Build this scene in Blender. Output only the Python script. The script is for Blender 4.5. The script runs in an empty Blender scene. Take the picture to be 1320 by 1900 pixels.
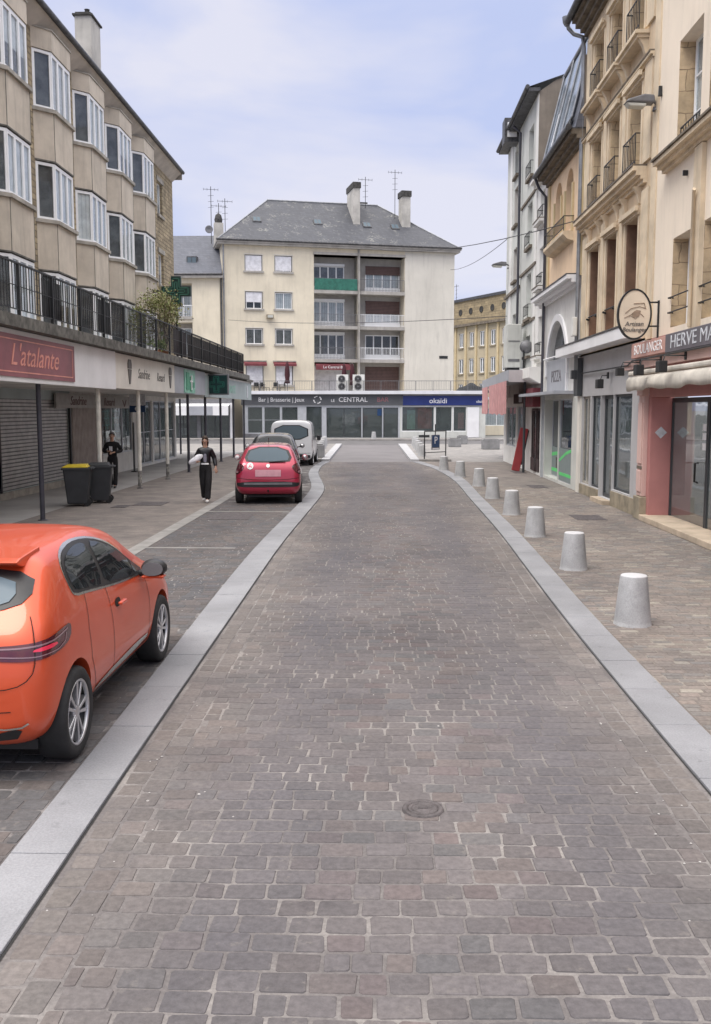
import bpy, bmesh, math, random
from mathutils import Vector, Matrix, noise
from mathutils.bvhtree import BVHTree
random.seed(7)
R = math.radians
sc = bpy.context.scene
COL = sc.collection

# ------------------------------------------------------------ camera, sky, sun, exposure
FPX, EYE = 1750.0, 2.45
PITCH = math.atan(190 / FPX)
YAW = math.atan(45 / FPX * math.cos(PITCH))
cd = bpy.data.cameras.new('camera')
cam = bpy.data.objects.new('camera', cd)
COL.objects.link(cam)
cam.location = (0, 0, EYE)
cam.rotation_euler = (R(90) - PITCH, 0, YAW)
cd.sensor_fit = 'VERTICAL'
cd.sensor_height = 36
cd.lens = FPX / 1900 * 36
cd.clip_start = .1
cd.clip_end = 3000
sc.camera = cam
W = bpy.data.worlds.new('World')
sc.world = W
W.use_nodes = True
nt = W.node_tree
bg = nt.nodes['Background']
sky = nt.nodes.new('ShaderNodeTexSky')
sky.sky_type = 'NISHITA'
sky.sun_disc = False
sky.sun_elevation = R(60)
sky.sun_rotation = R(225)
tc = nt.nodes.new('ShaderNodeTexCoord')
mp = nt.nodes.new('ShaderNodeMapping')
mp.inputs['Scale'].default_value = (1.0, 1.0, 2.6)
nz = nt.nodes.new('ShaderNodeTexNoise')
nz.inputs['Scale'].default_value = 3.1
nz.inputs['Detail'].default_value = 5
nz.inputs['Roughness'].default_value = .5
nz.inputs['Distortion'].default_value = .3
cr = nt.nodes.new('ShaderNodeValToRGB')
cr.color_ramp.elements[0].position = .38
cr.color_ramp.elements[0].color = (4.1, 4.65, 6.75, 1)
cr.color_ramp.elements[1].position = .60
cr.color_ramp.elements[1].color = (5.9, 5.92, 6.85, 1)
mx = nt.nodes.new('ShaderNodeMix')
mx.data_type = 'RGBA'
mx.inputs[0].default_value = .93
L = nt.links
L.new(tc.outputs['Generated'], mp.inputs[0]); L.new(mp.outputs[0], nz.inputs['Vector'])
L.new(nz.outputs[0], cr.inputs[0]); L.new(sky.outputs[0], mx.inputs[6]); L.new(cr.outputs[0], mx.inputs[7])
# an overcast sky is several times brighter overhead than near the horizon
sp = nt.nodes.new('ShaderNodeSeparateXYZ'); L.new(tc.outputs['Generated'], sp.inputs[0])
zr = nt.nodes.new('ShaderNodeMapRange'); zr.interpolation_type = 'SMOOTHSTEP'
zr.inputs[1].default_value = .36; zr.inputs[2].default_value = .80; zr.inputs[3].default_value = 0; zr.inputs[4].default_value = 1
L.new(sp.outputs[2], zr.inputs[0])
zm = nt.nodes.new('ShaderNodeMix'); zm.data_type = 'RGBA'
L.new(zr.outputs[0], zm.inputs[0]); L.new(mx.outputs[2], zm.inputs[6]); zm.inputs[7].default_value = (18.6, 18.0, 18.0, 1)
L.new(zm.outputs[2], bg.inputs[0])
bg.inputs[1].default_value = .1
sd = bpy.data.lights.new('sun', 'SUN')
sun = bpy.data.objects.new('sun', sd)
COL.objects.link(sun)
sd.energy = 1.5
sd.angle = R(28)
sd.color = (1, .95, .88)
az, el = R(225), R(60)      # sun behind the viewer, a little to the left
sdir = Vector((math.sin(az) * math.cos(el), math.cos(az) * math.cos(el), math.sin(el)))
sun.rotation_euler = sdir.to_track_quat('Z', 'Y').to_euler()
sc.view_settings.view_transform = 'Standard'
sc.view_settings.look = 'None'
sc.view_settings.exposure = 0.45
sc.view_settings.gamma = 1
sc.cycles.max_bounces = 6
sc.cycles.transparent_max_bounces = 8

# ------------------------------------------------------------ materials
def nodes(name):
    m = bpy.data.materials.new(name); m.use_nodes = True
    t = m.node_tree
    return m, t, t.nodes['Principled BSDF']
def N(t, kind, **kw):
    n = t.nodes.new(kind)
    for k, v in kw.items():
        if k in n.inputs: n.inputs[k].default_value = v
        else: setattr(n, k, v)
    return n
def c4(c): return (c[0], c[1], c[2], 1)
def mixc(t, fac, a, b, mode='MIX'):
    m = t.nodes.new('ShaderNodeMix'); m.data_type = 'RGBA'; m.blend_type = mode
    for i, v in ((0, fac), (6, a), (7, b)):
        if hasattr(v, 'links') or isinstance(v, bpy.types.NodeSocket): t.links.new(v, m.inputs[i])
        else: m.inputs[i].default_value = v if i == 0 else c4(v)
    return m.outputs[2]
def noisef(t, scale, detail=4, rough=.55, vec=None, lo=.35, hi=.65):
    n = N(t, 'ShaderNodeTexNoise'); n.inputs['Scale'].default_value = scale
    n.inputs['Detail'].default_value = detail; n.inputs['Roughness'].default_value = rough
    if vec is not None: t.links.new(vec, n.inputs['Vector'])
    mr = N(t, 'ShaderNodeMapRange'); mr.inputs[1].default_value = lo; mr.inputs[2].default_value = hi
    t.links.new(n.outputs[0], mr.inputs[0])
    return mr.outputs[0]
def coord(t, scale=(1, 1, 1), wall=False):
    c = N(t, 'ShaderNodeTexCoord')
    o = c.outputs['Object']
    if wall:
        s = N(t, 'ShaderNodeSeparateXYZ'); t.links.new(o, s.inputs[0])
        a = N(t, 'ShaderNodeMath'); a.operation = 'ADD'
        t.links.new(s.outputs[0], a.inputs[0]); t.links.new(s.outputs[1], a.inputs[1])
        k = N(t, 'ShaderNodeCombineXYZ'); t.links.new(a.outputs[0], k.inputs[0]); t.links.new(s.outputs[2], k.inputs[1])
        o = k.outputs[0]
    m = N(t, 'ShaderNodeMapping'); m.inputs['Scale'].default_value = scale
    t.links.new(o, m.inputs[0])
    return m.outputs[0]
def bump(t, p, h, strength=.3, dist=.01):
    b = N(t, 'ShaderNodeBump'); b.inputs['Strength'].default_value = strength; b.inputs['Distance'].default_value = dist
    t.links.new(h, b.inputs['Height']); t.links.new(b.outputs[0], p.inputs['Normal'])
def mat(name, col, rough=.8, var=.25, scale=2.0, streak=0, metal=0, bumps=.15, spec=None, coat=0, fine=40, spots=0):
    """general surface: colour with broad variation, optional vertical rain streaks, fine grain"""
    m, t, p = nodes(name)
    p.inputs['Roughness'].default_value = rough; p.inputs['Metallic'].default_value = metal
    if spec is not None: p.inputs['Specular IOR Level'].default_value = spec
    if coat:
        p.inputs['Coat Weight'].default_value = coat; p.inputs['Coat Roughness'].default_value = .03
    v = coord(t)
    f = noisef(t, scale, 5, .6, v)
    dk = tuple(x * (1 - var) for x in col); lt = tuple(min(1, x * (1 + var * .45)) for x in col)
    c = mixc(t, f, dk, lt)
    if streak:
        sv = coord(t, (3.0, 3.0, .35))
        s = noisef(t, 1.3, 5, .65, sv, .5, .75)
        mu = N(t, 'ShaderNodeMath'); mu.operation = 'MULTIPLY'; mu.inputs[1].default_value = streak; t.links.new(s, mu.inputs[0])
        c = mixc(t, mu.outputs[0], c, tuple(x * .42 for x in col))
    if spots:
        c = mixc(t, 1.0, c, mixc(t, noisef(t, 5.5, 6, .7, v, .60, .72), (1, 1, 1), (1 - spots, 1 - spots, 1 - spots)), 'MULTIPLY')
        c = mixc(t, 1.0, c, mixc(t, noisef(t, 70, 2, .5, v, .35, .65), (.90, .90, .90), (1.06, 1.06, 1.06)), 'MULTIPLY')
    t.links.new(c, p.inputs['Base Color'])
    if bumps: bump(t, p, noisef(t, fine, 3, .6, v, .3, .7), bumps, .006)
    return m
def stone(name, c1, c2, mortar, bw=.5, bh=.25, ms=.012, rough=.9, bumps=.8, dist=.02, wall=True, squash=1.0):
    m, t, p = nodes(name)
    p.inputs['Roughness'].default_value = rough
    v = coord(t, (1, 1, 1), wall)
    nn = N(t, 'ShaderNodeTexNoise'); nn.inputs['Scale'].default_value = 3.5; t.links.new(v, nn.inputs['Vector'])
    va = N(t, 'ShaderNodeVectorMath'); va.operation = 'SCALE'; va.inputs['Scale'].default_value = .05 * bh / .2
    t.links.new(nn.outputs[1], va.inputs[0])
    vb = N(t, 'ShaderNodeVectorMath'); vb.operation = 'ADD'; t.links.new(v, vb.inputs[0]); t.links.new(va.outputs[0], vb.inputs[1])
    b = N(t, 'ShaderNodeTexBrick'); b.inputs['Scale'].default_value = 1
    b.inputs['Brick Width'].default_value = bw; b.inputs['Row Height'].default_value = bh
    b.inputs['Mortar Size'].default_value = ms; b.inputs['Mortar Smooth'].default_value = .4
    b.inputs['Bias'].default_value = 0
    b.inputs['Color1'].default_value = c4(c1); b.inputs['Color2'].default_value = c4(c2); b.inputs['Mortar'].default_value = c4(mortar)
    t.links.new(vb.outputs[0], b.inputs['Vector'])
    f = noisef(t, 1.6, 6, .65, v)
    k = mixc(t, f, (.68, .68, .68), (1.12, 1.1, 1.06))
    c = mixc(t, 1.0, b.outputs[0], k, 'MULTIPLY')
    t.links.new(c, p.inputs['Base Color'])
    s = N(t, 'ShaderNodeMath'); s.operation = 'SUBTRACT'; t.links.new(noisef(t, 14, 4, .6, v, .2, .8), s.inputs[0]); t.links.new(b.outputs[1], s.inputs[1])
    bump(t, p, s.outputs[0], bumps, dist)
    return m
def glass(name, tint=(.05, .06, .065), trans=.45, rough=.03, refl=1.0):
    m, t, p = nodes(name)
    out = t.nodes['Material Output']; t.nodes.remove(p)
    lf = N(t, 'ShaderNodeLayerWeight'); lf.inputs[0].default_value = .5
    lw = N(t, 'ShaderNodeMath'); lw.operation = 'POWER'; lw.inputs[1].default_value = 4.0; t.links.new(lf.outputs['Facing'], lw.inputs[0])
    g = N(t, 'ShaderNodeBsdfGlossy'); g.inputs['Roughness'].default_value = rough; g.inputs[0].default_value = (.9 * refl, .93 * refl, .95 * refl, 1)
    d = N(t, 'ShaderNodeBsdfDiffuse'); d.inputs[0].default_value = c4(tint)
    tr = N(t, 'ShaderNodeBsdfTransparent'); tr.inputs[0].default_value = (.96, .98, .98, 1)
    a = N(t, 'ShaderNodeMixShader'); a.inputs[0].default_value = trans
    t.links.new(d.outputs[0], a.inputs[1]); t.links.new(tr.outputs[0], a.inputs[2])
    mr = N(t, 'ShaderNodeMapRange'); mr.inputs[1].default_value = 0; mr.inputs[2].default_value = 1; mr.inputs[3].default_value = .05; mr.inputs[4].default_value = .9
    t.links.new(lw.outputs[0], mr.inputs[0])
    # old panes are never quite flat
    nn = N(t, 'ShaderNodeTexNoise'); nn.inputs['Scale'].default_value = 1.3
    cc = N(t, 'ShaderNodeTexCoord'); t.links.new(cc.outputs['Object'], nn.inputs['Vector'])
    b = N(t, 'ShaderNodeBump'); b.inputs['Strength'].default_value = .12; b.inputs['Distance'].default_value = .03
    t.links.new(nn.outputs[0], b.inputs['Height']); t.links.new(b.outputs[0], g.inputs['Normal'])
    x = N(t, 'ShaderNodeMixShader'); t.links.new(mr.outputs[0], x.inputs[0]); t.links.new(a.outputs[0], x.inputs[1]); t.links.new(g.outputs[0], x.inputs[2])
    t.links.new(x.outputs[0], out.inputs[0])
    return m
def paint(name, col, metal=.25, rough=.32, coat=1):
    m = mat(name, col, rough, .06, 1.0, 0, metal, 0, None, coat)
    return m
def stripes(name, c1, c2, per=.09, axis=2, rough=.5, metal=0, soft=.15, bumps=.6):
    m, t, p = nodes(name); p.inputs['Roughness'].default_value = rough; p.inputs['Metallic'].default_value = metal
    c = N(t, 'ShaderNodeTexCoord'); s = N(t, 'ShaderNodeSeparateXYZ'); t.links.new(c.outputs['Object'], s.inputs[0])
    a = N(t, 'ShaderNodeMath'); a.operation = 'DIVIDE'; a.inputs[1].default_value = per; t.links.new(s.outputs[axis], a.inputs[0])
    f = N(t, 'ShaderNodeMath'); f.operation = 'FRACT'; t.links.new(a.outputs[0], f.inputs[0])
    r = N(t, 'ShaderNodeValToRGB'); t.links.new(f.outputs[0], r.inputs[0])
    r.color_ramp.elements[0].position = soft; r.color_ramp.elements[0].color = c4(c1)
    r.color_ramp.elements[1].position = soft + .12; r.color_ramp.elements[1].color = c4(c2)
    g = noisef(t, 3, 4, .6, c.outputs['Object'])
    k = mixc(t, g, (.8, .8, .8), (1.06, 1.06, 1.06))
    t.links.new(mixc(t, 1.0, r.outputs[0], k, 'MULTIPLY'), p.inputs['Base Color'])
    bump(t, p, r.outputs[0], bumps, .02)
    return m
def attrmat(name, rough=.85, grain=.5, patch=None):
    """stone whose own colour is stored per sett"""
    m, t, p = nodes(name); p.inputs['Roughness'].default_value = rough
    a = N(t, 'ShaderNodeAttribute'); a.attribute_name = 'stone'
    v = coord(t)
    k = mixc(t, noisef(t, 26, 5, .65, v), (.80, .80, .80), (1.15, 1.15, 1.15))
    c = mixc(t, 1.0, a.outputs[0], k, 'MULTIPLY')
    k2 = mixc(t, noisef(t, .55, 5, .6, v, .3, .7), (.80, .82, .86), (1.14, 1.12, 1.07))
    c = mixc(t, 1.0, c, mixc(t, noisef(t, 1.5, 5, .6, v, .62, .72), (1, 1, 1), (.74, .74, .76)), 'MULTIPLY')
    c = mixc(t, noisef(t, 7, 6, .7, v, .60, .74), c, (.20, .18, .165))
    c = mixc(t, 1.0, c, k2, 'MULTIPLY')
    t.links.new(c, p.inputs['Base Color'])
    bump(t, p, noisef(t, 38, 4, .6, v, .25, .75), grain, .004)
    return m
def mortarmat(name, pale, dull, lo=.42, hi=.6, scale=.9):
    m, t, p = nodes(name); p.inputs['Roughness'].default_value = .95
    v = coord(t)
    c = mixc(t, noisef(t, scale, 6, .62, v, lo, hi), dull, pale)
    k = mixc(t, noisef(t, 45, 3, .6, v), (.82, .82, .82), (1.08, 1.08, 1.08))
    t.links.new(mixc(t, 1.0, c, k, 'MULTIPLY'), p.inputs['Base Color'])
    bump(t, p, noisef(t, 60, 3, .6, v, .25, .75), .5, .004)
    return m
def roofmat(name, base, lichen, amt=.5):
    m, t, p = nodes(name); p.inputs['Roughness'].default_value = .6
    v = coord(t, (1, 1, 1), True)
    b = N(t, 'ShaderNodeTexBrick'); b.inputs['Scale'].default_value = 1; b.inputs['Brick Width'].default_value = .32; b.inputs['Row Height'].default_value = .2
    b.inputs['Mortar Size'].default_value = .008
    b.inputs['Color1'].default_value = c4(base); b.inputs['Color2'].default_value = c4([x * .78 for x in base]); b.inputs['Mortar'].default_value = c4([x * .5 for x in base])
    t.links.new(v, b.inputs['Vector'])
    ov = coord(t)
    f = noisef(t, .9, 8, .75, ov, .52, .68)
    f2 = noisef(t, 6, 3, .6, ov, .45, .6)
    mu = N(t, 'ShaderNodeMath'); mu.operation = 'MULTIPLY'; t.links.new(f, mu.inputs[0]); t.links.new(f2, mu.inputs[1])
    m2 = N(t, 'ShaderNodeMath'); m2.operation = 'MULTIPLY'; m2.inputs[1].default_value = amt; t.links.new(mu.outputs[0], m2.inputs[0])
    t.links.new(mixc(t, m2.outputs[0], b.outputs[0], lichen), p.inputs['Base Color'])
    bump(t, p, b.outputs[1], .4, .01)
    return m

M = {}
M['panel'] = mat('pebble concrete panel', (.60, .535, .445), .9, .16, 1.2, .45)
M['sill'] = mat('weathered concrete sill', (.40, .375, .33), .85, .3, 2.5, .3)
M['rubble'] = stone('rubble stone wall', (.52, .43, .29), (.36, .30, .20), (.24, .20, .15), .36, .17, .016, bumps=1, dist=.04)
M['whiteframe'] = mat('white window frame', (.88, .89, .90), .45, .05)
M['curtain'] = stripes('net curtain', (.80, .82, .86), (.95, .96, .98), .11, 1, .9, 0, .25, .8)
M['curtainx'] = stripes('drawn curtain', (.38, .40, .42), (.62, .64, .67), .16, 0, .9, 0, .25, .8)
M['glass'] = glass('window glass', (.04, .05, .055), .95, .03, .75)
M['darkglass'] = glass('dark window glass', (.035, .04, .045), .25)
M['shopglass'] = glass('shop glass', (.10, .12, .12), .62)
M['room'] = mat('dim interior', (.05, .048, .045), .9, .4, 1)
M['roomgrey'] = mat('grey interior', (.16, .16, .17), .9, .5, 2)
M['eave'] = mat('pale soffit', (.58, .53, .47), .85, .2, 1.5)
M['zincdark'] = mat('weathered zinc gutter', (.10, .10, .105), .5, .5, 6, 0, .5)
M['zinc'] = mat('zinc pipe', (.30, .31, .33), .45, .25, 4, 0, .6)
M['slate'] = roofmat('slate roof', (.070, .074, .088), (.24, .24, .22), 1.3)
M['slateblue'] = roofmat('smooth slate', (.105, .113, .14), (.3, .3, .3), .2)
M['chim'] = mat('rendered chimney', (.52, .50, .46), .9, .22, 1.2, .35)
M['soot'] = mat('sooty chimney cap', (.07, .068, .065), .95, .5, 6)
M['black'] = mat('black iron', (.018, .019, .02), .5, .3, 5)
M['screen'] = mat('brown screening cloth', (.085, .072, .065), .9, .45, 6, .4)
M['cloth'] = mat('black screening cloth', (.03, .032, .035), .9, .4, 3)
M['slabedge'] = mat('stained slab edge', (.15, .145, .13), .9, .5, 5, .5)
M['white'] = mat('white board', (.80, .80, .81), .6, .08, 1, .05)
M['cream'] = mat('cream fascia', (.74, .71, .64), .6, .1, 1, .12)
M['burg'] = mat('burgundy board', (.27, .085, .10), .45, .3, .8)
M['gold'] = mat('pink lettering', (.72, .30, .24), .5, .2, 3)
M['greyfas'] = mat('grey fascia', (.38, .395, .43), .55, .12, 1)
M['greyfas2'] = mat('grey green fascia', (.36, .42, .42), .55, .12, 1)
M['ink'] = mat('dark grey print', (.14, .13, .12), .6, .2, 4)
M['inkred'] = mat('dark red print', (.10, .03, .03), .6, .2, 4)
M['postdark'] = mat('dark painted post', (.055, .055, .07), .45, .3, 3)
M['postwhite'] = mat('worn white post', (.76, .74, .67), .7, .2, 3, .3)
M['soffit'] = mat('arcade ceiling', (.72, .71, .68), .85, .2, .7)
M['shutter'] = stripes('steel roller shutter', (.14, .14, .14), (.50, .49, .48), .105, 2, .5, .3, .22, 1)
M['greywood'] = stripes('weathered grey planks', (.14, .12, .11), (.40, .35, .325), .16, 1, .85, 0, .06, .5)
M['wall'] = mat('pale plaster', (.72, .71, .68), .9, .12, 1.5, .2)
M['lilac'] = mat('pale lilac render', (.50, .46, .47), .9, .12, 1.5, .1)
M['green'] = mat('pharmacy green', (.05, .30, .17), .5, .2, 4)
M['greenl'] = mat('pale green panel', (.25, .55, .42), .5, .3, 5)
M['deepgreen'] = mat('dark green glass panel', (.006, .035, .035), .25, .3, 4)
M['binbody'] = mat('bin plastic', (.035, .038, .042), .5, .2, 3)
M['binlid'] = mat('yellow lid plastic', (.62, .47, .03), .5, .15, 3)
M['label'] = mat('pale sticker', (.6, .62, .65), .6, .2, 9)
M['ruby'] = mat('rubber', (.02, .02, .021), .8, .3, 8)
M['granite'] = mat('granite kerb', (.275, .278, .292), .8, .2, .8, 0, 0, .3, fine=90, spots=.28)
M['granitew'] = mat('pale granite kerb', (.42, .42, .43), .8, .1, 2, 0, 0, .2, spots=.2)
M['bollard'] = mat('grey painted concrete', (.42, .422, .425), .9, .2, 3, .35, 0, .4, spots=.25)
M['bolltop'] = mat('worn pale bollard top', (.52, .52, .53), .8, .12, 6)
M['rendercream'] = mat('cream render', (.74, .67, .53), .9, .13, .35, .25)
M['renderbeige'] = mat('beige side render', (.66, .63, .56), .9, .1, .35, .25)
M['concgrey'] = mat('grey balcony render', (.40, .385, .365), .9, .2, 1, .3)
M['slab'] = mat('balcony slab concrete', (.42, .40, .37), .9, .2, 1.5, .4)
M['brownshut'] = stripes('brown roller shutter', (.055, .032, .028), (.135, .078, .068), .13, 2, .6, 0, .2, .6)
M['whiteshut'] = stripes('white roller shutter', (.66, .66, .68), (.80, .80, .84), .12, 2, .55, 0, .15, .4)
M['greencloth'] = mat('green balcony screen', (.035, .16, .12), .8, .3, 3)
M['awnred'] = mat('faded burgundy awning', (.19, .045, .055), .8, .25, 3)
M['lit'] = mat('white lettering', (.86, .86, .86), .5, .03)
M['reddish'] = mat('dull red lettering', (.34, .13, .14), .6, .1)
M['barfas'] = mat('anthracite fascia', (.085, .09, .10), .5, .2, 1)
M['navy'] = mat('navy fascia', (.014, .030, .16), .4, .15, 1)
M['alu'] = mat('aluminium frame', (.50, .52, .55), .4, .1, 3, 0, .3)
M['zincwhite'] = mat('white parapet trim', (.70, .71, .74), .6, .1, 1)
M['acwhite'] = mat('white air conditioner case', (.72, .72, .69), .5, .08, 2)
M['parasol'] = mat('folded burgundy parasol', (.075, .022, .03), .9, .3, 6)
M['yellow'] = mat('ochre render', (.46, .395, .28), .9, .15, .4, .25)
M['ochrestone'] = stone('ochre stone attic', (.40, .32, .20), (.31, .25, .155), (.22, .18, .12), .7, .3, .02)
M['peach'] = mat('peach render', (.84, .735, .60), .88, .07, .55, .22)
M['tan'] = mat('tan limestone', (.66, .52, .36), .9, .2, .8, .3)
M['tanpale'] = mat('pale limestone trim', (.70, .58, .42), .88, .2, 1.5, .35)
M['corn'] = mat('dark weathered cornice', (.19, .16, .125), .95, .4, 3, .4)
M['reveal'] = stone('window jamb stone', (.62, .48, .32), (.52, .40, .26), (.27, .2, .13), .5, .42, .01, bumps=.4)
M['brownwood'] = mat('brown wooden shutter', (.20, .115, .075), .7, .3, 3)
M['orangew'] = mat('apricot render', (.80, .60, .41), .9, .15, .7, .25)
M['yellowtrim'] = mat('yellow plaster trim', (.60, .49, .30), .9, .12, 2, .2)
M['greywall'] = mat('light grey render', (.60, .61, .575), .9, .15, .6, .35)
M['whitewall'] = mat('off white render', (.78, .77, .74), .9, .12, .6, .3)
M['brownwall'] = mat('bare gable render', (.24, .205, .17), .95, .3, .8, .4)
M['skylight'] = glass('zinc and glass skylight', (.20, .24, .29), .1, .12)
M['redshut'] = mat('oxblood shutter', (.16, .035, .035), .7, .2, 3)
M['shopgrey'] = mat('grey shop render', (.46, .455, .46), .85, .1, .8, .15)
M['pink'] = mat('pink shop surround', (.46, .205, .19), .7, .16, .7, .1)
M['pinkpale'] = mat('pale pink pilaster', (.68, .47, .42), .75, .12, 1, .2)
M['pinkboard'] = mat('salmon sign board', (.55, .32, .27), .7, .12, 1)
M['signgrey'] = mat('grey sign board', (.14, .13, .145), .6, .15, 1)
M['canvas'] = mat('beige rolled canvas', (.60, .56, .49), .85, .2, 2.5, .2)
M['step'] = mat('worn limestone step', (.50, .41, .31), .9, .25, 2, 0, 0, .4)
M['base'] = mat('mossy stone plinth', (.32, .275, .20), .95, .35, 2.5, .3, 0, .5)
M['darkframe'] = mat('dark metal frame', (.045, .05, .055), .5, .2, 2)
M['lime'] = mat('neon green vinyl', (.12, .68, .20), .5, .08)
M['pizzapanel'] = mat('grey green vinyl', (.22, .27, .27), .5, .1, 2)
M['pinkawn'] = stripes('faded pink striped awning cloth', (.52, .22, .22), (.64, .36, .35), .22, 1, .85, 0, .35, .3)
M['redboard'] = mat('red painted board', (.34, .045, .05), .6, .15, 2)
M['darkwood'] = mat('dark brown joinery', (.055, .035, .035), .6, .3, 3)
M['oval'] = mat('cream enamel', (.72, .62, .49), .5, .08, 2)
M['ovalink'] = mat('brown engraving', (.30, .22, .16), .7, .2, 6)
M['lampgrey'] = mat('grey lamp housing', (.18, .18, .19), .5, .2, 3, 0, .2)
M['lampglass'] = mat('frosted lamp cover', (.55, .55, .50), .3, .1, 4)
M['wire'] = mat('cable', (.03, .03, .035), .7, .1)
M['blue'] = mat('parking sign blue', (.012, .05, .14), .4, .1)
M['planter'] = mat('granite planter block', (.26, .26, .265), .9, .25, 2, .2)
M['iron'] = mat('cast iron cover', (.13, .115, .115), .7, .35, 12, 0, .3, .8, fine=60)
M['car_orange'] = paint('orange car paint', (.64, .085, .026), .3, .40, .6)
M['car_red'] = paint('raspberry red car paint', (.42, .018, .055), .3, .3)
M['car_black'] = paint('black car paint', (.015, .015, .018), .3, .25)
M['car_white'] = paint('white van paint', (.72, .73, .75), 0, .35)
M['cartrim'] = mat('black car plastic', (.018, .018, .02), .45, .2, 4, 0, 0, .05)
M['chrome'] = mat('satin chrome', (.62, .60, .56), .22, .1, 3, 0, .9, 0)
M['carglass'] = glass('car glass', (.02, .024, .026), .08, .02, .7)
M['carglassblue'] = glass('rear window glass', (.13, .17, .20), .05, .10, .26)
M['alloy'] = mat('silver alloy', (.55, .55, .57), .3, .1, 5, 0, .8, 0)
M['lampred'] = mat('red lamp lens', (.075, .006, .014), .12, .3, 8, 0, 0, 0, None, 1)
M['lampbright'] = mat('bright red reflector', (.80, .03, .08), .2, .1, 8, 0, 0, 0, None, 1)
M['lampclear'] = mat('clear lamp lens', (.26, .15, .17), .15, .1, 6, 0, 0, 0, None, 1)
M['seam'] = mat('panel gap', (.02, .012, .01), .9, .1)
M['plate'] = mat('pale plate', (.55, .28, .33), .5, .15, 6)
M['skin'] = mat('skin', (.46, .27, .19), .6, .08, 8, 0, 0, .1)
M['hair'] = mat('brown hair', (.05, .032, .022), .7, .4, 20)
M['hairgrey'] = mat('grey hair', (.13, .12, .125), .7, .3, 20)
M['leather'] = mat('black leather', (.016, .016, .02), .38, .3, 9, 0, 0, .3)
M['trouser'] = mat('black cloth', (.014, .013, .015), .9, .3, 5)
M['scarf'] = mat('lavender grey top', (.26, .25, .31), .9, .2, 6)
M['shoewhite'] = mat('white shoe', (.70, .68, .66), .6, .1)
M['shoeblack'] = mat('black shoe', (.02, .02, .02), .5, .1)
M['paper'] = mat('white paper bag', (.80, .80, .84), .8, .1, 6)
M['leafpale'] = mat('yellow green leaves', (.36, .42, .15), .7, .35, 5)
M['leafdull'] = mat('dry olive leaves', (.30, .28, .13), .8, .35, 5)
M['leafbright'] = mat('bright green leaves', (.16, .30, .035), .7, .3, 5)
M['twig'] = mat('twig bark', (.13, .09, .06), .9, .3, 8)
M['terracotta'] = mat('clay pot', (.30, .13, .07), .85, .2, 4)

# ------------------------------------------------------------ object helpers
WM = {}                                  # world matrix of every object that parents something
def thing(name, label, cat, loc=(0, 0, 0), rz=0, group=None):
    o = bpy.data.objects.new(name, None); COL.objects.link(o)
    o.empty_display_size = .3
    o.location = loc; o.rotation_euler = (0, 0, rz)
    o['label'] = label; o['category'] = cat
    if group: o['group'] = group
    WM[o] = Matrix.Translation(loc) @ Matrix.Rotation(rz, 4, 'Z')
    return o
def tag(o, label, cat, group=None):
    o['label'] = label; o['category'] = cat
    if group: o['group'] = group
    return o
def structure(o): o['kind'] = 'structure'; return o
def dup(root, loc, rz=None, label=None, group=None):
    def cp(o, par):
        c = o.copy(); COL.objects.link(c)
        if par: c.parent = par
        for ch in [k for k in list(COL.objects) if k.parent == o and k not in made]:
            made.add(cp(ch, c))
        return c
    made = set()
    r = cp(root, None); r.location = loc
    if rz is not None: r.rotation_euler = (0, 0, rz)
    if label: r['label'] = label
    if group: r['group'] = group
    return r
def frame(o, u, n):
    """facade frame: x along the wall, y outward, z up"""
    u = Vector(u).normalized(); n = Vector(n).normalized()
    m = Matrix.Identity(4)
    m.col[0][:3] = u; m.col[1][:3] = n; m.col[2][:3] = (0, 0, 1); m.col[3][:3] = o
    return m
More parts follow.
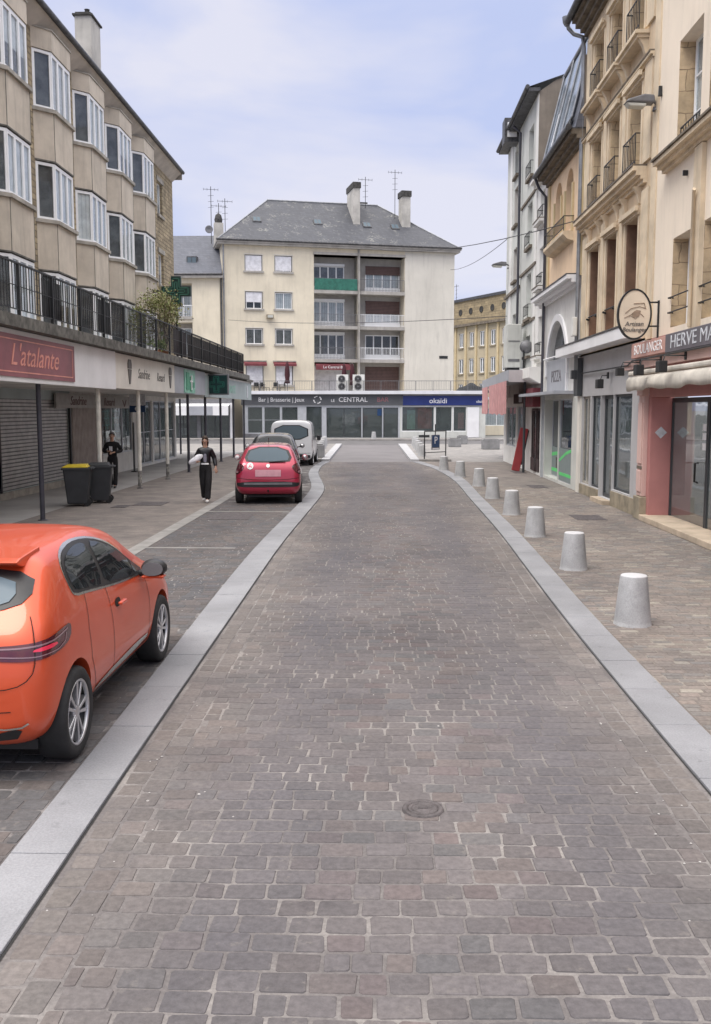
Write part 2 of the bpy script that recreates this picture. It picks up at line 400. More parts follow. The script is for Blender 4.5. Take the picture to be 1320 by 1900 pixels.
class MB:
    def __init__(s, fr=None):
        s.v = []; s.f = []; s.mi = []; s.fr = fr or Matrix.Identity(4); s.m = 0; s.smooth = set()
    def add(s, vs, fs, m=None, smooth=False):
        b = len(s.v)
        s.v += [s.fr @ Vector(p) for p in vs]
        for f in fs:
            if smooth: s.smooth.add(len(s.f))
            s.f.append([i + b for i in f]); s.mi.append(s.m if m is None else m)
        return s
    def box(s, x0, x1, y0, y1, z0, z1, m=None):
        return s.add([(x0, y0, z0), (x1, y0, z0), (x1, y1, z0), (x0, y1, z0), (x0, y0, z1), (x1, y0, z1), (x1, y1, z1), (x0, y1, z1)],
                     [(0, 3, 2, 1), (4, 5, 6, 7), (0, 1, 5, 4), (1, 2, 6, 5), (2, 3, 7, 6), (3, 0, 4, 7)], m)
    def prism(s, poly, a, b, axis=2, m=None):
        """extrude a 2D polygon between a and b along an axis (axis 2: poly is x,y; 1: x,z; 0: y,z)"""
        def P(p, h): return (p[0], p[1], h) if axis == 2 else ((p[0], h, p[1]) if axis == 1 else (h, p[0], p[1]))
        n = len(poly)
        return s.add([P(p, a) for p in poly] + [P(p, b) for p in poly],
                     [tuple(range(n))[::-1], tuple(range(n, 2 * n))] + [(i, (i + 1) % n, n + (i + 1) % n, n + i) for i in range(n)], m)
    def tube(s, pts, r, n=8, m=None, r2=None):
        pts = [Vector(p) for p in pts]; rings = []
        for i, p in enumerate(pts):
            d = (pts[min(i + 1, len(pts) - 1)] - pts[max(i - 1, 0)]).normalized()
            a = d.orthogonal().normalized() if abs(d.z) > .95 else d.cross(Vector((0, 0, 1))).normalized()
            b = d.cross(a)
            rr = r if r2 is None else r + (r2 - r) * i / (len(pts) - 1)
            rings.append([p + (a * math.cos(2 * math.pi * k / n) + b * math.sin(2 * math.pi * k / n)) * rr for k in range(n)])
        vs = [q for rg in rings for q in rg]
        fs = [(i * n + k, i * n + (k + 1) % n, (i + 1) * n + (k + 1) % n, (i + 1) * n + k) for i in range(len(pts) - 1) for k in range(n)]
        s.add(vs, fs, m, True)
        s.add([q for q in rings[0]], [tuple(range(n))], m); s.add([q for q in rings[-1]], [tuple(range(n))], m)
        return s
    def lathe(s, prof, n=24, c=(0, 0, 0), axis=2, m=None, smooth=True):
        """profile of (radius, height) pairs turned about an axis"""
        vs = []
        for r, h in prof:
            for k in range(n):
                a = 2 * math.pi * k / n; x, y = r * math.cos(a), r * math.sin(a)
                q = (x, y, h) if axis == 2 else ((x, h, y) if axis == 1 else (h, x, y))
                vs.append((q[0] + c[0], q[1] + c[1], q[2] + c[2]))
        fs = [(i * n + k, i * n + (k + 1) % n, (i + 1) * n + (k + 1) % n, (i + 1) * n + k) for i in range(len(prof) - 1) for k in range(n)]
        return s.add(vs, fs, m, smooth)
    def build(s, name, mats, parent=None, recalc=True, bevel=0, sharp=True):
        me = bpy.data.meshes.new(name)
        inv = WM[parent].inverted() if parent in WM else Matrix.Identity(4)
        me.from_pydata([inv @ v for v in s.v], [], s.f)
        if not isinstance(mats, (list, tuple)): mats = [mats]
        for m in mats: me.materials.append(M[m] if isinstance(m, str) else m)
        for i, p in enumerate(me.polygons):
            p.material_index = min(s.mi[i], len(mats) - 1); p.use_smooth = i in s.smooth
        if recalc:
            b = bmesh.new(); b.from_mesh(me); bmesh.ops.recalc_face_normals(b, faces=b.faces); b.to_mesh(me); b.free()
        me.update()
        o = bpy.data.objects.new(name, me); COL.objects.link(o)
        if parent is not None:
            o.parent = parent; WM[o] = WM[parent]
        else: WM[o] = Matrix.Identity(4)
        if bevel:
            md = o.modifiers.new('edge', 'BEVEL'); md.width = bevel; md.segments = 2; md.limit_method = 'ANGLE'
        return o
def evaluated(o, name, mats, parent, keep=False):
    dg = bpy.context.evaluated_depsgraph_get(); dg.update()
    me = bpy.data.meshes.new_from_object(o.evaluated_get(dg))
    bpy.data.objects.remove(o)
    me.name = name
    me.materials.clear()
    for m in mats: me.materials.append(M[m])
    n = bpy.data.objects.new(name, me); COL.objects.link(n)
    if parent is not None: n.parent = parent; WM[n] = WM[parent]
    return n
def text(s, size, fr, mt, parent, name='lettering', ext=.006, shear=0, wide=1.0, align='CENTER'):
    """real raised letters; fr: x reading direction, y outward, z up"""
    cu = bpy.data.curves.new(name, 'FONT'); cu.body = s; cu.size = size; cu.extrude = ext; cu.shear = shear
    cu.align_x = align; cu.align_y = 'CENTER'; cu.resolution_u = 3
    t = bpy.data.objects.new(name, cu); COL.objects.link(t)
    o = evaluated(t, name, [mt], parent)
    k = fr @ Matrix.Rotation(R(90), 4, 'X') @ Matrix.Diagonal((wide, 1, 1, 1))
    if parent in WM: k = WM[parent].inverted() @ k
    o.data.transform(k)
    return o
def frt(o, r, n): return frame(o, r, n)   # text frame

def wall(mb, u0, u1, z0, z1, ops, dep=.2, m=0, room=1, roomdep=.35, w=0):
    """a wall sheet with real openings, reveals and (unless an opening says no) a dim room behind"""
    us = sorted({u0, u1, *[o[0] for o in ops], *[o[1] for o in ops]}); us = [u for u in us if u0 <= u <= u1]
    zs = sorted({z0, z1, *[o[2] for o in ops], *[o[3] for o in ops]}); zs = [z for z in zs if z0 <= z <= z1]
    for a, b in zip(us, us[1:]):
        for c, d in zip(zs, zs[1:]):
            cu, cz = (a + b) / 2, (c + d) / 2
            if any(o[0] < cu < o[1] and o[2] < cz < o[3] for o in ops): continue
            mb.add([(a, w, c), (b, w, c), (b, w, d), (a, w, d)], [(0, 1, 2, 3)], m)
    for o in ops:
        a, b, c, d = o[:4]; dd = o[4] if len(o) > 4 else dep
        for w0, w1, mm in ((w, w - dd, m), (w - dd, w - dd - roomdep, room)):
            if mm == room and len(o) > 5: continue
            mb.add([(a, w0, c), (b, w0, c), (b, w0, d), (a, w0, d), (a, w1, c), (b, w1, c), (b, w1, d), (a, w1, d)],
                   [(0, 4, 5, 1), (1, 5, 6, 2), (2, 6, 7, 3), (3, 7, 4, 0)], mm)
        if len(o) <= 5:
            w1 = w - dd - roomdep
            mb.add([(a, w1, c), (b, w1, c), (b, w1, d), (a, w1, d)], [(0, 1, 2, 3)], room)
def window(parent, fr, a, b, c, d, w, leaves=2, fm='whiteframe', ft=.06, pane='glass', back='curtain', backf=1.0, trans=0, name='window'):
    """frame (parent part) with pane and curtain or shutter as sub-parts; w = plane of the frame"""
    mb = MB(fr)
    mb.box(a, a + ft, w - .05, w, c, d); mb.box(b - ft, b, w - .05, w, c, d)
    mb.box(a + ft, b - ft, w - .05, w, c, c + ft); mb.box(a + ft, b - ft, w - .05, w, d - ft, d)
    for k in range(1, leaves):
        x = a + (b - a) * k / leaves; mb.box(x - ft * .6, x + ft * .6, w - .045, w + .006, c + ft, d - ft)
    for k in range(trans):
        z = c + (d - c) * (k + 1) / (trans + 1); mb.box(a + ft, b - ft, w - .04, w - .004, z - ft * .3, z + ft * .3)
    f = mb.build(name, fm, parent)
    if pane:
        p = MB(fr); p.box(a + ft * .5, b - ft * .5, w - .034, w - .026, c + ft * .5, d - ft * .5); p.build('pane', pane, f)
    if back:
        q = MB(fr); q.box(a + ft * .5, b - ft * .5, w - .075, w - .06, d - (d - c) * backf, d - ft * .5); q.build('curtain', back, f)
    return f
def rollshutter(parent, fr, a, b, c, d, w, mt='whiteshut'):
    m = MB(fr); m.box(a, b, w - .03, w, c, d); return m.build('roller_shutter', mt, parent)
def cyl_between(mb, a, b, r, n=6, m=None): mb.tube([a, b], r, n, m)

# pixel ray -> point (used only to survey positions from the photograph)
def ray(px, py):
    a = (px - 660) / FPX; b = (py - 950) / FPX
    y = math.cos(PITCH) - b * math.sin(PITCH); z = -(math.sin(PITCH) + b * math.cos(PITCH)); c, s = math.cos(YAW), math.sin(YAW)
    return Vector((a * c - y * s, y * c + a * s, z))
def atY(px, py, Y):
    d = ray(px, py); d *= Y / d.y; return Vector((d.x, d.y, d.z + EYE))
def atX(px, py, X):
    d = ray(px, py); d *= X / d.x; return Vector((d.x, d.y, d.z + EYE))
def atG(px, py, z=0):
    d = ray(px, py); d *= (z - EYE) / d.z; return Vector((d.x, d.y, z))
# ------------------------------------------------------------ ground, road, kerbs
def lerp_tab(tab):
    def f(y):
        if y <= tab[0][1]: return tab[0][0]
        for (xa, ya), (xb, yb) in zip(tab, tab[1:]):
            if y <= yb:
                t = (y - ya) / (yb - ya); return xa + (xb - xa) * t
        return tab[-1][0]
    return f
LI = [(-1.68, -3), (-1.70, 4), (-1.72, 5.5), (-1.74, 7.9), (-1.77, 12.5), (-1.80, 17), (-1.74, 21), (-1.68, 25), (-1.66, 27.6), (-1.73, 29.6), (-1.9, 31.5), (-2.16, 34), (-2.39, 36.6), (-2.5, 39.1), (-2.52, 42), (-2.36, 44.6)]
LO = [(-2.0, -3), (-2.02, 4), (-2.04, 5.5), (-2.08, 7.9), (-2.18, 12.5), (-2.22, 17), (-2.16, 21), (-2.1, 25), (-2.1, 27.6), (-2.14, 29.6), (-2.3, 31.5), (-2.56, 34), (-2.77, 36.6), (-2.86, 39.1), (-2.85, 42), (-2.72, 44.6)]
RI = [(2.13, -3), (2.13, 5.9), (2.14, 7.3), (2.18, 10.6), (2.29, 14.5), (2.40, 18), (2.46, 22), (2.50, 26), (2.58, 30), (2.60, 33), (2.47, 36.5), (2.25, 39.8), (1.9, 42.3), (1.55, 44.6)]
RO = [(2.49, -3), (2.49, 5.9), (2.50, 7.3), (2.53, 10.6), (2.66, 14.5), (2.77, 18), (2.82, 22), (2.86, 26), (2.95, 30), (3.02, 33), (2.87, 36.5), (2.62, 39.8), (2.3, 42.3), (1.98, 44.6)]
def smooth_tab(tab, n=2):
    for _ in range(n):
        q = [tab[0]]
        for a, b in zip(tab, tab[1:]):
            q += [(a[0] * .75 + b[0] * .25, a[1] * .75 + b[1] * .25), (a[0] * .25 + b[0] * .75, a[1] * .25 + b[1] * .75)]
        q.append(tab[-1]); tab = q
    return tab
LI, LO, RI, RO = map(smooth_tab, (LI, LO, RI, RO))
fLI, fLO, fRI, fRO = map(lerp_tab, (LI, LO, RI, RO))
NV = noise.noise
def sett_mesh(name, rows, pale, mats, zt=0.0, depth=.0045, cut=.2, jit=.007, sheet=None):
    """rows: list of quads (four corners) with a colour; each becomes one worn stone with chamfered corners"""
    vs = []; fs = []; cols = []; mi = []
    for q, col in rows:
        b = len(vs)
        c = (sum(p[0] for p in q) / 4, sum(p[1] for p in q) / 4)
        z = zt + random.uniform(-.0016, .0016); tx, ty = random.uniform(-.012, .012), random.uniform(-.012, .012)
        ring = []
        for i in range(4):
            p = (q[i][0] + random.uniform(-jit, jit), q[i][1] + random.uniform(-jit, jit)); a, d = q[i - 1], q[(i + 1) % 4]
            k1 = cut * random.uniform(.4, 1.5); k2 = cut * random.uniform(.4, 1.5)
            la = math.dist(p, a); ld = math.dist(p, d)
            s = min(la, ld) * .55
            ring.append((p[0] + (a[0] - p[0]) / la * s * k1, p[1] + (a[1] - p[1]) / la * s * k1))
            ring.append((p[0] + (d[0] - p[0]) / ld * s * k2, p[1] + (d[1] - p[1]) / ld * s * k2))
        for x, y in ring: vs.append((x, y, z - depth - .006))
        for x, y in ring:
            X = c[0] + (x - c[0]) * .93; Y = c[1] + (y - c[1]) * .92
            vs.append((X, Y, z + (X - c[0]) * tx + (Y - c[1]) * ty))
        vs.append((c[0], c[1], z + .0015))
        for i in range(8):
            j = (i + 1) % 8
            fs.append((b + i, b + j, b + 8 + j, b + 8 + i)); fs.append((b + 8 + i, b + 8 + j, b + 16))
            mi += [0, 0]; cols += [col, col]
    n0 = len(fs)
    for poly, z in (sheet or []):
        b = len(vs); vs += [(x, y, z) for x, y in poly]; fs.append(tuple(range(b, b + len(poly)))); mi.append(1); cols.append((.2, .2, .2))
    me = bpy.data.meshes.new(name); me.from_pydata(vs, [], fs)
    at = me.color_attributes.new('stone', 'FLOAT_COLOR', 'CORNER')
    buf = []
    for p in me.polygons:
        buf += [*cols[p.index], 1.0] * p.loop_total
    at.data.foreach_set('color', buf)
    me.polygons.foreach_set('material_index', mi)
    for m in mats: me.materials.append(m)
    me.update()
    o = bpy.data.objects.new(name, me); COL.objects.link(o); o['kind'] = 'structure'
    return o
def strip_sheet(fa, fb, y0, y1, z, step=1.0):
    out = []; y = y0
    while y < y1 - 1e-6:
        e = min(y + step, y1); out.append(([(fa(y), y), (fb(y), y), (fb(e), e), (fa(e), e)], z)); y = e
    return out
def shade(c, k): return tuple(x * k for x in c)
def road_col(x, y, e):
    n = NV(Vector((x * .8, y * .35, 3))); r = random.random()
    base = (.126, .113, .114)
    if r < .16: base = (.133, .112, .107)
    elif r < .27: base = (.131, .107, .106)
    elif r < .42: base = (.118, .112, .114)
    k = random.uniform(.84, 1.12) * (1 + .26 * n)
    track = math.exp(-((abs(x - .3) - .95) / .38) ** 2)      # worn smooth where wheels run
    c = tuple(base[i] * (1 - track) + (.122, .112, .117)[i] * track for i in range(3))
    k = k * (1 - track * .45) + track * .45 * .97
    d = max(0, 1 - e / .75) * .75                            # sandy dust along the kerbs
    c = tuple(c[i] * (1 - d) + (.175, .156, .144)[i] * d for i in range(3))
    return shade(c, k)
rows = []; G = .010
y = 1.2; ri = 0
while y < 44.4:
    h = random.uniform(.142, .158)
    a, b = fLI(y) + .04, fRI(y) - .04
    # two courses laid lengthways beside each kerb
    xa, xb = a + .30, b - .30
    x = xa - (.11 if ri % 2 else 0) + random.uniform(-.02, .02)
    while x < xb:
        w = random.uniform(.175, .225) * (random.choice((.7, 1, 1, 1, 1.15)))
        x0, x1 = max(x, xa), min(x + w, xb)
        if x1 - x0 > .05:
            sk = .012 * math.sin(x * 2.1 + ri * .3) + .01 * NV(Vector((x, y, 0)))
            g = G * (.45 + .9 * abs(NV(Vector((x0 * 1.2, y * 1.2, 9)))) * 1.6)
            rows.append(([(x0 + g / 2, y + g / 2 + sk), (x1 - g / 2, y + g / 2 + sk), (x1 - g / 2, y + h - g / 2 + sk), (x0 + g / 2, y + h - g / 2 + sk)],
                         road_col((x0 + x1) / 2, y, min(x0 - a, b - x1))))
        x += w
    y += h; ri += 1
for side in (0, 1):
    for cc in (0, 1):
        y = 1.2
        while y < 44.2:
            l = random.uniform(.17, .24); e = y + l
            def X(t, k): return (fLI(t) + .04 + .15 * k) if side == 0 else (fRI(t) - .04 - .15 * k)
            q = [(X(y, cc), y + .007), (X(y, cc + 1), y + .007), (X(e, cc + 1), e - .007), (X(e, cc), e - .007)]
            m_ = (sum(p[0] for p in q) / 4, y)
            q = [(p[0] * .93 + m_[0] * .07, p[1]) for p in q]
            rows.append((q, road_col(m_[0], y, .15 * cc)))
            y = e
mort = mortarmat('pale sandy joints', (.28, .26, .245), (.145, .132, .129), .45, .66, 1.1)
sett = attrmat('porphyry setts', .82, .45)
road = sett_mesh('road', rows, None, [sett, mort], 0, cut=.14, sheet=strip_sheet(fLI, fRI, -3, 44.6, -.0035))
# parking bays
rows = []
y = 2.0
while y < 25:
    h = random.uniform(.145, .16); x = -4.15 - random.uniform(0, .1)
    while x < fLO(y) - .03:
        w = random.uniform(.17, .23); x0, x1 = max(x, -4.15), min(x + w, fLO(y) - .02)
        if x1 - x0 > .05:
            n = NV(Vector((x, y * .6, 8)))
            rows.append(([(x0 + .005, y + .005), (x1 - .005, y + .005), (x1 - .005, y + h - .005), (x0 + .005, y + h - .005)], shade(random.choice(((.112, .101, .100), (.122, .106, .101), (.104, .101, .104))), random.uniform(.85, 1.1) * (1 + .2 * n))))
        x += w
    y += h
mort2 = mortarmat('dull joints with pale grit', (.33, .31, .30), (.112, .103, .101), .53, .66, 2.2)
structure(sett_mesh('parking_bay_paving', rows, None, [sett, mort2], 0, sheet=[([(-4.15, -3), (-2.02, -3), (-2.02, 4), (-4.15, 4)], -.0035)] + strip_sheet(lambda y: -4.15, fLO, 4, 44.6, -.0035)))
# right hand pavement
rows = []
y = 2.0
while y < 31:
    h = random.uniform(.094, .112); x = fRO(y) + .02 - random.uniform(0, .1)
    while x < 5.9:
        w = random.uniform(.15, .24); x0, x1 = max(x, fRO(y) + .02), min(x + w, 5.9)
        if x1 - x0 > .05:
            n = NV(Vector((x * .7, y * .4, 18))); r = random.random()
            c = (.205, .178, .160) if r < .5 else ((.228, .192, .170) if r < .7 else ((.188, .174, .163) if r < .9 else (.28, .255, .22)))
            rows.append(([(x0 + .005, y + .005), (x1 - .005, y + .005), (x1 - .005, y + h - .005), (x0 + .005, y + h - .005)], shade(c, random.uniform(.86, 1.1) * (1 + .25 * n))))
        x += w
    y += h
mort3 = mortarmat('brown joints', (.33, .30, .26), (.18, .156, .138), .48, .66, 1.1)
structure(sett_mesh('pavement', rows, None, [sett, mort3], 0, jit=.005, sheet=[([(2.49, -3), (5.95, -3), (5.95, 5.9), (2.49, 5.9)], -.0035)] + strip_sheet(fRO, lambda y: 5.95, 5.9, 31, -.0035)))
def sheet(name, polys, mt, z):
    m = MB()
    for p in polys: m.add([(x, y, z) for x, y in p], [tuple(range(len(p)))])
    return structure(m.build(name, mt))
M['finepave'] = stone('fine brown setts', (.225, .198, .182), (.195, .174, .162), (.165, .147, .136), .21, .11, .006, bumps=.35, dist=.006, wall=False)
M['greypave'] = stone('grey square paving', (.29, .278, .27), (.26, .25, .243), (.21, .2, .196), .4, .2, .006, bumps=.25, dist=.005, wall=False)
M['smoothpave'] = mat('worn smooth arcade floor', (.34, .33, .32), .8, .2, .7, 0, 0, .2)
M['asph'] = mat('asphalt', (.135, .13, .132), .9, .25, 1.2, 0, 0, .4)
M['gap'] = mat('dark joint', (.03, .03, .03), .95)
sheet('pavement', [[p for p in poly] for poly, _ in strip_sheet(fRO, lambda y: 7.6, 31, 44.6, 0)], 'finepave', -.003)
sheet('pavement', [[(-7.95, -3), (-4.15, -3), (-4.15, 45), (-7.95, 45)], [(-7.95, 45), (-3.0, 45), (-3.0, 66), (-7.95, 66)]], 'finepave', -.003)
sheet('arcade_floor', [[(-12, -3), (-7.95, -3), (-7.95, 56), (-12, 56)]], 'smoothpave', .001)
sheet('square_paving', [[(1.9, 44.6), (30, 44.6), (30, 68), (1.9, 68)], [(-40, 56), (-7.95, 56), (-7.95, 68), (-40, 68)], [(-40, 47.2), (-12, 47.2), (-12, 56), (-40, 56)]], 'greypave', -.004)
sheet('road', [[(-2.7, 44.6), (1.95, 44.6), (1.6, 66), (-2.75, 66)]], mat('far road paving', (.165, .155, .158), .8, .15, .5, 0, 0, .3), -.006)
sheet('cross_street', [[(-60, 66), (60, 66), (60, 75.5), (-60, 75.5)]], 'asph', -.008)
m = MB(); m.box(-60, 60, 75.5, 79.9, -.1, .09); structure(m.build('pavement', 'greypave'))
m = MB(); m.add([(-900, -300, -.05), (900, -300, -.05), (900, 1600, -.05), (-900, 1600, -.05)], [(0, 1, 2, 3)])
structure(m.build('ground', mat('surrounding ground', (.22, .22, .21), .9, .2, .05)))
# granite kerb strips: slabs about a metre long with open joints
def kerb(fi, fo, y0, y1, name='kerb', z0=-.05, z1=.016, mt='granite', step=1.02):
    m = MB(); y = y0
    while y < y1 - .05:
        e = min(y + step * random.uniform(.92, 1.08), y1); g = .004; n = 3; dz = random.uniform(-.002, .002)
        ys = [y + g + (e - y - 2 * g) * k / n for k in range(n + 1)]
        L_ = [(fi(t), t) for t in ys]; R_ = [(fo(t), t) for t in ys]
        m.prism(L_ + R_[::-1], z0, z1 + dz)
        y = e
    return structure(m.build(name, mt, bevel=.004))
kerb(fLI, fLO, 1, 44.6); kerb(fRI, fRO, 1, 44.6)
for fn, s in ((fLI, 1), (fRI, -1)):    # open dark joint between road and kerb
    sheet('joint', [p for p, _ in strip_sheet(lambda y: fn(y) - .004, lambda y: fn(y) + s * .015, 1, 42, 0, .5)], 'gap', .0012)
# raised islands at the end of the street
fa, fb = lerp_tab([(-2.40, 44.8), (-2.62, 65.4)]), lerp_tab([(-2.78, 44.8), (-3.02, 65.4)])
kerb(fb, fa, 44.8, 65.4, z0=-.05, z1=.11, mt='granitew')
m = MB(); m.prism([(-3.9, 44.8), (-2.8, 44.8), (-3.02, 65.4), (-5.0, 65.4)], -.05, .10); structure(m.build('traffic_island', 'greypave'))
fa, fb = lerp_tab([(1.47, 44.8), (1.28, 65.4)]), lerp_tab([(1.87, 44.8), (1.84, 65.4)])
kerb(fa, fb, 44.8, 65.4, z0=-.05, z1=.11, mt='granitew')
m = MB(); m.prism([(1.88, 44.8), (3.4, 44.8), (3.6, 65.4), (1.85, 65.4)], -.05, .10); structure(m.build('traffic_island', 'greypave'))
# pale stone lines that mark the parking bays
M['linestone'] = mat('pale marking stone', (.29, .28, .265), .85, .2, 3, 0, 0, .3)
def line(pts, nm='bay_marking'): sheet(nm, [pts], 'linestone', .0035)
line([(-4.42, 3), (-4.15, 3), (-4.15, 44), (-4.42, 44)])
for yy in (10.5, 16.5, 22.5, 28.6): line([(-4.15, yy), (fLO(yy) - (.35 if yy < 20 else .05), yy - .02), (fLO(yy) - (.35 if yy < 20 else .05), yy + .1), (-4.15, yy + .12)])
# covers let into the paving
def cover_sq(x0, x1, y0, y1, label, z=.006):
    t = thing('inspection_cover', label, 'manhole cover', ((x0 + x1) / 2, (y0 + y1) / 2, 0))
    m = MB(); m.box(x0, x1, y0, y1, -.02, z); m.build('rim', 'iron', t)
    m = MB(); n = 6
    for i in range(n):
        for j in range(n):
            a, b = x0 + .03 + (x1 - x0 - .06) * i / n, y0 + .03 + (y1 - y0 - .06) * j / n
            m.box(a + .005, a + (x1 - x0 - .06) / n - .005, b + .005, b + (y1 - y0 - .06) / n - .005, z, z + .003)
    m.build('plate', 'iron', t)
def near_g(px, py): p = atG(px, py); return p.x, p.y
def cov_px(xa, xb, ya, yb, label):
    a = near_g(xa, yb); b = near_g(xb, yb); c = near_g(xa, ya)
    cover_sq(a[0], b[0], a[1], c[1], label)
cov_px(1072, 1128, 956, 965, 'dark rectangular cover in the right pavement before the grey shop')
cov_px(988, 1020, 900, 906, 'dark rectangular cover in the right pavement before the green lined shop')
cov_px(955, 978, 874, 878, 'narrow cover in the right pavement near the dark folding doors')
cov_px(245, 300, 931, 938, 'dark rectangular cover in the left pavement beyond the wheelie bins')
cov_px(205, 233, 937, 942, 'small cover in the left pavement just behind the bins')
cov_px(384, 460, 952, 964, 'wide dark cover in the parking bay behind the red car')
cx, cy = near_g(785, 1502)
# pale grit scattered over the setts
m = MB(); rg = random.Random(5)
for k in range(900):
    if k % 3 == 0: x, y = rg.uniform(-4.0, -2.4), rg.triangular(10, 20, 13)
    elif k % 3 == 1: x, y = rg.gauss(.35, .5), rg.triangular(6, 24, 13)
    else: x, y = rg.choice((-1.45, 1.75)) + rg.gauss(0, .2), rg.uniform(4, 24)
    r_ = rg.uniform(.004, .012); n_ = 5; a0 = rg.uniform(0, 6)
    m.add([(x + r_ * math.cos(a0 + q * 1.256) * rg.uniform(.6, 1.2), y + r_ * math.sin(a0 + q * 1.256) * rg.uniform(.6, 1.2), .0015) for q in range(n_)] + [(x, y, .0025 + r_ * .45)], [(q, (q + 1) % n_, n_) for q in range(n_)])
g_ = m.build('grit', mat('pale grit', (.42, .40, .38), .9, .3, 30), recalc=False); g_['kind'] = 'stuff'; g_['label'] = 'scattered pale grit on the setts'; g_['category'] = 'grit'
t = thing('water_cover', 'small round cast iron cover in the middle of the sett road', 'manhole cover', (cx, cy, 0))
m = MB(); m.lathe([(0, .004), (.098, .004), (.1, .012), (.125, .012), (.13, -.01)], 40, (cx, cy, 0)); m.build('rim', 'iron', t)
m = MB(); m.lathe([(0, .010), (.05, .010), (.055, .006), (.07, .006), (.072, .010), (.09, .010), (.092, .004)], 36, (cx, cy, 0)); m.box(cx - .03, cx + .03, cy - .008, cy + .008, .008, .014); m.build('lid', 'iron', t)
# ------------------------------------------------------------ bollards
def bollard(x, y, label, group, h=.575, r0=.208, r1=.150, z=0):
    t = thing('bollard', label, 'bollard', (x, y, z), random.uniform(0, 6), group)
    m = MB(WM[t]); m.lathe([(r0 + .006, -.02), (r0 + .006, .012), (r0, .02), (r0 * .985, .05), ((r0 + r1) / 2, h * .52), (r1 + .004, h - .03), (r1, h - .018), (r1 - .002, h - .012)], 32); m.build('shaft', 'bollard', t)
    m = MB(WM[t]); m.lathe([(r1 - .002, h - .012), (r1 - .012, h - .002), (r1 * .6, h + .004), (0, h + .006)], 32); m.build('cap', 'bolltop', t)
    return t
bp = [(2.91, 10.72), (3.0, 14.48), (3.03, 18.3), (3.1, 22.1), (3.14, 26.2), (3.2, 30.4), (2.95, 34.6), (2.6, 38.3)]
bn = ['nearest grey cone bollard on the right pavement, largest in view', 'second nearest grey cone bollard beside the right kerb', 'third grey cone bollard from the front beside the right kerb', 'fourth grey cone bollard from the front beside the right kerb',
      'fifth grey cone bollard from the front beside the right kerb', 'sixth grey cone bollard from the front, where the kerb starts to bend', 'seventh cone bollard, inside the bend of the right kerb', 'farthest of the kerbside cone bollards, in front of the parking sign']
for (x, y), l in zip(bp, bn): bollard(x, y, l, 'cone bollards along the right kerb')
for k, y in enumerate((48, 51.4, 54.8, 58.2, 61.6)):
    bollard(2.15 + .03 * k, y, ('nearest', 'second', 'middle', 'fourth', 'farthest')[k] + ' bollard of the far row beyond the parking sign', 'far bollards behind the parking sign', z=.1)
for k, y in enumerate((50.5, 53.6, 56.8, 60, 63)):
    bollard(-3.2 - .12 * k, y, ('nearest', 'second', 'middle', 'fourth', 'farthest')[k] + ' bollard of the far row on the left island', 'far bollards on the left island', z=.1)
bollard(-.48, 76.4, 'lone pale bollard in the middle, in front of the dark bar doors', 'far bollards', z=.09)
def concrete_block(cxy, sx, sy, h, label, z=0):
    t = thing('planter', label, 'planter', (cxy[0], cxy[1], z))
    m = MB(WM[t]); m.box(-sx / 2, sx / 2, -sy / 2, sy / 2, 0, h); m.build('block', 'planter', t, bevel=.03)
    m = MB(WM[t]); m.box(-sx / 2 + .08, sx / 2 - .08, -sy / 2 + .08, sy / 2 - .08, h, h + .02); m.build('soil', 'soot', t)
p = atG(591, 853); concrete_block((p.x, p.y + .4), .55, .7, .62, 'square pale stone planter at the near end of the left island', .1)
p = atG(912, 834); concrete_block((p.x, p.y + .5), 1.05, .9, .62, 'largest low granite planter block on the square at right')
p = atG(844, 829); concrete_block((p.x, p.y), .8, .7, .55, 'low granite planter block behind the parking sign')
p = atG(858, 824); concrete_block((p.x, p.y), .7, .7, .6, 'granite planter block just right of and behind another')
# parking sign
t = thing('parking_sign', 'blue parking sign hung in a low black metal frame at the kerb end', 'road sign', (2.7, 45.6, 0))
A_, B_ = Vector((2.14, 45.2, 0)), Vector((3.24, 46.4, 0))
for q in (A_, B_):
    m = MB(); m.tube([q, q + Vector((0, 0, 1.42))], .028, 8); m.build('post', 'black', t)
m = MB(); m.tube([A_ + Vector((0, 0, 1.42)), B_ + Vector((0, 0, 1.42))], .028, 8); m.tube([A_ + Vector((0, 0, .40)), B_ + Vector((0, 0, .40))], .02, 8); m.build('crossbar', 'black', t)
mid = (A_ + B_) / 2
m = MB(); m.tube([mid + Vector((0, 0, 1.2)), mid + Vector((0, 0, 1.75))], .025, 8); m.build('hanger', 'black', t)
u = (B_ - A_).normalized(); n = Vector((u.y, -u.x, 0))
fr = frame(mid + n * .03, u, n)
m = MB(fr); m.box(-.30, .30, -.03, .0, .52, 1.24); bd = m.build('panel', 'lampgrey', t)
m = MB(fr); m.box(-.27, .27, .0, .004, .64, 1.21); m.build('face', 'blue', bd)
text('P', .5, frame(mid + n * .036 + Vector((0, 0, .96)), u, n), 'lit', bd, ext=.003)
m = MB(fr); m.box(-.25, .25, .0, .004, .545, .60); m.build('plate', 'lit', bd)
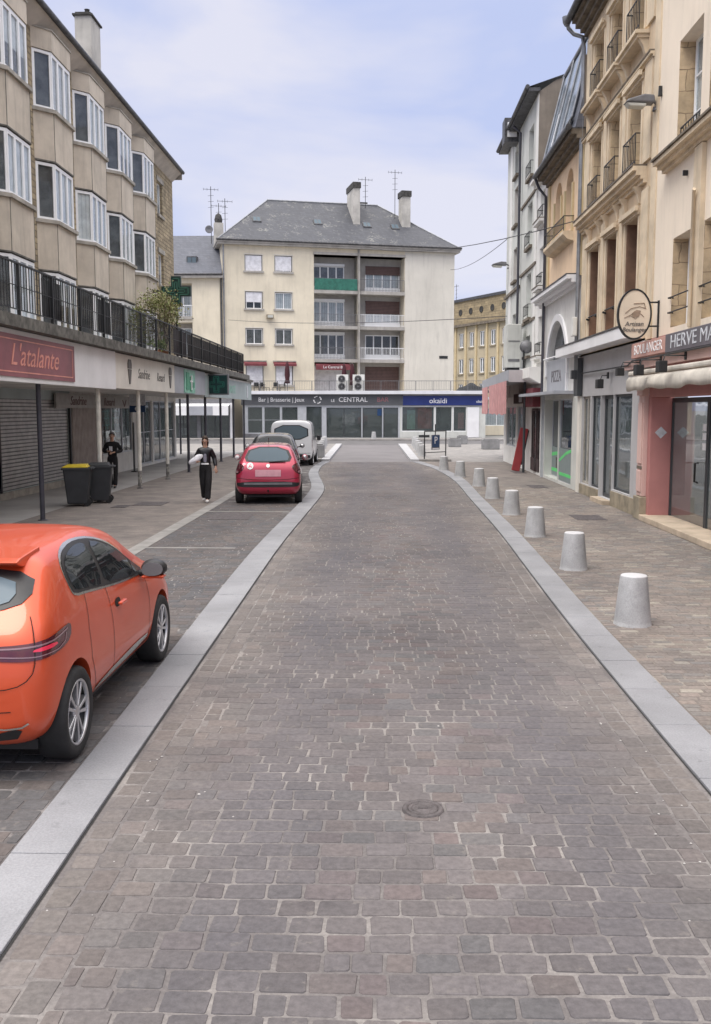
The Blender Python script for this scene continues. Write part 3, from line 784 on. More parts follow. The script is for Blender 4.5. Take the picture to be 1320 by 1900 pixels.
# ------------------------------------------------------------ left: apartment block over the arcade
XW = -9.7
bld = thing('apartment_building', 'long brown apartment block with faceted bay windows above the left arcade', 'building', (XW, 30, 0))
FL = frame((XW, 0, 0), (0, 1, 0), (1, 0, 0))         # u = world y, w outward, z
ZS = [4.78, 7.83, 10.88]                              # sill heights
YB0, YB1 = 13, 45.1
m = MB(FL)
ops = [(42.0, 43.0, 10.95, 12.35), (42.0, 43.0, 7.9, 9.3), (42.0, 43.0, 4.9, 6.3)]
wall(m, YB0, YB1, 4.2, 13.35, ops, .18)
m.add([(YB1, 0, 4.2), (YB1, -11, 4.2), (YB1, -11, 13.35), (YB1, 0, 13.35)], [(0, 1, 2, 3)], 0)
m.add([(YB0, 0, 4.2), (YB0, -11, 4.2), (YB0, -11, 13.35), (YB0, 0, 13.35)], [(0, 1, 2, 3)], 0)
m.add([(YB0, -11, 4.2), (YB1, -11, 4.2), (YB1, -11, 13.35), (YB0, -11, 13.35)], [(0, 1, 2, 3)], 0)
wl = m.build('wall', ['rubble', 'room'], bld)
for a, b, c, d in ops:
    window(bld, FL, a, b, c, d, -.12, 2, back='curtain', backf=.6)
    k = MB(FL); k.box(a - .08, b + .08, -.02, .09, c - .12, c - .002); k.build('sill', 'sill', bld)
    k = MB(FL); k.box(a - .12, b + .12, -.02, .05, d + .002, d + .2); k.build('lintel', 'sill', bld)
# roof with deep eave
m = MB(FL)
m.add([(YB0, .42, 13.42), (YB1 + .05, .42, 13.42), (YB1 + .05, -5.5, 16.3), (YB0, -5.5, 16.3), (YB0, -11.4, 13.42), (YB1 + .05, -11.4, 13.42)], [(0, 1, 2, 3), (3, 2, 5, 4), (0, 3, 4), (1, 5, 2)])
rf = m.build('roof', 'slate', bld)
m = MB(FL); m.prism([(0.0, 13.352), (.40, 13.37), (.40, 13.42), (0, 13.42)], YB0, YB1, 0)
m.v = []; m.f = []; m.mi = []
m.add([(YB0, .0, 12.98), (YB1 + .02, .0, 12.98), (YB1 + .02, .44, 13.36), (YB0, .44, 13.36), (YB0, .0, 13.41), (YB1 + .02, .0, 13.41), (YB1 + .02, .44, 13.41), (YB0, .44, 13.41)],
      [(0, 1, 2, 3), (4, 5, 6, 7), (2, 3, 7, 6), (0, 1, 5, 4), (0, 3, 7, 4), (1, 2, 6, 5)])
m.build('soffit', 'eave', bld)
m = MB(FL); m.tube([(YB0, .50, 13.42), (YB1 + .1, .50, 13.42)], .085, 10); m.box(YB0, YB1 + .1, .38, .50, 13.43, 13.49)
m.build('gutter', 'zincdark', bld)
m = MB(FL); m.box(YB1 + .03, YB1 + .12, -5, .45, 13.1, 13.40); m.build('verge_board', 'sill', bld)
# chimneys
def chimney(parent, fr, a, b, w0, w1, z0, z1, mt='chim', cap=.22, pots=2, capm='soot', name='chimney'):
    m = MB(fr); m.box(a, b, w0, w1, z0, z1); c = m.build(name, mt, parent, bevel=.01)
    m = MB(fr); m.box(a - .07, b + .07, w0 - .07, w1 + .07, z1, z1 + cap * .45)
    m.box(a + .02, b - .02, w0 + .02, w1 - .02, z1 + cap * .45, z1 + cap)
    m.build('cap', capm, c)
    for k in range(pots):
        x = a + (b - a) * (k + .5) / pots; m = MB(fr); m.lathe([(.11, z1 + cap), (.09, z1 + cap + .28), (.11, z1 + cap + .3), (.07, z1 + cap + .3)], 12, (x, (w0 + w1) / 2, 0)); m.build('pot', 'soot', c)
    return c
chimney(rf, FL, 37.4, 38.6, -1.95, -1.32, 13.9, 17.35, 'chim', .14, 1)
chimney(rf, FL, 27, 28.2, -4.6, -4.0, 15.3, 17.6, 'chim', .14, 2)
# bays
def bay(y0, k, zt, zb, blind):
    """one storey of one bay: parapet below zt sill, glazing above"""
    pl = [(y0 - .46, 0), (y0, .43), (y0 + 1.62, .43), (y0 + 2.08, 0)]
    z0, z1 = zt, zt + 1.58
    def grow(g): return [(y0 - .46 - g, 0), (y0 - g * .45, .43 + g), (y0 + 1.62 + g * .45, .43 + g), (y0 + 2.08 + g, 0)]
    m = MB(FL); m.prism(pl, zb, zt - .10)
    b = m.build('bay_window', 'panel', bld)
    m = MB(FL); m.prism(grow(.085), zt - .10, zt); m.build('sill', 'sill', b)
    m = MB(FL); m.prism(grow(.006), zb - .012, zb + .03)
    for j in (pl[1], pl[2]): m.box(j[0] - .007, j[0] + .007, .42, .437, zb, zt - .1)
    m.build('panel_joint', 'slabedge', b)
    segs = [(pl[0], pl[1]), (pl[1], pl[2]), (pl[2], pl[3])]
    for si, (p, q) in enumerate(segs):
        o = FL @ Vector((p[0], p[1], 0)); e = FL @ Vector((q[0], q[1], 0)); u = (e - o); Ls = u.length; u.normalize()
        nn = Vector((-u.y, u.x, 0)); nn = nn if nn.x * 1 + 0 > 0 else -nn
        if si == 0: nn = Vector((abs(nn.x), -abs(nn.y), 0))
        if si == 2: nn = Vector((abs(nn.x), abs(nn.y), 0))
        fr = frame(o, u, nn)
        if si == 1:
            window(b, fr, .0, Ls, z0, z1, -.03, 3, ft=.095, back='curtain' if blind != 2 else 'whiteshut', backf=1 if blind != 3 else .55)
        else:
            window(b, fr, .03, Ls, z0, z1, -.03, 1, ft=.08, back=('curtain' if blind == 1 else 'roomgrey') if si == 0 else 'curtain', backf=1)
    return b
for bi in range(-1, 5):
    y0 = 24.1 + 3.5 * bi
    for k, zt in enumerate(ZS):
        zb = 4.26 if k == 0 else ZS[k - 1] + 1.62
        bay(y0, k, zt, zb, (1, 0, 0, 3, 0, 2)[(bi * 2 + k + 1) % 6])
    pl = [(y0 - .46, 0), (y0, .43), (y0 + 1.62, .43), (y0 + 2.08, 0)]
    m = MB(FL); m.prism(pl, ZS[2] + 1.60, 13.02); hd = m.build('bay_head', 'panel', bld)
    m = MB(FL); m.prism([(y0 - .5, 0), (y0 - .02, .46), (y0 + 1.64, .46), (y0 + 2.12, 0)], 13.02, 13.06); m.build('moulding', 'sill', hd)
# backs of the lowest storey: dark doorways between bays onto the terrace
# ------------------------------------------------------------ arcade
XF = -7.3
arc = thing('shopping_arcade', 'low arcade with slim posts and stained concrete terrace edge along the left pavement', 'arcade', (-8.5, 30, 0))
m = MB(); m.box(-12, -7.02, 13, 51.2, 4.04, 4.28); m.box(-12, -7.18, 51.2, 53.9, 3.98, 4.1); m.build('terrace_slab', 'slabedge', arc)
m = MB(); m.box(-12, -7.34, 13, 53.8, 3.04, 3.98); m.build('ceiling', 'soffit', arc)
py = [16.6, 20.7, 25.1, 29.3, 33.2, 36.9, 40.6, 44.5, 48.4, 52.2]
for i, y in enumerate(py):
    mt = 'postwhite' if i in (2, 3, 4) else 'postdark'
    m = MB(); m.tube([(-7.5, y, 0), (-7.5, y, 3.06)], .062 if i in (2, 3, 4) else .055, 14)
    p = m.build('post', mt, arc)
    m = MB(); m.lathe([(.11, 0), (.11, .012), (.065, .02)], 14, (-7.5, y, 0)); m.build('foot_plate', 'postdark', p)
    if i in (3, 4):
        m = MB(); m.lathe([(.0635, .02), (.0638, .12), (.0635, .55)], 14, (-7.5, y, 0)); m.build('scuffed_band', stone('peeling paint', (.60, .58, .53), (.10, .10, .10), (.3, .3, .3), .07, .09, .01), p)
for y in (47.6, 52): m = MB(); m.tube([(-11, y, 0), (-11, y, 3.06)], .055, 12); m.build('post', 'postdark', arc)
# shop signs on the fascia
TY = lambda y, z, off=.0: frame((XF + off, y, z), (0, 1, 0), (1, 0, 0))
def fascia(label, y0, y1, z0, z1, mt, x1=XF + .0, x0=XF - .06, name='shop_sign'):
    t = thing(name, label, 'shop sign', (x1, (y0 + y1) / 2, z0))
    m = MB(); m.box(x0, x1, y0 + .008, y1 - .008, z0, z1); m.build('fascia', mt, t, bevel=.008)
    return t
t = fascia('white fascia with burgundy panel and looping pink script lettering', 13, 26, 3.0, 4.03, 'white', XF + .05)
m = MB(); m.box(XF + .052, XF + .075, 13.9, 22.4, 3.10, 3.93); b = m.build('board', 'burg', t)
m = MB()
for (a, c, e, f) in ((14.05, 22.25, 3.82, 3.845), (14.05, 22.25, 3.185, 3.21)): m.box(XF + .077, XF + .082, a, c, e, f)
for a in (14.05, 22.22): m.box(XF + .077, XF + .082, a, a + .03, 3.21, 3.82)
m.build('border', 'gold', b)
text("L'atalante", .62, TY(19.85, 3.52, .077), 'gold', b, shear=.35, wide=1.18)
t = fascia('cream fascia with grey cone emblems and grey script lettering', 26, 33.7, 3.04, 4.02, 'cream')
text('Sandrine', .42, TY(29.3, 3.52, .002), 'ink', t, shear=.3, wide=1.0)
text('Renard', .40, TY(31.55, 3.50, .002), 'ink', t, shear=.3, wide=.95)
def cone(y):
    m = MB(TY(y, 3.52, .004)); m.prism([(-.05, -.33), (.05, -.33), (.19, .1), (-.19, .1)], 0, .02, 1); m.prism([(-.2, .12), (.2, .12), (.2, .26), (.13, .38), (-.13, .38), (-.2, .26)], 0, .02, 1)
    m.box(-.12, .12, 0, .022, -.06, -.04); m.build('emblem', 'ink', t)
cone(27.6); cone(32.95)
t = fascia('grey fascia with a pale green pharmacy panel', 33.7, 39.6, 3.04, 4.0, 'greyfas')
m = MB(); m.box(XF + .002, XF + .03, 35.3, 37.3, 3.08, 3.95); g = m.build('panel', 'greenl', t)
m = MB(); m.box(XF + .032, XF + .05, 35.55, 36.1, 3.2, 3.85); m.box(XF + .032, XF + .05, 36.25, 36.6, 3.15, 3.7); m.box(XF + .032, XF + .05, 36.7, 37.1, 3.3, 3.5); m.build('emblem', 'green', g)
m = MB(); m.tube([(XF + .06, 36.42, 3.2), (XF + .06, 36.42, 3.75)], .035, 8); m.box(XF + .05, XF + .07, 36.2, 36.65, 3.5, 3.56); m.build('emblem', 'lit', g)
t = fascia('grey green fascia with pale green lettering at the far end of the arcade', 39.6, 53.9, 2.98, 3.88, 'greyfas2')
text('SANTÉ', .55, TY(46.9, 3.42, .002), 'greenl', t, wide=1.3)
m = MB(); m.box(XF + .01, XF + .02, 51.9, 52.3, 3.1, 3.75); m.build('sticker', 'label', t)
# projecting pharmacy screen, facing the viewer
t = thing('pharmacy_screen', 'dark green screen with a faint cross projecting from the arcade fascia', 'sign', (-7.0, 40.5, 3.5))
m = MB(); m.box(-7.5, -6.46, 40.5, 40.66, 3.08, 3.96); b = m.build('case', 'lampgrey', t, bevel=.01)
m = MB(); m.box(-7.45, -6.52, 40.485, 40.499, 3.13, 3.91); m.build('screen', 'deepgreen', b)
M['crossgreen'] = mat('dim green diodes', (.02, .19, .14), .4, .2, 3)
m = MB()
for s_ in (.30, .20, .10):
    pass
def cross_outline(m, cx, cz, a, b, th, y0, y1):
    """outline of a plus sign: arm half length a, half width b"""
    P_ = [(-b, -a), (b, -a), (b, -b), (a, -b), (a, b), (b, b), (b, a), (-b, a), (-b, b), (-a, b), (-a, -b), (-b, -b)]
    for i in range(12):
        (xa, za), (xb, zb) = P_[i], P_[(i + 1) % 12]
        m.box(cx + min(xa, xb) - th, cx + max(xa, xb) + th, y0, y1, cz + min(za, zb) - th, cz + max(za, zb) + th)
cross_outline(m, -6.985, 3.52, .33, .11, .011, 40.474, 40.484); cross_outline(m, -6.985, 3.52, .27, .06, .011, 40.472, 40.483)
m.build('cross', 'crossgreen', b)
# big pharmacy cross above the terrace
t = thing('pharmacy_cross', 'large green pharmacy cross mounted above the terrace shrub', 'sign', (-8.35, 39, 7.3))
Pc = [(-.2, -.6), (.2, -.6), (.2, -.2), (.6, -.2), (.6, .2), (.2, .2), (.2, .6), (-.2, .6), (-.2, .2), (-.6, .2), (-.6, -.2), (-.2, -.2)]
m = MB(Matrix.Translation((-8.32, 39, 7.25)))
m.prism(Pc, 0, .16, 1); b = m.build('case', mat('dark green case', (.015, .045, .035), .5), t)
m = MB(); cross_outline(m, -8.32, 7.25, .5, .13, .02, 38.975, 38.99); cross_outline(m, -8.32, 7.25, .36, .05, .02, 38.97, 38.99); m.build('outline', mat('pale green tubing', (.05, .17, .115), .5), b)
m = MB(); m.box(-9.3, -8.9, 39.02, 39.1, 7.2, 7.3); m.box(-8.36, -8.28, 39.03, 39.1, 4.28, 6.68); m.build('bracket', 'black', t)
# ------------------------------------------------------------ terrace railing
rl = thing('terrace_railing', 'long black iron railing along the edge of the left terrace', 'railing', (-7.12, 32, 4.28))
XR = -7.12
ys = [13 + 1.92 * i for i in range(20)]
m = MB(); m.box(XR - .022, XR + .022, 13, ys[-1], 5.29, 5.325); m.build('top_rail', 'black', rl)
m = MB(); m.box(XR - .012, XR + .012, 13, ys[-1], 4.40, 4.42); m.box(XR - .008, XR + .008, 13, ys[-1], 4.86, 4.875); m.build('lower_rail', 'black', rl)
for i, y in enumerate(ys):
    m = MB(); m.box(XR - .03, XR + .03, y - .03, y + .03, 4.05, 5.3); m.build('post', 'black', rl)
    if i < len(ys) - 1:
        m = MB(); n = 13
        for k in range(1, n):
            yy = y + 1.92 * k / n; m.box(XR - .008, XR + .008, yy - .008, yy + .008, 4.40, 5.3)
        m.build('baluster_panel', 'black', rl)
def hanging(label, y0, y1, z0, z1, mt, x=XR - .05, name='privacy_screen', cat='screen'):
    t = thing(name, label, cat, (x, (y0 + y1) / 2, z0)); n = max(8, int((y1 - y0) * 8)); vs = []; fs = []
    for i in range(n + 1):
        yy = y0 + (y1 - y0) * i / n; dx = .018 * math.sin(i * 1.7) + random.uniform(-.006, .006)
        vs += [(x + dx, yy, z0 + random.uniform(-.015, .015)), (x + dx * .6, yy, z1), (x + dx - .006, yy, z0), (x + dx * .6 - .006, yy, z1)]
    for i in range(n):
        a = i * 4; fs += [(a, a + 4, a + 5, a + 1), (a + 2, a + 3, a + 7, a + 6), (a + 1, a + 5, a + 7, a + 3), (a, a + 2, a + 6, a + 4)]
    mm = MB(); mm.add(vs, fs, smooth=True); mm.build('cloth', mt, t)
hanging('black cloth tied to the left railing, nearest of the screens', 20.2, 21.35, 4.42, 5.22, 'cloth')
hanging('second black cloth screen on the left railing', 24.2, 25.3, 4.42, 5.25, 'cloth')
hanging('dark brown reed screen beside the shrub on the terrace railing', 33.1, 35.3, 4.36, 5.26, 'darkwood')
hanging('long brown screening cloth on the far stretch of the terrace railing', 35.4, 49.3, 4.34, 5.24, 'screen')
# small items behind the railing
def foliage(name, parent, c, rad, n, size, mats, droop=0, bias=None, seed=1):
    rnd = random.Random(seed); m = MB()
    clumps = [(Vector((rnd.gauss(0, .45) * rad[0], rnd.gauss(0, .45) * rad[1], rnd.gauss(0, .45) * rad[2])), rnd.uniform(.25, .55)) for _ in range(14)]
    for i in range(n):
        cc, s = rnd.choice(clumps)
        q = Vector(c) + cc + Vector((rnd.gauss(0, .5) * rad[0], rnd.gauss(0, .5) * rad[1], rnd.gauss(0, .5) * rad[2])) * s
        d = Vector((rnd.uniform(-1, 1), rnd.uniform(-1, 1), rnd.uniform(-.6 - droop, .9))).normalized()
        sd_ = d.cross(Vector((rnd.uniform(-1, 1), rnd.uniform(-1, 1), 1))).normalized()
        l = size * rnd.uniform(.6, 1.4); w = l * .28
        m.add([q, q + d * l * .5 + sd_ * w, q + d * l, q + d * l * .5 - sd_ * w], [(0, 1, 2, 3)], rnd.randrange(len(mats)))
    return m.build(name, mats, parent, recalc=False)
t = thing('shrub', 'wispy yellow green shrub in a pot behind the terrace railing', 'shrub', (-8.25, 36, 4.28))
m = MB(); m.lathe([(.16, 4.28), (.24, 4.62), (.26, 4.64), (.22, 4.62), (0, 4.6)], 20, (-8.25, 36, 0)); m.build('pot', 'terracotta', t)
m = MB()
rr = random.Random(4)
for k in range(16):
    a = rr.uniform(0, 6.28); e = Vector((-8.25 + math.cos(a) * rr.uniform(.3, 1.0), 36 + math.sin(a) * rr.uniform(.2, 1.0), 5.5 + rr.uniform(0, 1.6)))
    s = Vector((-8.25 + math.cos(a) * .08, 36 + math.sin(a) * .08, 4.6)); mid_ = (s + e) / 2 + Vector((0, 0, .25)); m.tube([s, mid_, e], .022, 5, r2=.006)
m.build('stem', 'twig', t)
foliage('foliage', t, (-8.35, 36, 6.2), (1.05, 1.0, .95), 4600, .085, ['leafpale', 'leafdull', 'leafdull'], seed=3)
t = thing('shrub', 'small bright green plant low behind the terrace railing', 'plant', (-7.55, 32.2, 4.28))
m = MB(); m.lathe([(.12, 4.28), (.16, 4.45), (0, 4.44)], 14, (-7.55, 32.2, 0)); m.build('pot', 'terracotta', t)
foliage('foliage', t, (-7.5, 32.2, 4.66), (.25, .4, .2), 500, .07, ['leafbright', 'leafpale'], seed=8)
# ------------------------------------------------------------ shopfronts under the arcade
XS = -10.2
FS = frame((XS, 0, 0), (0, 1, 0), (1, 0, 0))
sh = thing('shopfront', 'shuttered shop with wide steel roller shutter under the arcade', 'shop', (XS, 24, 0))
m = MB(FS); wall(m, 13, 31.0, 0, 3.05, [(15, 24.4, .22, 2.9), (25.1, 30.85, .22, 2.75)], .12); m.build('wall', ['greyfas2', 'room'], sh)
for a, b in ((15, 24.4), (25.1, 30.85)):
    m = MB(FS); m.box(a + .02, b - .02, -.08, -.04, .22, 2.9 if a == 15 else 2.75); m.build('roller_shutter', 'shutter', sh)
    for q in (a - .1, b): m = MB(FS); m.box(q, q + .1, -.02, .05, 0, 2.8); m.build('guide_rail', 'black', sh)
m = MB(FS); m.box(13, 31, 0, .06, 0, .2); m.build('sill', 'sill', sh)
sh = thing('shopfront', 'glazed shop with red poster and pale panels behind the white posts', 'shop', (XS, 39, 0))
m = MB(FS); ops = [(34.5, 38.9, .75, 2.85), (39.6, 42.2, .1, 2.85), (42.5, 46.9, .1, 2.85)]
wall(m, 31.0, 47.2, 0, 3.05, ops, .1, roomdep=1.2)
m.add([(47.2, 0, 0), (47.2, -6, 0), (47.2, -6, 3.05), (47.2, 0, 3.05)], [(0, 1, 2, 3)], 0)
m.build('wall', ['wall', 'roomgrey'], sh)
m = MB(FS); m.box(31.1, 34.4, .0, .05, .05, 2.65); m.build('plank_panel', 'greywood', sh)
window(sh, FS, 34.5, 38.9, .75, 2.85, -.05, 3, 'alu', pane='shopglass', back=None)
window(sh, FS, 39.6, 42.2, .1, 2.85, -.05, 2, 'alu', pane='shopglass', back=None, trans=1, name='door')
window(sh, FS, 42.5, 46.9, .1, 2.85, -.05, 3, 'alu', pane='shopglass', back=None, trans=1)
M['postermix'] = stone('mixed poster print', (.62, .10, .07), (.55, .40, .38), (.7, .68, .66), .34, .27, .03)
m = MB(FS); m.box(35.1, 37.6, -.2, -.19, 1.05, 2.5); m.build('poster', 'postermix', sh)
m = MB(FS); m.box(37.7, 38.2, -.15, -.14, 1.0, 2.6); m.build('poster', 'white', sh)
t = thing('shop_sign', 'long grey shop sign with dark red script lettering above the plank panel', 'shop sign', (XS, 33, 2.6))
m = MB(FS); m.box(29.3, 38.0, .07, .13, 2.50, 2.96); m.build('board', stripes('grey sign board streaked', (.28, .26, .235), (.33, .30, .27), 2), t)
fr = frame((XS + .132, 31.5, 2.73), (0, 1, 0), (1, 0, 0)); text('Sandrine', .42, fr, 'inkred', t, shear=.3, wide=1.15)
fr = frame((XS + .132, 35.1, 2.72), (0, 1, 0), (1, 0, 0)); text('Renard', .42, fr, 'inkred', t, shear=.3, wide=1.15)
m = MB(FS); m.prism([(36.9, 2.82), (37.0, 2.82), (37.2, 2.62), (37.4, 2.82), (37.5, 2.82), (37.22, 2.55), (37.18, 2.55)], .132, .14, 1); m.build('emblem', 'inkred', t)
t = thing('hanging_sign', 'small white and blue sign hung under the arcade ceiling by the white posts', 'sign', (-9.2, 34.0, 2.9))
m = MB(); m.box(-9.55, -8.95, 36, 36.05, 2.62, 3.04); m.build('panel', 'label', t)
m = MB(); m.box(-9.55, -8.95, 35.99, 36.045, 2.35, 2.60); m.build('panel', 'blue', t)
m = MB(); m.tube([(-9.25, 35.97, 2.48), (-9.25, 35.99, 2.48)], .09, 14); m.build('emblem', 'lit', t)
t = thing('standing_poster', 'tall narrow dark display stand in front of the red poster window', 'stand', (-9.7, 36.6, 0))
m = MB(); m.box(-9.72, -9.68, 37.0, 37.14, .0, 1.95); m.box(-9.8, -9.6, 36.95, 37.2, 0, .04); m.build('stand', 'black', t)
# ------------------------------------------------------------ wheelie bins
def bin_(x, y, lid, label, rz=0, s=1.0):
    t = thing('wheelie_bin', label, 'bin', (x, y, 0), rz, 'wheelie bins by the arcade posts')
    F = WM[t]; m = MB(F)
    a, b = .25 * s, .31 * s; d, e = .25 * s, .34 * s
    h = .98
    m.add([(-a, -d, .06), (a, -d, .06), (a, d, .06), (-a, d, .06), (-b, -e, h), (b, -e, h), (b, e, h), (-b, e, h)], [(0, 3, 2, 1), (4, 5, 6, 7), (0, 1, 5, 4), (1, 2, 6, 5), (2, 3, 7, 6), (3, 0, 4, 7)])
    bo = m.build('body', 'binbody', t, bevel=.03)
    m = MB(F); m.box(-b - .03, b + .03, -e - .03, e + .03, h - .05, h + .005); m.build('rim', 'binbody', bo, bevel=.01)
    m = MB(F); m.box(-b * .98, b * .98, -e - .02, e - .06, h + .006, h + .03)
    m.add([(-b * .96, -e, h + .03), (b * .96, -e, h + .03), (b * .96, e - .08, h + .03), (-b * .96, e - .08, h + .03), (-b * .8, -e + .08, h + .075), (b * .8, -e + .08, h + .075), (b * .8, e - .1, h + .085), (-b * .8, e - .1, h + .085)], [(4, 5, 6, 7), (0, 1, 5, 4), (1, 2, 6, 5), (2, 3, 7, 6), (3, 0, 4, 7)])
    m.build('lid', lid, t, bevel=.01)
    for sx in (-1, 1):
        m = MB(F); m.tube([(sx * (a - .06), e - .10, .1), (sx * (a + .0), e - .10, .1)], .1, 18); m.build('wheel', 'ruby', t)
    m = MB(F); m.tube([(-b * .8, e + .06, h - .02), (b * .8, e + .06, h - .02)], .018, 8)
    for sx in (-1, 1): m.tube([(sx * b * .8, e, h - .03), (sx * b * .8, e + .06, h - .02)], .018, 6)
    m.build('handle', 'binbody', t)
    return t, F, b, e
t, F, b, e = bin_(-7.72, 23.9, 'binlid', 'wheelie bin with bright yellow lid beside the white arcade post', R(-78), 1.0)
m = MB(F); m.box(-.04, .04, -.333, -.326, .62, .8); m.build('sticker', 'label', t)
t, F, b, e = bin_(-7.40, 24.75, 'binbody', 'all black wheelie bin behind the yellow lidded one', R(-78), .95)
m = MB(F); m.box(-.04, .04, -.325, -.316, .60, .78); m.build('sticker', 'label', t)
# ------------------------------------------------------------ centre: cream apartment house with recessed balconies
CA, CB = Vector((-13.5, 82, 0)), Vector((6.7, 87.2, 0))
CU = (CB - CA).normalized(); CN = Vector((CU.y, -CU.x, 0)); CL = (CB - CA).length
FC = frame(CA, CU, CN)
cb = thing('apartment_house', 'cream four storey apartment house with grey hipped slate roof at the end of the street', 'building', (-3.4, 84.6, 0))
ZT = 16.45
rows_ = [(14.32, 15.68), (11.13, 12.58), (8.12, 9.46), (4.6, 6.37)]
cols_ = [(1.94, 3.46), (4.52, 6.06)]
bays = [(7.97, 11.89), (12.09, 16.2)]
ops = [(a, b, c, d) for c, d in rows_ for a, b in cols_] + [(a, b, 3.9, 15.9, 1.35, 0) for a, b in bays]
m = MB(FC); wall(m, 0, CL, 0, ZT, ops, .16)
for a, b in (((0, 0), (0, -10.5)), ((CL, 0), (CL, -10.5)), ((0, -10.5), (CL, -10.5))):
    m.add([(a[0], a[1], 0), (b[0], b[1], 0), (b[0], b[1], ZT), (a[0], a[1], ZT)], [(0, 1, 2, 3)], 0)
m.build('wall', ['rendercream', 'room'], cb)
m = MB(FC); m.box(16.22, CL + .0, .003, .02, 0, ZT - .02); m.build('render_panel', 'renderbeige', cb)
st = [['whiteshut', 1], ['whiteshut', .93], ['whiteshut', .62], ['curtainx', 1], ['roomgrey', 1], ['roomgrey', 1], ['whiteshut', 1], ['whiteshut', 1]]
k = 0
for c, d in rows_:
    for a, b in cols_:
        s_, f_ = st[k]; k += 1
        if s_ == 'whiteshut':
            window(cb, FC, a + .08, b - .08, c, d - .08, -.1, 2, back=None)
            rollshutter(cb, FC, a + .06, b - .06, d - (d - c) * f_, d - .05, -.055)
        else: window(cb, FC, a + .05, b - .05, c, d - .05, -.1, 2, back=s_)
        m = MB(FC); m.box(a - .12, b + .12, -.02, .13, c - .16, c - .01); m.build('sill', 'slab', cb)
        m = MB(FC); m.box(a - .05, a, .002, .03, c, d + .05); m.box(b, b + .05, .002, .03, c, d + .05); m.box(a - .05, b + .05, .002, .035, d, d + .09); m.build('surround', 'renderbeige', cb)
# recesses: back walls, slabs, glazing, balustrades
for bi, (a, b) in enumerate(bays):
    bo = [(11 - 3.0, 11.0)] if bi == 0 else [(12.88, 16.15)]
    fl = [3.95, 6.78, 9.68, 12.75]
    wins = [((8.05 if bi == 0 else 12.9), (10.98 if bi == 0 else 16.1), z + (.55 if z > 4 else .05), z + 2.38) for z in fl]
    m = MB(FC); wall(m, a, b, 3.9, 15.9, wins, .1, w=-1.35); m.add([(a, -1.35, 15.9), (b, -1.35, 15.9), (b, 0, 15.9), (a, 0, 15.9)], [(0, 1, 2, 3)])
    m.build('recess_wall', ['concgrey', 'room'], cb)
    for zi, z in enumerate(fl):
        p, q, c, d = wins[zi]
        if zi: 
            m = MB(FC); m.box(a, b, -1.34, .06, z - .16, z + .12); m.build('balcony_slab', 'slab', cb)
        if zi == 0:
            rollshutter(cb, FC, p, q, c, d, -1.38, 'whiteshut' if bi == 0 else 'brownshut')
            continue
        back = {(0, 1): 'roomgrey', (0, 2): 'curtainx', (0, 3): 'roomgrey', (1, 1): None, (1, 2): 'whiteshut', (1, 3): 'curtainx'}[(bi, zi)]
        window(cb, FC, p, q, c, d, -1.40, 4, back=back, ft=.09)
        m = MB(FC); m.box(p - .05, q + .05, -1.36, -1.28, z + .14, c); m.build('window_base', 'whiteframe', cb)
        if bi == 0: m = MB(FC); m.box(p, q, -1.37, -1.22, d - .02, d + .2); m.build('shutter_box', 'whiteframe', cb)
        if bi == 1 and zi >= 2: rollshutter(cb, FC, p + .02, q, z + (1.35 if zi == 2 else 1.75), d + .12, -1.30, 'brownshut')
        # balustrade
        mt = 'whiteframe' if (bi == 1 and zi in (1, 2)) else 'lampgrey'
        m = MB(FC); h = 1.0
        m.box(a + .02, b - .02, .01, .045, z + .12 + h, z + .16 + h); m.box(a + .02, b - .02, .01, .035, z + .2, z + .23)
        n = 30
        for j in range(n + 1):
            x = a + .03 + (b - a - .06) * j / n; m.box(x - .011, x + .011, .012, .034, z + .12, z + .12 + h)
        m.build('balustrade', mt, cb)
        if bi == 0 and zi == 3:
            m = MB(FC); m.box(a + .04, b - .04, .05, .075, z + .14, z + 1.12); m.build('balcony_screen', 'greencloth', cb)
m = MB(FC); m.box(bays[0][1], bays[1][0], -1.34, .10, 3.95, ZT); m.build('pier', 'slab', cb)
m = MB(FC); m.tube([(12.02, .17, 3.95), (12.02, .17, ZT)], .05, 8); m.build('rainwater_pipe', 'slab', cb)
m = MB(FC); m.tube([(.12, .1, 3.9), (.12, .1, ZT + .1)], .06, 8); m.build('rainwater_pipe', 'zinc', cb)
for a, b in bays: m = MB(FC); m.box(a - .05, b + .05, .003, .12, 15.9, 16.1); m.build('lintel', 'slab', cb)
# eaves and roof
m = MB(FC); m.box(-.4, CL + .4, -10.9, .42, ZT, ZT + .16); m.box(-.48, CL + .48, -11, .52, ZT + .162, ZT + .34); m.build('eaves', 'slab', cb)
m = MB(FC); m.tube([(-.5, .56, ZT + .36), (CL + .5, .56, ZT + .36)], .09, 8); m.build('gutter', 'zincdark', cb)
Z1, ZR = ZT + .34, 21.4
e = [(-.45, .5), (CL + .45, .5), (CL + .45, -10.9), (-.45, -10.9)]
m = MB(FC); m.add([(e[0][0], e[0][1], Z1), (e[1][0], e[1][1], Z1), (e[2][0], e[2][1], Z1), (e[3][0], e[3][1], Z1), (4.66, -5.2, ZR), (15.0, -5.2, ZR)],
      [(0, 1, 5, 4), (1, 2, 5), (2, 3, 4, 5), (3, 0, 4)])
rf = m.build('roof', 'slate', cb)
m = MB(FC); m.tube([(4.66, -5.2, ZR + .02), (15.0, -5.2, ZR + .02)], .09, 8); m.tube([(4.66, -5.2, ZR + .02), (-.45, .5, Z1)], .06, 6); m.tube([(15, -5.2, ZR + .02), (CL + .45, .5, Z1)], .06, 6); m.build('ridge', 'zinc', rf)
slope = (ZR - Z1) / 5.7
def rz_(w): return Z1 + (.5 - w) * slope
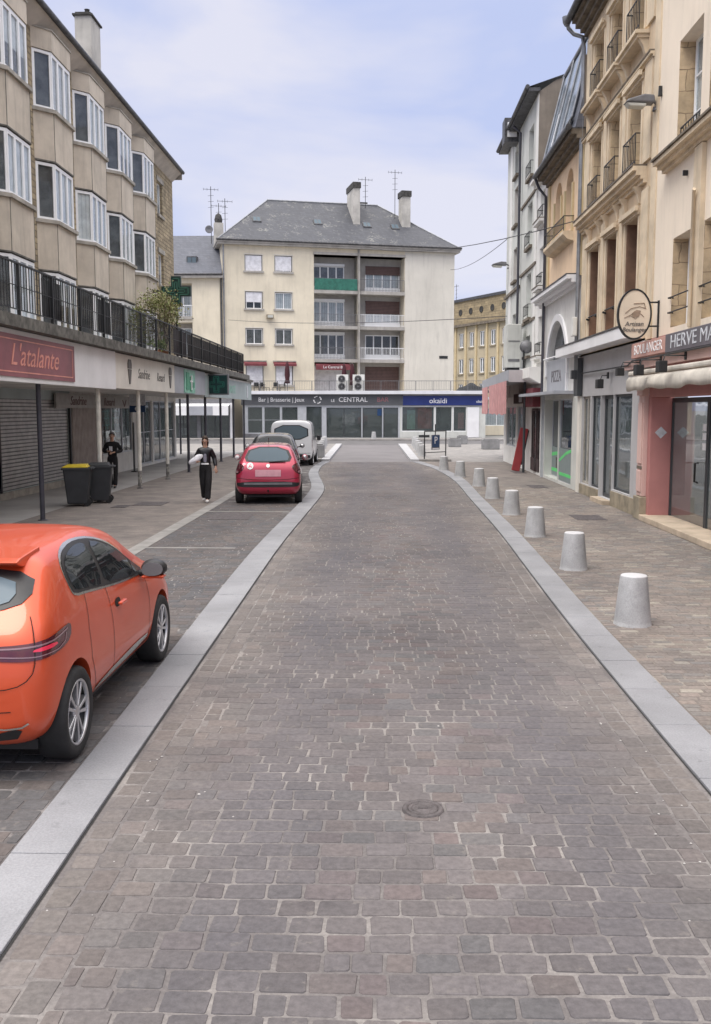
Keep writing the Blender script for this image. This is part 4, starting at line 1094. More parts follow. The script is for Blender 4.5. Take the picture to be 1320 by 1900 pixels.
for u0, w0 in ((3.3, -2.0), (8.75, -2.0), (13.25, -1.9), (15.85, -1.8)):
    wd = .38
    m = MB(FC); zb_, zt_ = rz_(w0), rz_(w0 - .55)
    m.add([(u0 - wd, w0 + .06, zb_ + .08), (u0 + wd, w0 + .06, zb_ + .08), (u0 + wd, w0 - .55, zt_ + .12), (u0 - wd, w0 - .55, zt_ + .12), (u0 - wd, w0 + .06, zb_ - .1), (u0 + wd, w0 + .06, zb_ - .1), (u0 + wd, w0 - .55, zt_ - .1), (u0 - wd, w0 - .55, zt_ - .1)],
          [(0, 1, 2, 3), (0, 1, 5, 4), (1, 2, 6, 5), (2, 3, 7, 6), (3, 0, 4, 7)])
    s = m.build('roof_light', 'zincdark', rf)
    m = MB(FC)
    for a, b in ((-.3, -.03), (.03, .3)):
        m.add([(u0 + a, w0 + .0, zb_ + .13), (u0 + b, w0 + .0, zb_ + .13), (u0 + b, w0 - .48, zt_ + .1), (u0 + a, w0 - .48, zt_ + .1)], [(0, 1, 2, 3)])
    m.build('pane', 'carglassblue', s)
# chimneys
m = MB(FC); m.prism([(-1.9, rz_(-1.9) - .2), (-1.9, 20.4 - .0), (-2.1, 22.2), (-5.4, 22.2), (-5.4, 20.9)], 12.0, 12.62, 0)
m.v = []; m.f = []; m.mi = []
m.box(12.05, 12.65, -5.0, -2.3, 18.3, 22.25); c = m.build('chimney', 'chim', rf, bevel=.01)
m = MB(FC); m.box(11.98, 12.72, -5.1, -2.2, 22.25, 22.75); m.build('cap', 'soot', c)
m = MB(FC); m.box(16.55, 17.35, -3.4, -2.2, 18.3, 21.7); c = m.build('chimney', 'chim', rf, bevel=.01)
m = MB(FC); m.box(16.48, 17.42, -3.5, -2.1, 21.7, 22.2); m.build('cap', 'soot', c)
m = MB(FC); m.box(13.3, 14.1, -6.2, -5.4, 20.9, 21.7); c = m.build('chimney', 'soot', rf)
m = MB(FC); m.box(-.45, .35, -2.6, -1.9, 16.8, 18.6); c = m.build('chimney', 'chim', rf, bevel=.01)
m = MB(FC); m.lathe([(.3, 18.6), (.36, 18.9), (.25, 19.3), (0, 19.5)], 14, (-.05, -2.25, 0)); m.build('pot', 'soot', c)
def antenna(parent, fr, u, w, z0, z1, n=5, s=.5, dish=False, ang=0):
    m = MB(fr); m.tube([(u, w, z0), (u, w, z1)], .03, 6)
    ca, sa = math.cos(ang), math.sin(ang)
    m.tube([(u - .8 * ca * s * 1.6, w - .8 * sa, z1 - .25), (u + .8 * ca * s * 1.6, w + .8 * sa, z1 - .25)], .018, 5)
    for k in range(n):
        t_ = -.8 + 1.6 * k / (n - 1); m.tube([(u + t_ * ca * s * 1.6, w + t_ * sa, z1 - .25 - .22 * s), (u + t_ * ca * s * 1.6, w + t_ * sa, z1 - .25 + .22 * s)], .014, 5)
    for k in range(3): m.tube([(u - .25, w, z1 - .8 - k * .5), (u + .25, w, z1 - .75 - k * .5)], .014, 5)
    return m.build('antenna', 'wire', parent)
antenna(rf, FC, 13.6, -4.2, 20.9, 23.7); antenna(rf, FC, 16.2, -3.4, 19, 24.3); antenna(rf, FC, -.6, -3.2, 17, 21.9, 5); antenna(rf, FC, .1, -3.6, 17, 20.6, 4); antenna(rf, FC, .6, -3, 17, 20.9, 4)
m = MB(FC); m.lathe([(.02, 0), (.3, .08), (.34, .1), (.3, .1), (0, .03)], 16, (-.9, -2.0, 18.0), 1); m.build('satellite_dish', 'lampgrey', rf)
# wall lamp, number plate
t = thing('floodlight', 'small dark floodlight on the cream facade between the windows', 'wall lamp', FC @ Vector((4.05, .1, 10.45)))
m = MB(FC); m.box(3.75, 4.35, .05, .45, 10.3, 10.62); m.box(3.98, 4.1, .0, .06, 10.3, 10.6); m.build('housing', 'base', t)
m = MB(FC); m.box(3.82, 4.28, .45, .47, 10.35, 10.57); m.build('lens', 'lampglass', t)
t = thing('street_plaque', 'small dark plaque low on the right end of the cream facade', 'sign', FC @ Vector((20, .02, 7.2)))
m = MB(FC); m.box(19.5, 20.3, .021, .05, 7.05, 7.3); m.build('plate', 'black', t)
# awnings over the first floor terrace openings
for i, (a, b) in enumerate(cols_):
    t = thing('awning', ('left' if i == 0 else 'right') + ' of two short folded burgundy awnings over the terrace shutters', 'awning', FC @ Vector(((a + b) / 2, .2, 6.5)))
    m = MB(FC); m.prism([(.01, 6.62), (.5, 6.42), (.5, 6.22), (.46, 6.22), (.46, 6.38), (.01, 6.5)], a - .2, b + .25, 0); m.build('canopy', 'awnred', t)
    m = MB(FC); m.box(a - .22, b + .27, .01, .2, 6.6, 6.7); m.build('cassette', 'sill', t)
t = thing('awning', 'burgundy awning with small white lettering over the middle terrace shutter', 'awning', FC @ Vector((9.7, -.3, 6.4)))
m = MB(FC); m.prism([(-.6, 6.6), (.15, 6.42), (.15, 5.95), (.11, 5.95), (.11, 6.35), (-.6, 6.5)], 8.1, 11.2, 0); b_ = m.build('canopy', 'awnred', t)
text('Le Central Bar', .34, FC @ Matrix.Translation((9.75, .16, 6.18)), 'lit', b_)
# ------------------------------------------------------------ slate roofed wing on the left
WU = Vector((1, .02, 0)).normalized(); FWg = frame((-30, 81.9, 0), (1, 0, 0), (0, -1, 0))
wg = thing('apartment_wing', 'lower cream wing with smooth slate roof between the two apartment buildings', 'building', (-21, 82, 0))
m = MB(FWg); ops = [(11.2, 13.9, 10.3, 13.2, 1.2, 0), (11.2, 13.9, 7.1, 9.9, 1.2, 0), (11.2, 13.9, 3.9, 6.6, 1.2, 0)]
wall(m, 0, 16.3, 0, 13.2 + .4, ops, .15); m.build('wall', ['rendercream', 'room'], wg)
for a, b, c, d, *_ in ops:
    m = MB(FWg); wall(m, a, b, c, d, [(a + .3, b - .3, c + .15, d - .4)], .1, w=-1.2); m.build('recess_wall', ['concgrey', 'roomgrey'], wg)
    window(wg, FWg, a + .3, b - .3, c + .15, d - .4, -1.25, 3, back='curtainx', ft=.08)
    m = MB(FWg); m.box(a - .1, b + .0, -1.18, .12, c - .14, c + .1); m.build('balcony_slab', 'slab', wg)
    m = MB(FWg); m.box(a, b, .02, .05, c + 1.0, c + 1.05)
    for j in range(18): m.box(a + .02 + j * .155, a + .04 + j * .155, .02, .045, c + .1, c + 1.02)
    m.build('balustrade', 'whiteframe', wg)
m = MB(FWg); m.box(-.4, 16.6, -.1, .45, 13.6, 13.85); m.build('eaves', 'slab', wg)
m = MB(FWg); m.tube([(-.4, .48, 13.9), (16.62, .48, 13.9)], .09, 8); m.tube([(16.45, .12, 3.9), (16.45, .12, 13.6)], .06, 8); m.build('gutter', 'zincdark', wg)
m = MB(FWg); m.add([(-.4, .45, 13.86), (16.5, .45, 13.86), (16.5, -4.2, 17.9), (-.4, -4.2, 17.9), (16.5, -9, 13.86), (-.4, -9, 13.86)], [(0, 1, 2, 3), (3, 2, 4, 5), (1, 4, 2), (0, 3, 5)])
rf = m.build('roof', 'slateblue', wg)
m = MB(FWg); m.box(13.3, 14.2, -1.6, -.95, 14.5, 15.6); s = m.build('roof_light', 'zincdark', rf)
m = MB(FWg); m.box(13.38, 13.72, -.95, -.93, 14.95, 15.5); m.box(13.78, 14.12, -.95, -.93, 14.95, 15.5); m.build('pane', 'carglassblue', s)
# ------------------------------------------------------------ row of shops under the terrace
FSH = frame((0, 80, 0), (1, 0, 0), (0, -1, 0))
sr = thing('shop_row', 'flat roofed row of shops below the cream apartment house', 'building', (-1.5, 80, 0))
m = MB(FSH)
opsL = [(-11.2, -9.9, .45, 2.7), (-9.8, -8.4, .45, 2.7), (-8.3, -6.9, .45, 2.7), (-6.2, -4.9, .1, 2.7), (-4.5, -1.55, .1, 2.62), (-1.45, .2, .1, 2.62), (.3, 1.55, .1, 2.62)]
opsR = [(1.85, 4.6, .62, 2.72), (4.68, 6.1, .62, 2.72), (6.18, 7.3, .62, 2.72)]
wall(m, -11.6, 1.7, 0, 2.85, opsL, .08, roomdep=1.5); wl1 = m.build('wall', ['alu', 'room'], sr)
m = MB(FSH); wall(m, 1.7, 8.9, 0, 2.85, opsR, .08, roomdep=1.2); m.build('wall', ['greywall', 'roomgrey'], sr)
m = MB(FSH); m.box(-11.6, -6.7, .001, .02, .1, .42); m.build('stall_riser', 'lampgrey', sr)
m = MB(FSH); m.box(-11.6, 8.9, -8.5, .0, 2.852, 3.86); m.build('flat_roof', 'concgrey', sr)
m = MB(FSH); m.box(-11.7, 9.0, -.3, .42, 3.74, 4.02); m.build('parapet', 'zincwhite', sr)
for a, b, c, d in opsL: window(sr, FSH, a, b, c, d, -.03, 1 if b - a < 2 else 2, 'alu' if c > .3 else 'darkframe', pane='shopglass', back=None, trans=1 if c > .3 else 0, ft=.05)
for a, b, c, d in opsR: window(sr, FSH, a, b, c, d, -.03, 1, 'whiteframe', pane='shopglass', back=None, ft=.05)
M['redposter'] = mat('red fashion poster', (.42, .08, .07), .6, .5, 1.2)
m = MB(FSH); m.box(3.2, 4.4, -.25, -.23, .85, 2.55); m.build('poster', 'redposter', sr)
m = MB(FSH); m.box(2.3, 3.0, -.3, -.28, .8, 2.4); m.build('display_panel', 'greenl', sr)
m = MB(FSH); m.box(6.6, 7.1, -.25, -.23, .85, 2.2); m.build('poster', 'pinkawn', sr)
m = MB(FSH); m.box(7.35, 8.35, .02, .06, .12, 2.65); m.build('white_panel', 'white', sr)
m = MB(FSH); m.box(-.2, .15, .01, .03, 1.95, 2.5); m.build('notice', 'blue', sr)
m = MB(FSH); m.box(3.3, 4.2, .005, .03, .15, .32); m.build('vent', 'black', sr)
t = thing('shop_sign', 'long anthracite bar fascia with white lettering across the far shop row', 'shop sign', (-5, 79.9, 3.3))
m = MB(FSH); m.box(-11.7, 1.95, .0, .12, 2.83, 3.70); b_ = m.build('fascia', 'barfas', t)
text('Bar | Brasserie | Jeux', .50, FSH @ Matrix.Translation((-8.3, .121, 3.27)), 'lit', b_, wide=.92)
text('LE', .34, FSH @ Matrix.Translation((-3.95, .121, 3.2)), 'lit', b_)
text('CENTRAL', .56, FSH @ Matrix.Translation((-2.25, .121, 3.27)), 'lit', b_, wide=1.0)
text('BAR', .54, FSH @ Matrix.Translation((.25, .121, 3.27)), 'reddish', b_, wide=1.0)
m = MB(FSH)
for k in range(12):
    if k % 3 == 2: continue
    a0, a1 = k * math.pi / 6, (k + .85) * math.pi / 6
    m.prism([(-5.25 + r * math.cos(a) * (1.1 if r > .3 else 1), 3.27 + r * math.sin(a)) for r, a in ((.26, a0), (.33, a0), (.33, a1), (.26, a1))], .121, .135, 1)
m.build('emblem', 'lit', b_)
t = thing('shop_sign', 'navy blue fascia with white lettering over the clothing shop', 'shop sign', (5.4, 79.9, 3.2))
m = MB(FSH); m.box(1.95, 9.0, .0, .13, 2.80, 3.60); b_ = m.build('fascia', 'navy', t)
text('okaïdi', .60, FSH @ Matrix.Translation((4.9, .131, 3.17)), 'lit', b_, wide=1.05)
text('obaïbi', .34, FSH @ Matrix.Translation((8.45, .131, 3.12)), 'lit', b_, wide=.9)
# terrace railing, furniture
t = thing('roof_railing', 'thin grey railing along the edge of the shop row terrace', 'railing', (-1, 79.8, 4.0))
m = MB(FSH); m.box(-11.6, 8.9, .27, .31, 4.82, 4.86); m.box(-11.6, 8.9, .28, .30, 4.12, 4.14); m.build('rail', 'lampgrey', t)
m = MB(FSH)
for k in range(15): x = -11.5 + k * 1.45; m.box(x - .025, x + .025, .265, .315, 4.0, 4.84)
m.build('posts', 'lampgrey', t)
m = MB(FSH)
for k in range(146): x = -11.5 + k * .14; m.box(x - .007, x + .007, .283, .297, 4.13, 4.83)
m.build('baluster_panel', 'lampgrey', t)
for i, (u_, zt_, lab) in enumerate(((-11.75, 6.3, 'folded burgundy parasol at the left end of the shop terrace'), (-7.85, 6.45, 'folded burgundy parasol by the right of the two terrace awnings'), (-2.45 - .6, 6.3, 'folded burgundy parasol left of the air conditioner units'), (-2.35, 6.3, 'folded burgundy parasol close behind the left air conditioner unit'))):
    t = thing('parasol', lab, 'parasol', (u_, 80.6 + (.6 if i > 1 else 0), 3.86)); px_, py_ = t.location[:2]
    m = MB(); m.tube([(px_, py_, 3.86), (px_, py_, zt_ + .1)], .03, 8); m.lathe([(.3, 3.86), (.3, 3.92), (.05, 3.95)], 16, (px_, py_, 0)); m.build('pole', 'lampgrey', t)
    m = MB(); pr = [(.02, zt_ + .05), (.11, zt_ - .15), (.17, zt_ - .6), (.20, zt_ - 1.1), (.15, zt_ - 1.45), (.22, zt_ - 1.75), (.06, zt_ - 1.8)]
    n_ = 16; vs = []; 
    for r_, h_ in pr:
        for k in range(n_): a = 2 * math.pi * k / n_; q = r_ * (1.2 if k % 2 else .75); vs.append((px_ + q * math.cos(a), py_ + q * math.sin(a), h_))
    m.add(vs, [(i_ * n_ + k, i_ * n_ + (k + 1) % n_, (i_ + 1) * n_ + (k + 1) % n_, (i_ + 1) * n_ + k) for i_ in range(len(pr) - 1) for k in range(n_)], smooth=True)
    m.build('canopy', 'parasol', t)
def chair(x, y, rz, label='dark bistro chair on the shop row terrace'):
    t = thing('terrace_chair', label, 'chair', (x, y, 3.86), rz, 'dark chairs and tables on the shop row terrace'); F = WM[t]
    m = MB(F); m.box(-.21, .21, -.21, .21, .43, .46); m.build('seat', 'black', t)
    m = MB(F); m.box(-.21, .21, .19, .22, .55, .9); m.build('backrest', 'black', t)
    for sx in (-.19, .19):
        for sy, h in ((-.19, .45), (.2, .9)): m = MB(F); m.tube([(sx * 1.1, sy * 1.15, 0), (sx, sy, h)], .018, 6); m.build('leg', 'black', t)
def table(x, y):
    t = thing('terrace_table', 'dark round table among the chairs on the shop row terrace', 'table', (x, y, 3.86), 0, 'dark chairs and tables on the shop row terrace'); F = WM[t]
    m = MB(F); m.lathe([(0, .74), (.38, .74), (.38, .71), (0, .71)], 20); m.build('tabletop', 'black', t)
    m = MB(F); m.tube([(0, 0, 0), (0, 0, .71)], .03, 8); m.lathe([(.22, 0), (.2, .03), (.03, .05)], 14); m.build('pedestal', 'black', t)
random.seed(11)
for k, x in enumerate((-11.2, -10.5, -9.6, -8.9)):
    chair(x, 80.7 + .1 * (k % 2), random.uniform(-2, 2))
    if k in (1, 3): table(x + .35, 81.1)
chair(-10.0, 81.3, 2.6); chair(-8.3, 80.8, -1.2)
# air conditioners
for i, u_ in enumerate((-3.15, -1.78)):
    t = thing('air_conditioner', ('left' if i == 0 else 'right') + ' one of the two white twin fan air conditioner units on the terrace edge', 'air conditioner', (u_, 79.8, 3.95))
    F = frame((u_, 79.85, 3.95), (1, 0, 0), (0, -1, 0))
    m = MB(F); m.box(-.5, .5, -.4, 0, .08, 1.42); b_ = m.build('case', 'acwhite', t, bevel=.02)
    for z in (.42, 1.06):
        m = MB(F); m.lathe([(0, .012), (.27, .012), (.27, .0), (.0, .0)], 24, (-.05, 0, z), 1); m.build('fan_opening', 'black', b_)
        m = MB(F)
        for r_ in (.09, .16, .23, .29): m.lathe([(r_, .016), (r_ + .018, .016), (r_ + .018, .03), (r_, .03), (r_, .016)], 24, (-.05, 0, z), 1)
        m.lathe([(0, .02), (.07, .02), (.07, .035), (0, .035)], 16, (-.05, 0, z), 1); m.build('fan_grille', 'lampgrey', b_)
    m = MB(F); m.box(-.45, -.3, -.4, 0, 0, .08); m.box(.3, .45, -.4, 0, 0, .08); m.build('foot', 'lampgrey', t)
# dark mound of covered furniture at the right end of the terrace
t = thing('covered_furniture', 'dark tarpaulin covered furniture at the right end of the shop row terrace', 'tarpaulin', (8.1, 81.3, 3.86))
m = MB(); vs = []; n1, n2 = 16, 10
for i in range(n1 + 1):
    for j in range(n2 + 1):
        x = 6.4 + 3.0 * i / n1; y = 80.7 + 1.3 * j / n2; e = max(0, math.sin(math.pi * i / n1)) ** .6 * max(0, math.sin(math.pi * j / n2)) ** .4
        vs.append((x, y, 3.86 + e * (.75 + .18 * NV(Vector((x * 1.5, y * 1.5, 0)))) + (.08 * math.sin(x * 5) if e > .4 else 0)))
m.add(vs, [(i * (n2 + 1) + j, (i + 1) * (n2 + 1) + j, (i + 1) * (n2 + 1) + j + 1, i * (n2 + 1) + j + 1) for i in range(n1) for j in range(n2)], smooth=True)
m.build('cover', 'cloth', t)
# shop with white awning at the far left
t = thing('awning_shop', 'far left shop with white awning band above a dark open front', 'shop', (-18, 79, 0))
FA = frame((0, 79, 0), (1, 0, 0), (0, -1, 0))
m = MB(FA); ops = [(-26, -21, .1, 2.3), (-20.6, -17.9, .1, 2.3), (-17.6, -15.3, .1, 2.3), (-15, -12.6, .1, 2.3)]
wall(m, -30, -12.2, 0, 3.9, ops, .15, roomdep=2.5); m.box(-30, -12.2, -3, -.01, 3.9, 4.0); m.build('wall', ['lampgrey', 'room'], t)
for a, b, c, d in ops: window(t, FA, a, b, c, d, -.08, 2, 'darkframe', pane='shopglass', back=None, ft=.05)
m = MB(FA); m.prism([(.0, 2.95), (1.0, 2.75), (1.0, 1.98), (.96, 1.98), (.96, 2.7), (0, 2.88)], -27, -12.5, 0); m.build('awning', 'white', t)
m = MB(FA); m.prism([(1.002, 2.72), (1.03, 2.72), (1.03, 2.0), (1.002, 2.0)], -15.9, -13.8, 0); m.build('awning_panel', 'greyfas', t)
m = MB(FA); m.box(-17.0, -16.3, -.5, -.45, 1.3, 2.1); m.box(-16.9, -16.2, -.5, -.45, .3, .9); m.build('display', 'label', t)
m = MB(FA); m.box(-12.5, -12.2, .0, .1, 0, 3.0); m.build('pilaster', 'white', t)
# ------------------------------------------------------------ far ochre building on the right
YA, YB_ = Vector((9.0, 131, 0)), Vector((19.5, 110.5, 0))
YU = (YB_ - YA).normalized(); YN = Vector((YU.y, -YU.x, 0)); YN = YN if YN.x < 0 else -YN
FY = frame(YA, YU, YN); YL = (YB_ - YA).length
yb = thing('ochre_building', 'long ochre building with round attic holes far behind on the right', 'building', (14, 121, 0))
m = MB(FY); ops = []
nw = 9
for k in range(nw):
    u_ = .9 + k * 2.5
    for c in (10.6, 7.2, 3.9): ops.append((u_, u_ + 1.1, c, c + 1.9))
wall(m, 0, YL, 0, 13.6, ops, .2); m.add([(0, 0, 0), (0, -8, 0), (0, -8, 16.6), (0, 0, 16.6)], [(0, 1, 2, 3)]); m.build('wall', ['yellow', 'room'], yb)
for a, b, c, d in ops:
    window(yb, FY, a, b, c, d, -.12, 2, back='roomgrey', ft=.12)
    m = MB(FY); m.box(a - .1, b + .1, .0, .14, c - .2, c - .02); m.build('sill', 'base', yb)
for k in range(nw + 1):
    u_ = .2 + k * 2.5; m = MB(FY); m.box(u_ - .16, u_ + .16, .0, .16, 0, 13.3); m.build('pilaster', 'yellowtrim', yb)
m = MB(FY); m.box(0, YL, -.1, .5, 13.3, 13.62); m.build('cornice', 'corn', yb)
m = MB(FY); m.box(0, YL, -.4, .1, 13.63, 16.6); m.build('attic', 'ochrestone', yb)
for k in range(nw):
    m = MB(FY); u_ = 1.4 + k * 2.5; m.lathe([(0, .13), (.34, .13), (.42, .16), (.42, .1)], 18, (u_, 0, 15.2), 1); m.build('roundel', 'room', yb)
m = MB(FY); m.box(-.2, YL, -8, .3, 16.6, 16.95); m.build('roof_edge', 'zincdark', yb)
antenna(yb, FY, 1.0, -1, 16.9, 19.3, 4, .4)
# trees and a plain block behind the square, glimpsed past the canopy
t = thing('house', 'plain low pale house seen past the end of the shop row', 'house', (16, 92, 0))
FH = frame((0, 92, 0), (1, 0, 0), (0, -1, 0))
m = MB(FH); ops = [(10.0, 12.6, .9, 2.6), (14, 16.5, .9, 2.6), (18, 20.5, .9, 2.6)]; wall(m, 9.4, 30, 0, 3.4, ops, .15); m.build('wall', ['rendercream', 'roomgrey'], t)
for a, b, c, d in ops: window(t, FH, a, b, c, d, -.1, 2, back='curtainx')
m = MB(FH); m.box(9.2, 30, -6, .3, 3.4, 3.65); m.build('flat_roof', 'zincwhite', t)
# ------------------------------------------------------------ right hand row of houses
XR0 = 5.95
FR = frame((XR0, 0, 0), (0, 1, 0), (-1, 0, 0))
RD = lambda y, z, off=0: frame((XR0 - off, y, z), (0, -1, 0), (-1, 0, 0))
def guard(parent, fr, a, b, z0, h=.85, w=.14, n=7, rails=2, mt='black'):
    m = MB(fr)
    for k in range(rails):
        z = z0 + h - k * (h - .1) / max(1, rails - 1); m.box(a, b, w - .02, w, z - .012, z + .012)
    for x in (a, b): m.box(x - .012, x + .012, -.1, w, z0 + h - .012, z0 + h + .012); m.box(x - .01, x + .01, w - .02, w, z0, z0 + h)
    for k in range(1, n): x = a + (b - a) * k / n; m.box(x - .007, x + .007, w - .018, w - .004, z0 + .1, z0 + h)
    return m.build('window_guard', mt, parent)
def trim(parent, fr, a, b, w0, w1, z0, z1, mt, name='moulding', steps=None):
    m = MB(fr)
    if steps:
        z = z0
        for dz, w in steps: m.box(a, b, w0, w, z, z + dz - .001); z += dz
    else: m.box(a, b, w0, w1, z0, z1)
    return m.build(name, mt, parent)
# --- peach house over the pink shop
hA = thing('peach_house', 'pale peach rendered house over the pink bakery, nearest on the right', 'building', (XR0, 17, 0))
m = MB(FR)
opsA = []
for a, b in ((18.40, 19.80), (16.2, 17.95), (13.4, 14.9), (11.2, 12.6)):
    opsA += [(a, b, 4.12, 5.9, .36), (a, b, 7.6, 9.72, .36), (a, b, 11.3, 13.2, .36)]
wall(m, 6, 21.5, 4.0, 14.5, opsA, .36)
m.add([(21.5, 0, 4.0), (21.5, -1.5, 4.0), (21.5, -1.5, 14.5), (21.5, 0, 14.5)], [(0, 1, 2, 3)], 0)
m.add([(6, 0, 0), (6, -9, 0), (6, -9, 14.5), (6, 0, 14.5)], [(0, 1, 2, 3)], 0)
m.build('wall', ['peach', 'room'], hA)
for i, (a, b, c, d, _) in enumerate(opsA):
    k = MB(FR); k.box(b - .004, b - .001, -.355, -.004, c + .01, d - .01); k.build('jamb', 'reveal', hA)
    window(hA, FR, a + .04, b - .04, c, d, -.30, 2, back='curtain' if i % 3 else 'roomgrey', trans=2, ft=.055)
    if i % 3 == 1 or i % 3 == 2:
        guard(hA, FR, a + .08, b - .08, c + .02, .42, -.04, 8)
        if i % 3 == 1: trim(hA, FR, a - .3 if i >= 3 else 18.0, 17.985 if i // 3 == 1 else b + .62, .0, .3, c - .28, c - .05, 'tanpale', 'sill', [(.07, .10), (.07, .2), (.08, .3)])
        if i % 3 == 1: trim(hA, FR, 18.0 if i < 3 else a - .3, 17.985 if i // 3 == 1 else b + .62, 0, .34, c - .052, c - .01, 'corn', 'sill_top')
    else:
        m = MB(FR)
        for z in (4.42, 4.72): m.tube([(a - .02, .05, z), (b + .02, .05, z)], .014, 6); m.tube([(b, -.05, z), (b + .03, .06, z)], .02, 6)
        m.build('guard_rail', 'black', hA)
m = MB(FR); m.box(17.96, 18.39, .002, .09, 3.98, 7.3); m.build('pilaster_strip', 'tanpale', hA)
m = MB(FR); m.tube([(18.18, .14, 4.0), (18.18, .14, 6.45), (18.1, .16, 6.5)], .035, 8); m.build('pipe', 'tanpale', hA)
trim(hA, FR, 21.1, 21.5, .001, .03, 4.0, 14.4, 'tanpale', 'quoin')
m = MB(FR); m.box(6, 21.6, -1, .4, 14.5, 14.8); m.build('eaves', 'tanpale', hA)
m = MB(FR); m.box(18.98, 19.02, .01, .1, 6.95, 7.05); m.build('bracket', 'black', hA)
# small wall fittings
t = thing('wall_hook', 'small dark iron hook high on the peach wall', 'hook', (XR0 - .05, 20.5, 8.6)); m = MB(FR); m.prism([(-.06, 0), (.06, 0), (0, .22)], 0, .08, 1)
m = MB(FR @ Matrix.Translation((20.95, 0, 9.05))); m.prism([(-.05, 0), (.05, 0), (.02, .2), (-.02, .2)], .001, .07, 1); m.build('bracket', 'black', t)
# --- pink shop
shp = thing('bakery_shopfront', 'faded pink bakery shopfront with glass doors and stone step under the peach house', 'shop', (XR0, 18.5, 0))
m = MB(FR); m.box(6, 21.15, -.42, .0, 2.72, 4.0); m.box(20.94, 21.16, -.5, .005, .12, 2.719); m.box(6, 9.0, -.42, .0, .1, 2.719)
m.build('surround', 'pink', shp, bevel=.01)
m = MB(FR); m.box(21.17, 21.58, -.3, .10, .52, 2.76); m.box(21.22, 21.53, .10, .13, 1.25, 2.6); m.box(21.22, 21.53, .10, .13, .62, 1.1); m.box(21.15, 21.6, .0, .15, 2.762, 2.92)
pl = m.build('pilaster', 'pinkpale', shp, bevel=.008)
m = MB(FR); m.box(21.19, 21.56, .101, .118, 1.13, 1.19); m.build('band', 'corn', pl)
m = MB(FR); m.box(21.10, 21.62, -.3, .16, 0, .51); m.build('plinth', 'base', shp, bevel=.015)
m = MB(FR); m.box(6, 21.09, -.5, .17, 0, .125); m.build('step', 'step', shp, bevel=.015)
m = MB(FR); m.box(9.0, 20.93, -.55, -.50, .126, .32); m.build('stall_riser', 'pink', shp)
M['frost'] = mat('hazy interior', (.36, .38, .38), .7, .5, .9)
m = MB(FR); m.box(6, 20.93, -1.9, -1.85, .13, 2.7); m.box(6, 20.93, -1.85, -.6, .13, .16); m.build('interior', ['frost'], shp)
m = MB(FR); m.box(19.0, 20.2, -1.5, -1.2, .2, 1.1); m.box(17.0, 18.6, -1.4, -1.1, 1.3, 1.9); m.build('counter', 'base', shp)
def shopleaf(a, b, nm='door'):
    m = MB(FR); w0, w1 = -.49, -.44
    m.box(a, a + .06, w0, w1, .126, 2.70); m.box(b - .06, b, w0, w1, .126, 2.70); m.box(a + .06, b - .06, w0, w1, 2.6, 2.70)
    f = m.build(nm, 'darkframe', shp)
    m = MB(FR); m.box(a + .05, b - .05, -.47, -.46, .14, 2.62); m.build('pane', 'shopglass', f)
    return f
f = shopleaf(18.62, 20.92)
m = MB(FR); m.tube([(18.95, -.40, 1.0), (18.95, -.33, 1.02), (18.95, -.33, 1.38), (18.95, -.40, 1.4)], .022, 8); m.build('handle', 'black', f)
m = MB(FR)
for z in (1.72, 1.92, 2.1): m.box(18.72, 18.92, -.457, -.45, z - .07, z + .07)
m.build('notice', 'lit', f)
f = shopleaf(16.2, 18.60); f = shopleaf(13.6, 16.18, 'window'); f = shopleaf(11, 13.58, 'window')
m = MB(FR @ Matrix.Translation((20.935, -.25, 1.95)) @ Matrix.Rotation(R(45), 4, 'Y')); 
m = MB(); m.prism([(0, -.11), (.11, 0), (0, .11), (-.11, 0)], 20.925, 20.938, 1); mm_ = MB(Matrix.Translation((XR0 + .22, 0, 1.95))); mm_.prism([(0, -.13), (.13, 0), (0, .13), (-.13, 0)], 20.925, 20.938, 1); mm_.build('sticker', 'label', shp)
# awning, sign, spot lamps
t = thing('awning', 'rolled beige canvas awning sagging over the bakery door', 'awning', (XR0 - .3, 17, 3.0))
m = MB(FR); m.box(9, 21.75, .02, .33, 3.20, 3.30); m.build('cassette', 'canvas', t, bevel=.03)
vs = []; n_ = 60
for i in range(n_ + 1):
    y = 10 + (21.75 - 10) * i / n_; s_ = .04 * math.sin(y * 2.3) + .03 * math.sin(y * 5.1 + 1)
    vs += [(y, .30, 3.18), (y, .37 + s_ * .3, 3.10), (y, .38 + s_ * .5, 2.98 + s_ * .4), (y, .365 + s_ * .5, 2.875 + s_ * .5), (y, .36 + s_ * .5, 2.875 + s_ * .5)]
m = MB(FR); m.add(vs, [(i * 5 + k, (i + 1) * 5 + k, (i + 1) * 5 + k + 1, i * 5 + k + 1) for i in range(n_) for k in range(4)], smooth=True); m.build('valance', 'canvas', t)
t = thing('shop_sign', 'salmon and grey sign board above the bakery awning', 'shop sign', (XR0 - .2, 17, 3.8))
m = MB(FR); m.box(19.42, 22.0, .04, .20, 3.60, 3.93); b_ = m.build('board', 'pinkboard', t, bevel=.01)
text('BOULANGER', .30, RD(20.7, 3.765, .202), 'lit', b_, wide=1.22)
m = MB(FR); m.box(9, 19.40, .04, .21, 3.58, 3.95); b_ = m.build('board', 'signgrey', t, bevel=.01)
text('HERVE MARTIN', .36, RD(17.2, 3.765, .212), 'label', b_, wide=1.5)
m = MB(FR); m.box(9, 23.0, .02, .10, 3.38, 3.595); m.build('backing_strip', 'pinkpale', t)
t = thing('cable_conduit', 'black conduit running along the shop walls below the sign', 'cable', (XR0 - .1, 24, 3.5))
m = MB(FR); m.tube([(9, .22, 3.56), (21.9, .2, 3.55), (22.6, .12, 3.48), (27.9, .08, 3.50)], .02, 6); m.build('conduit', 'black', t)
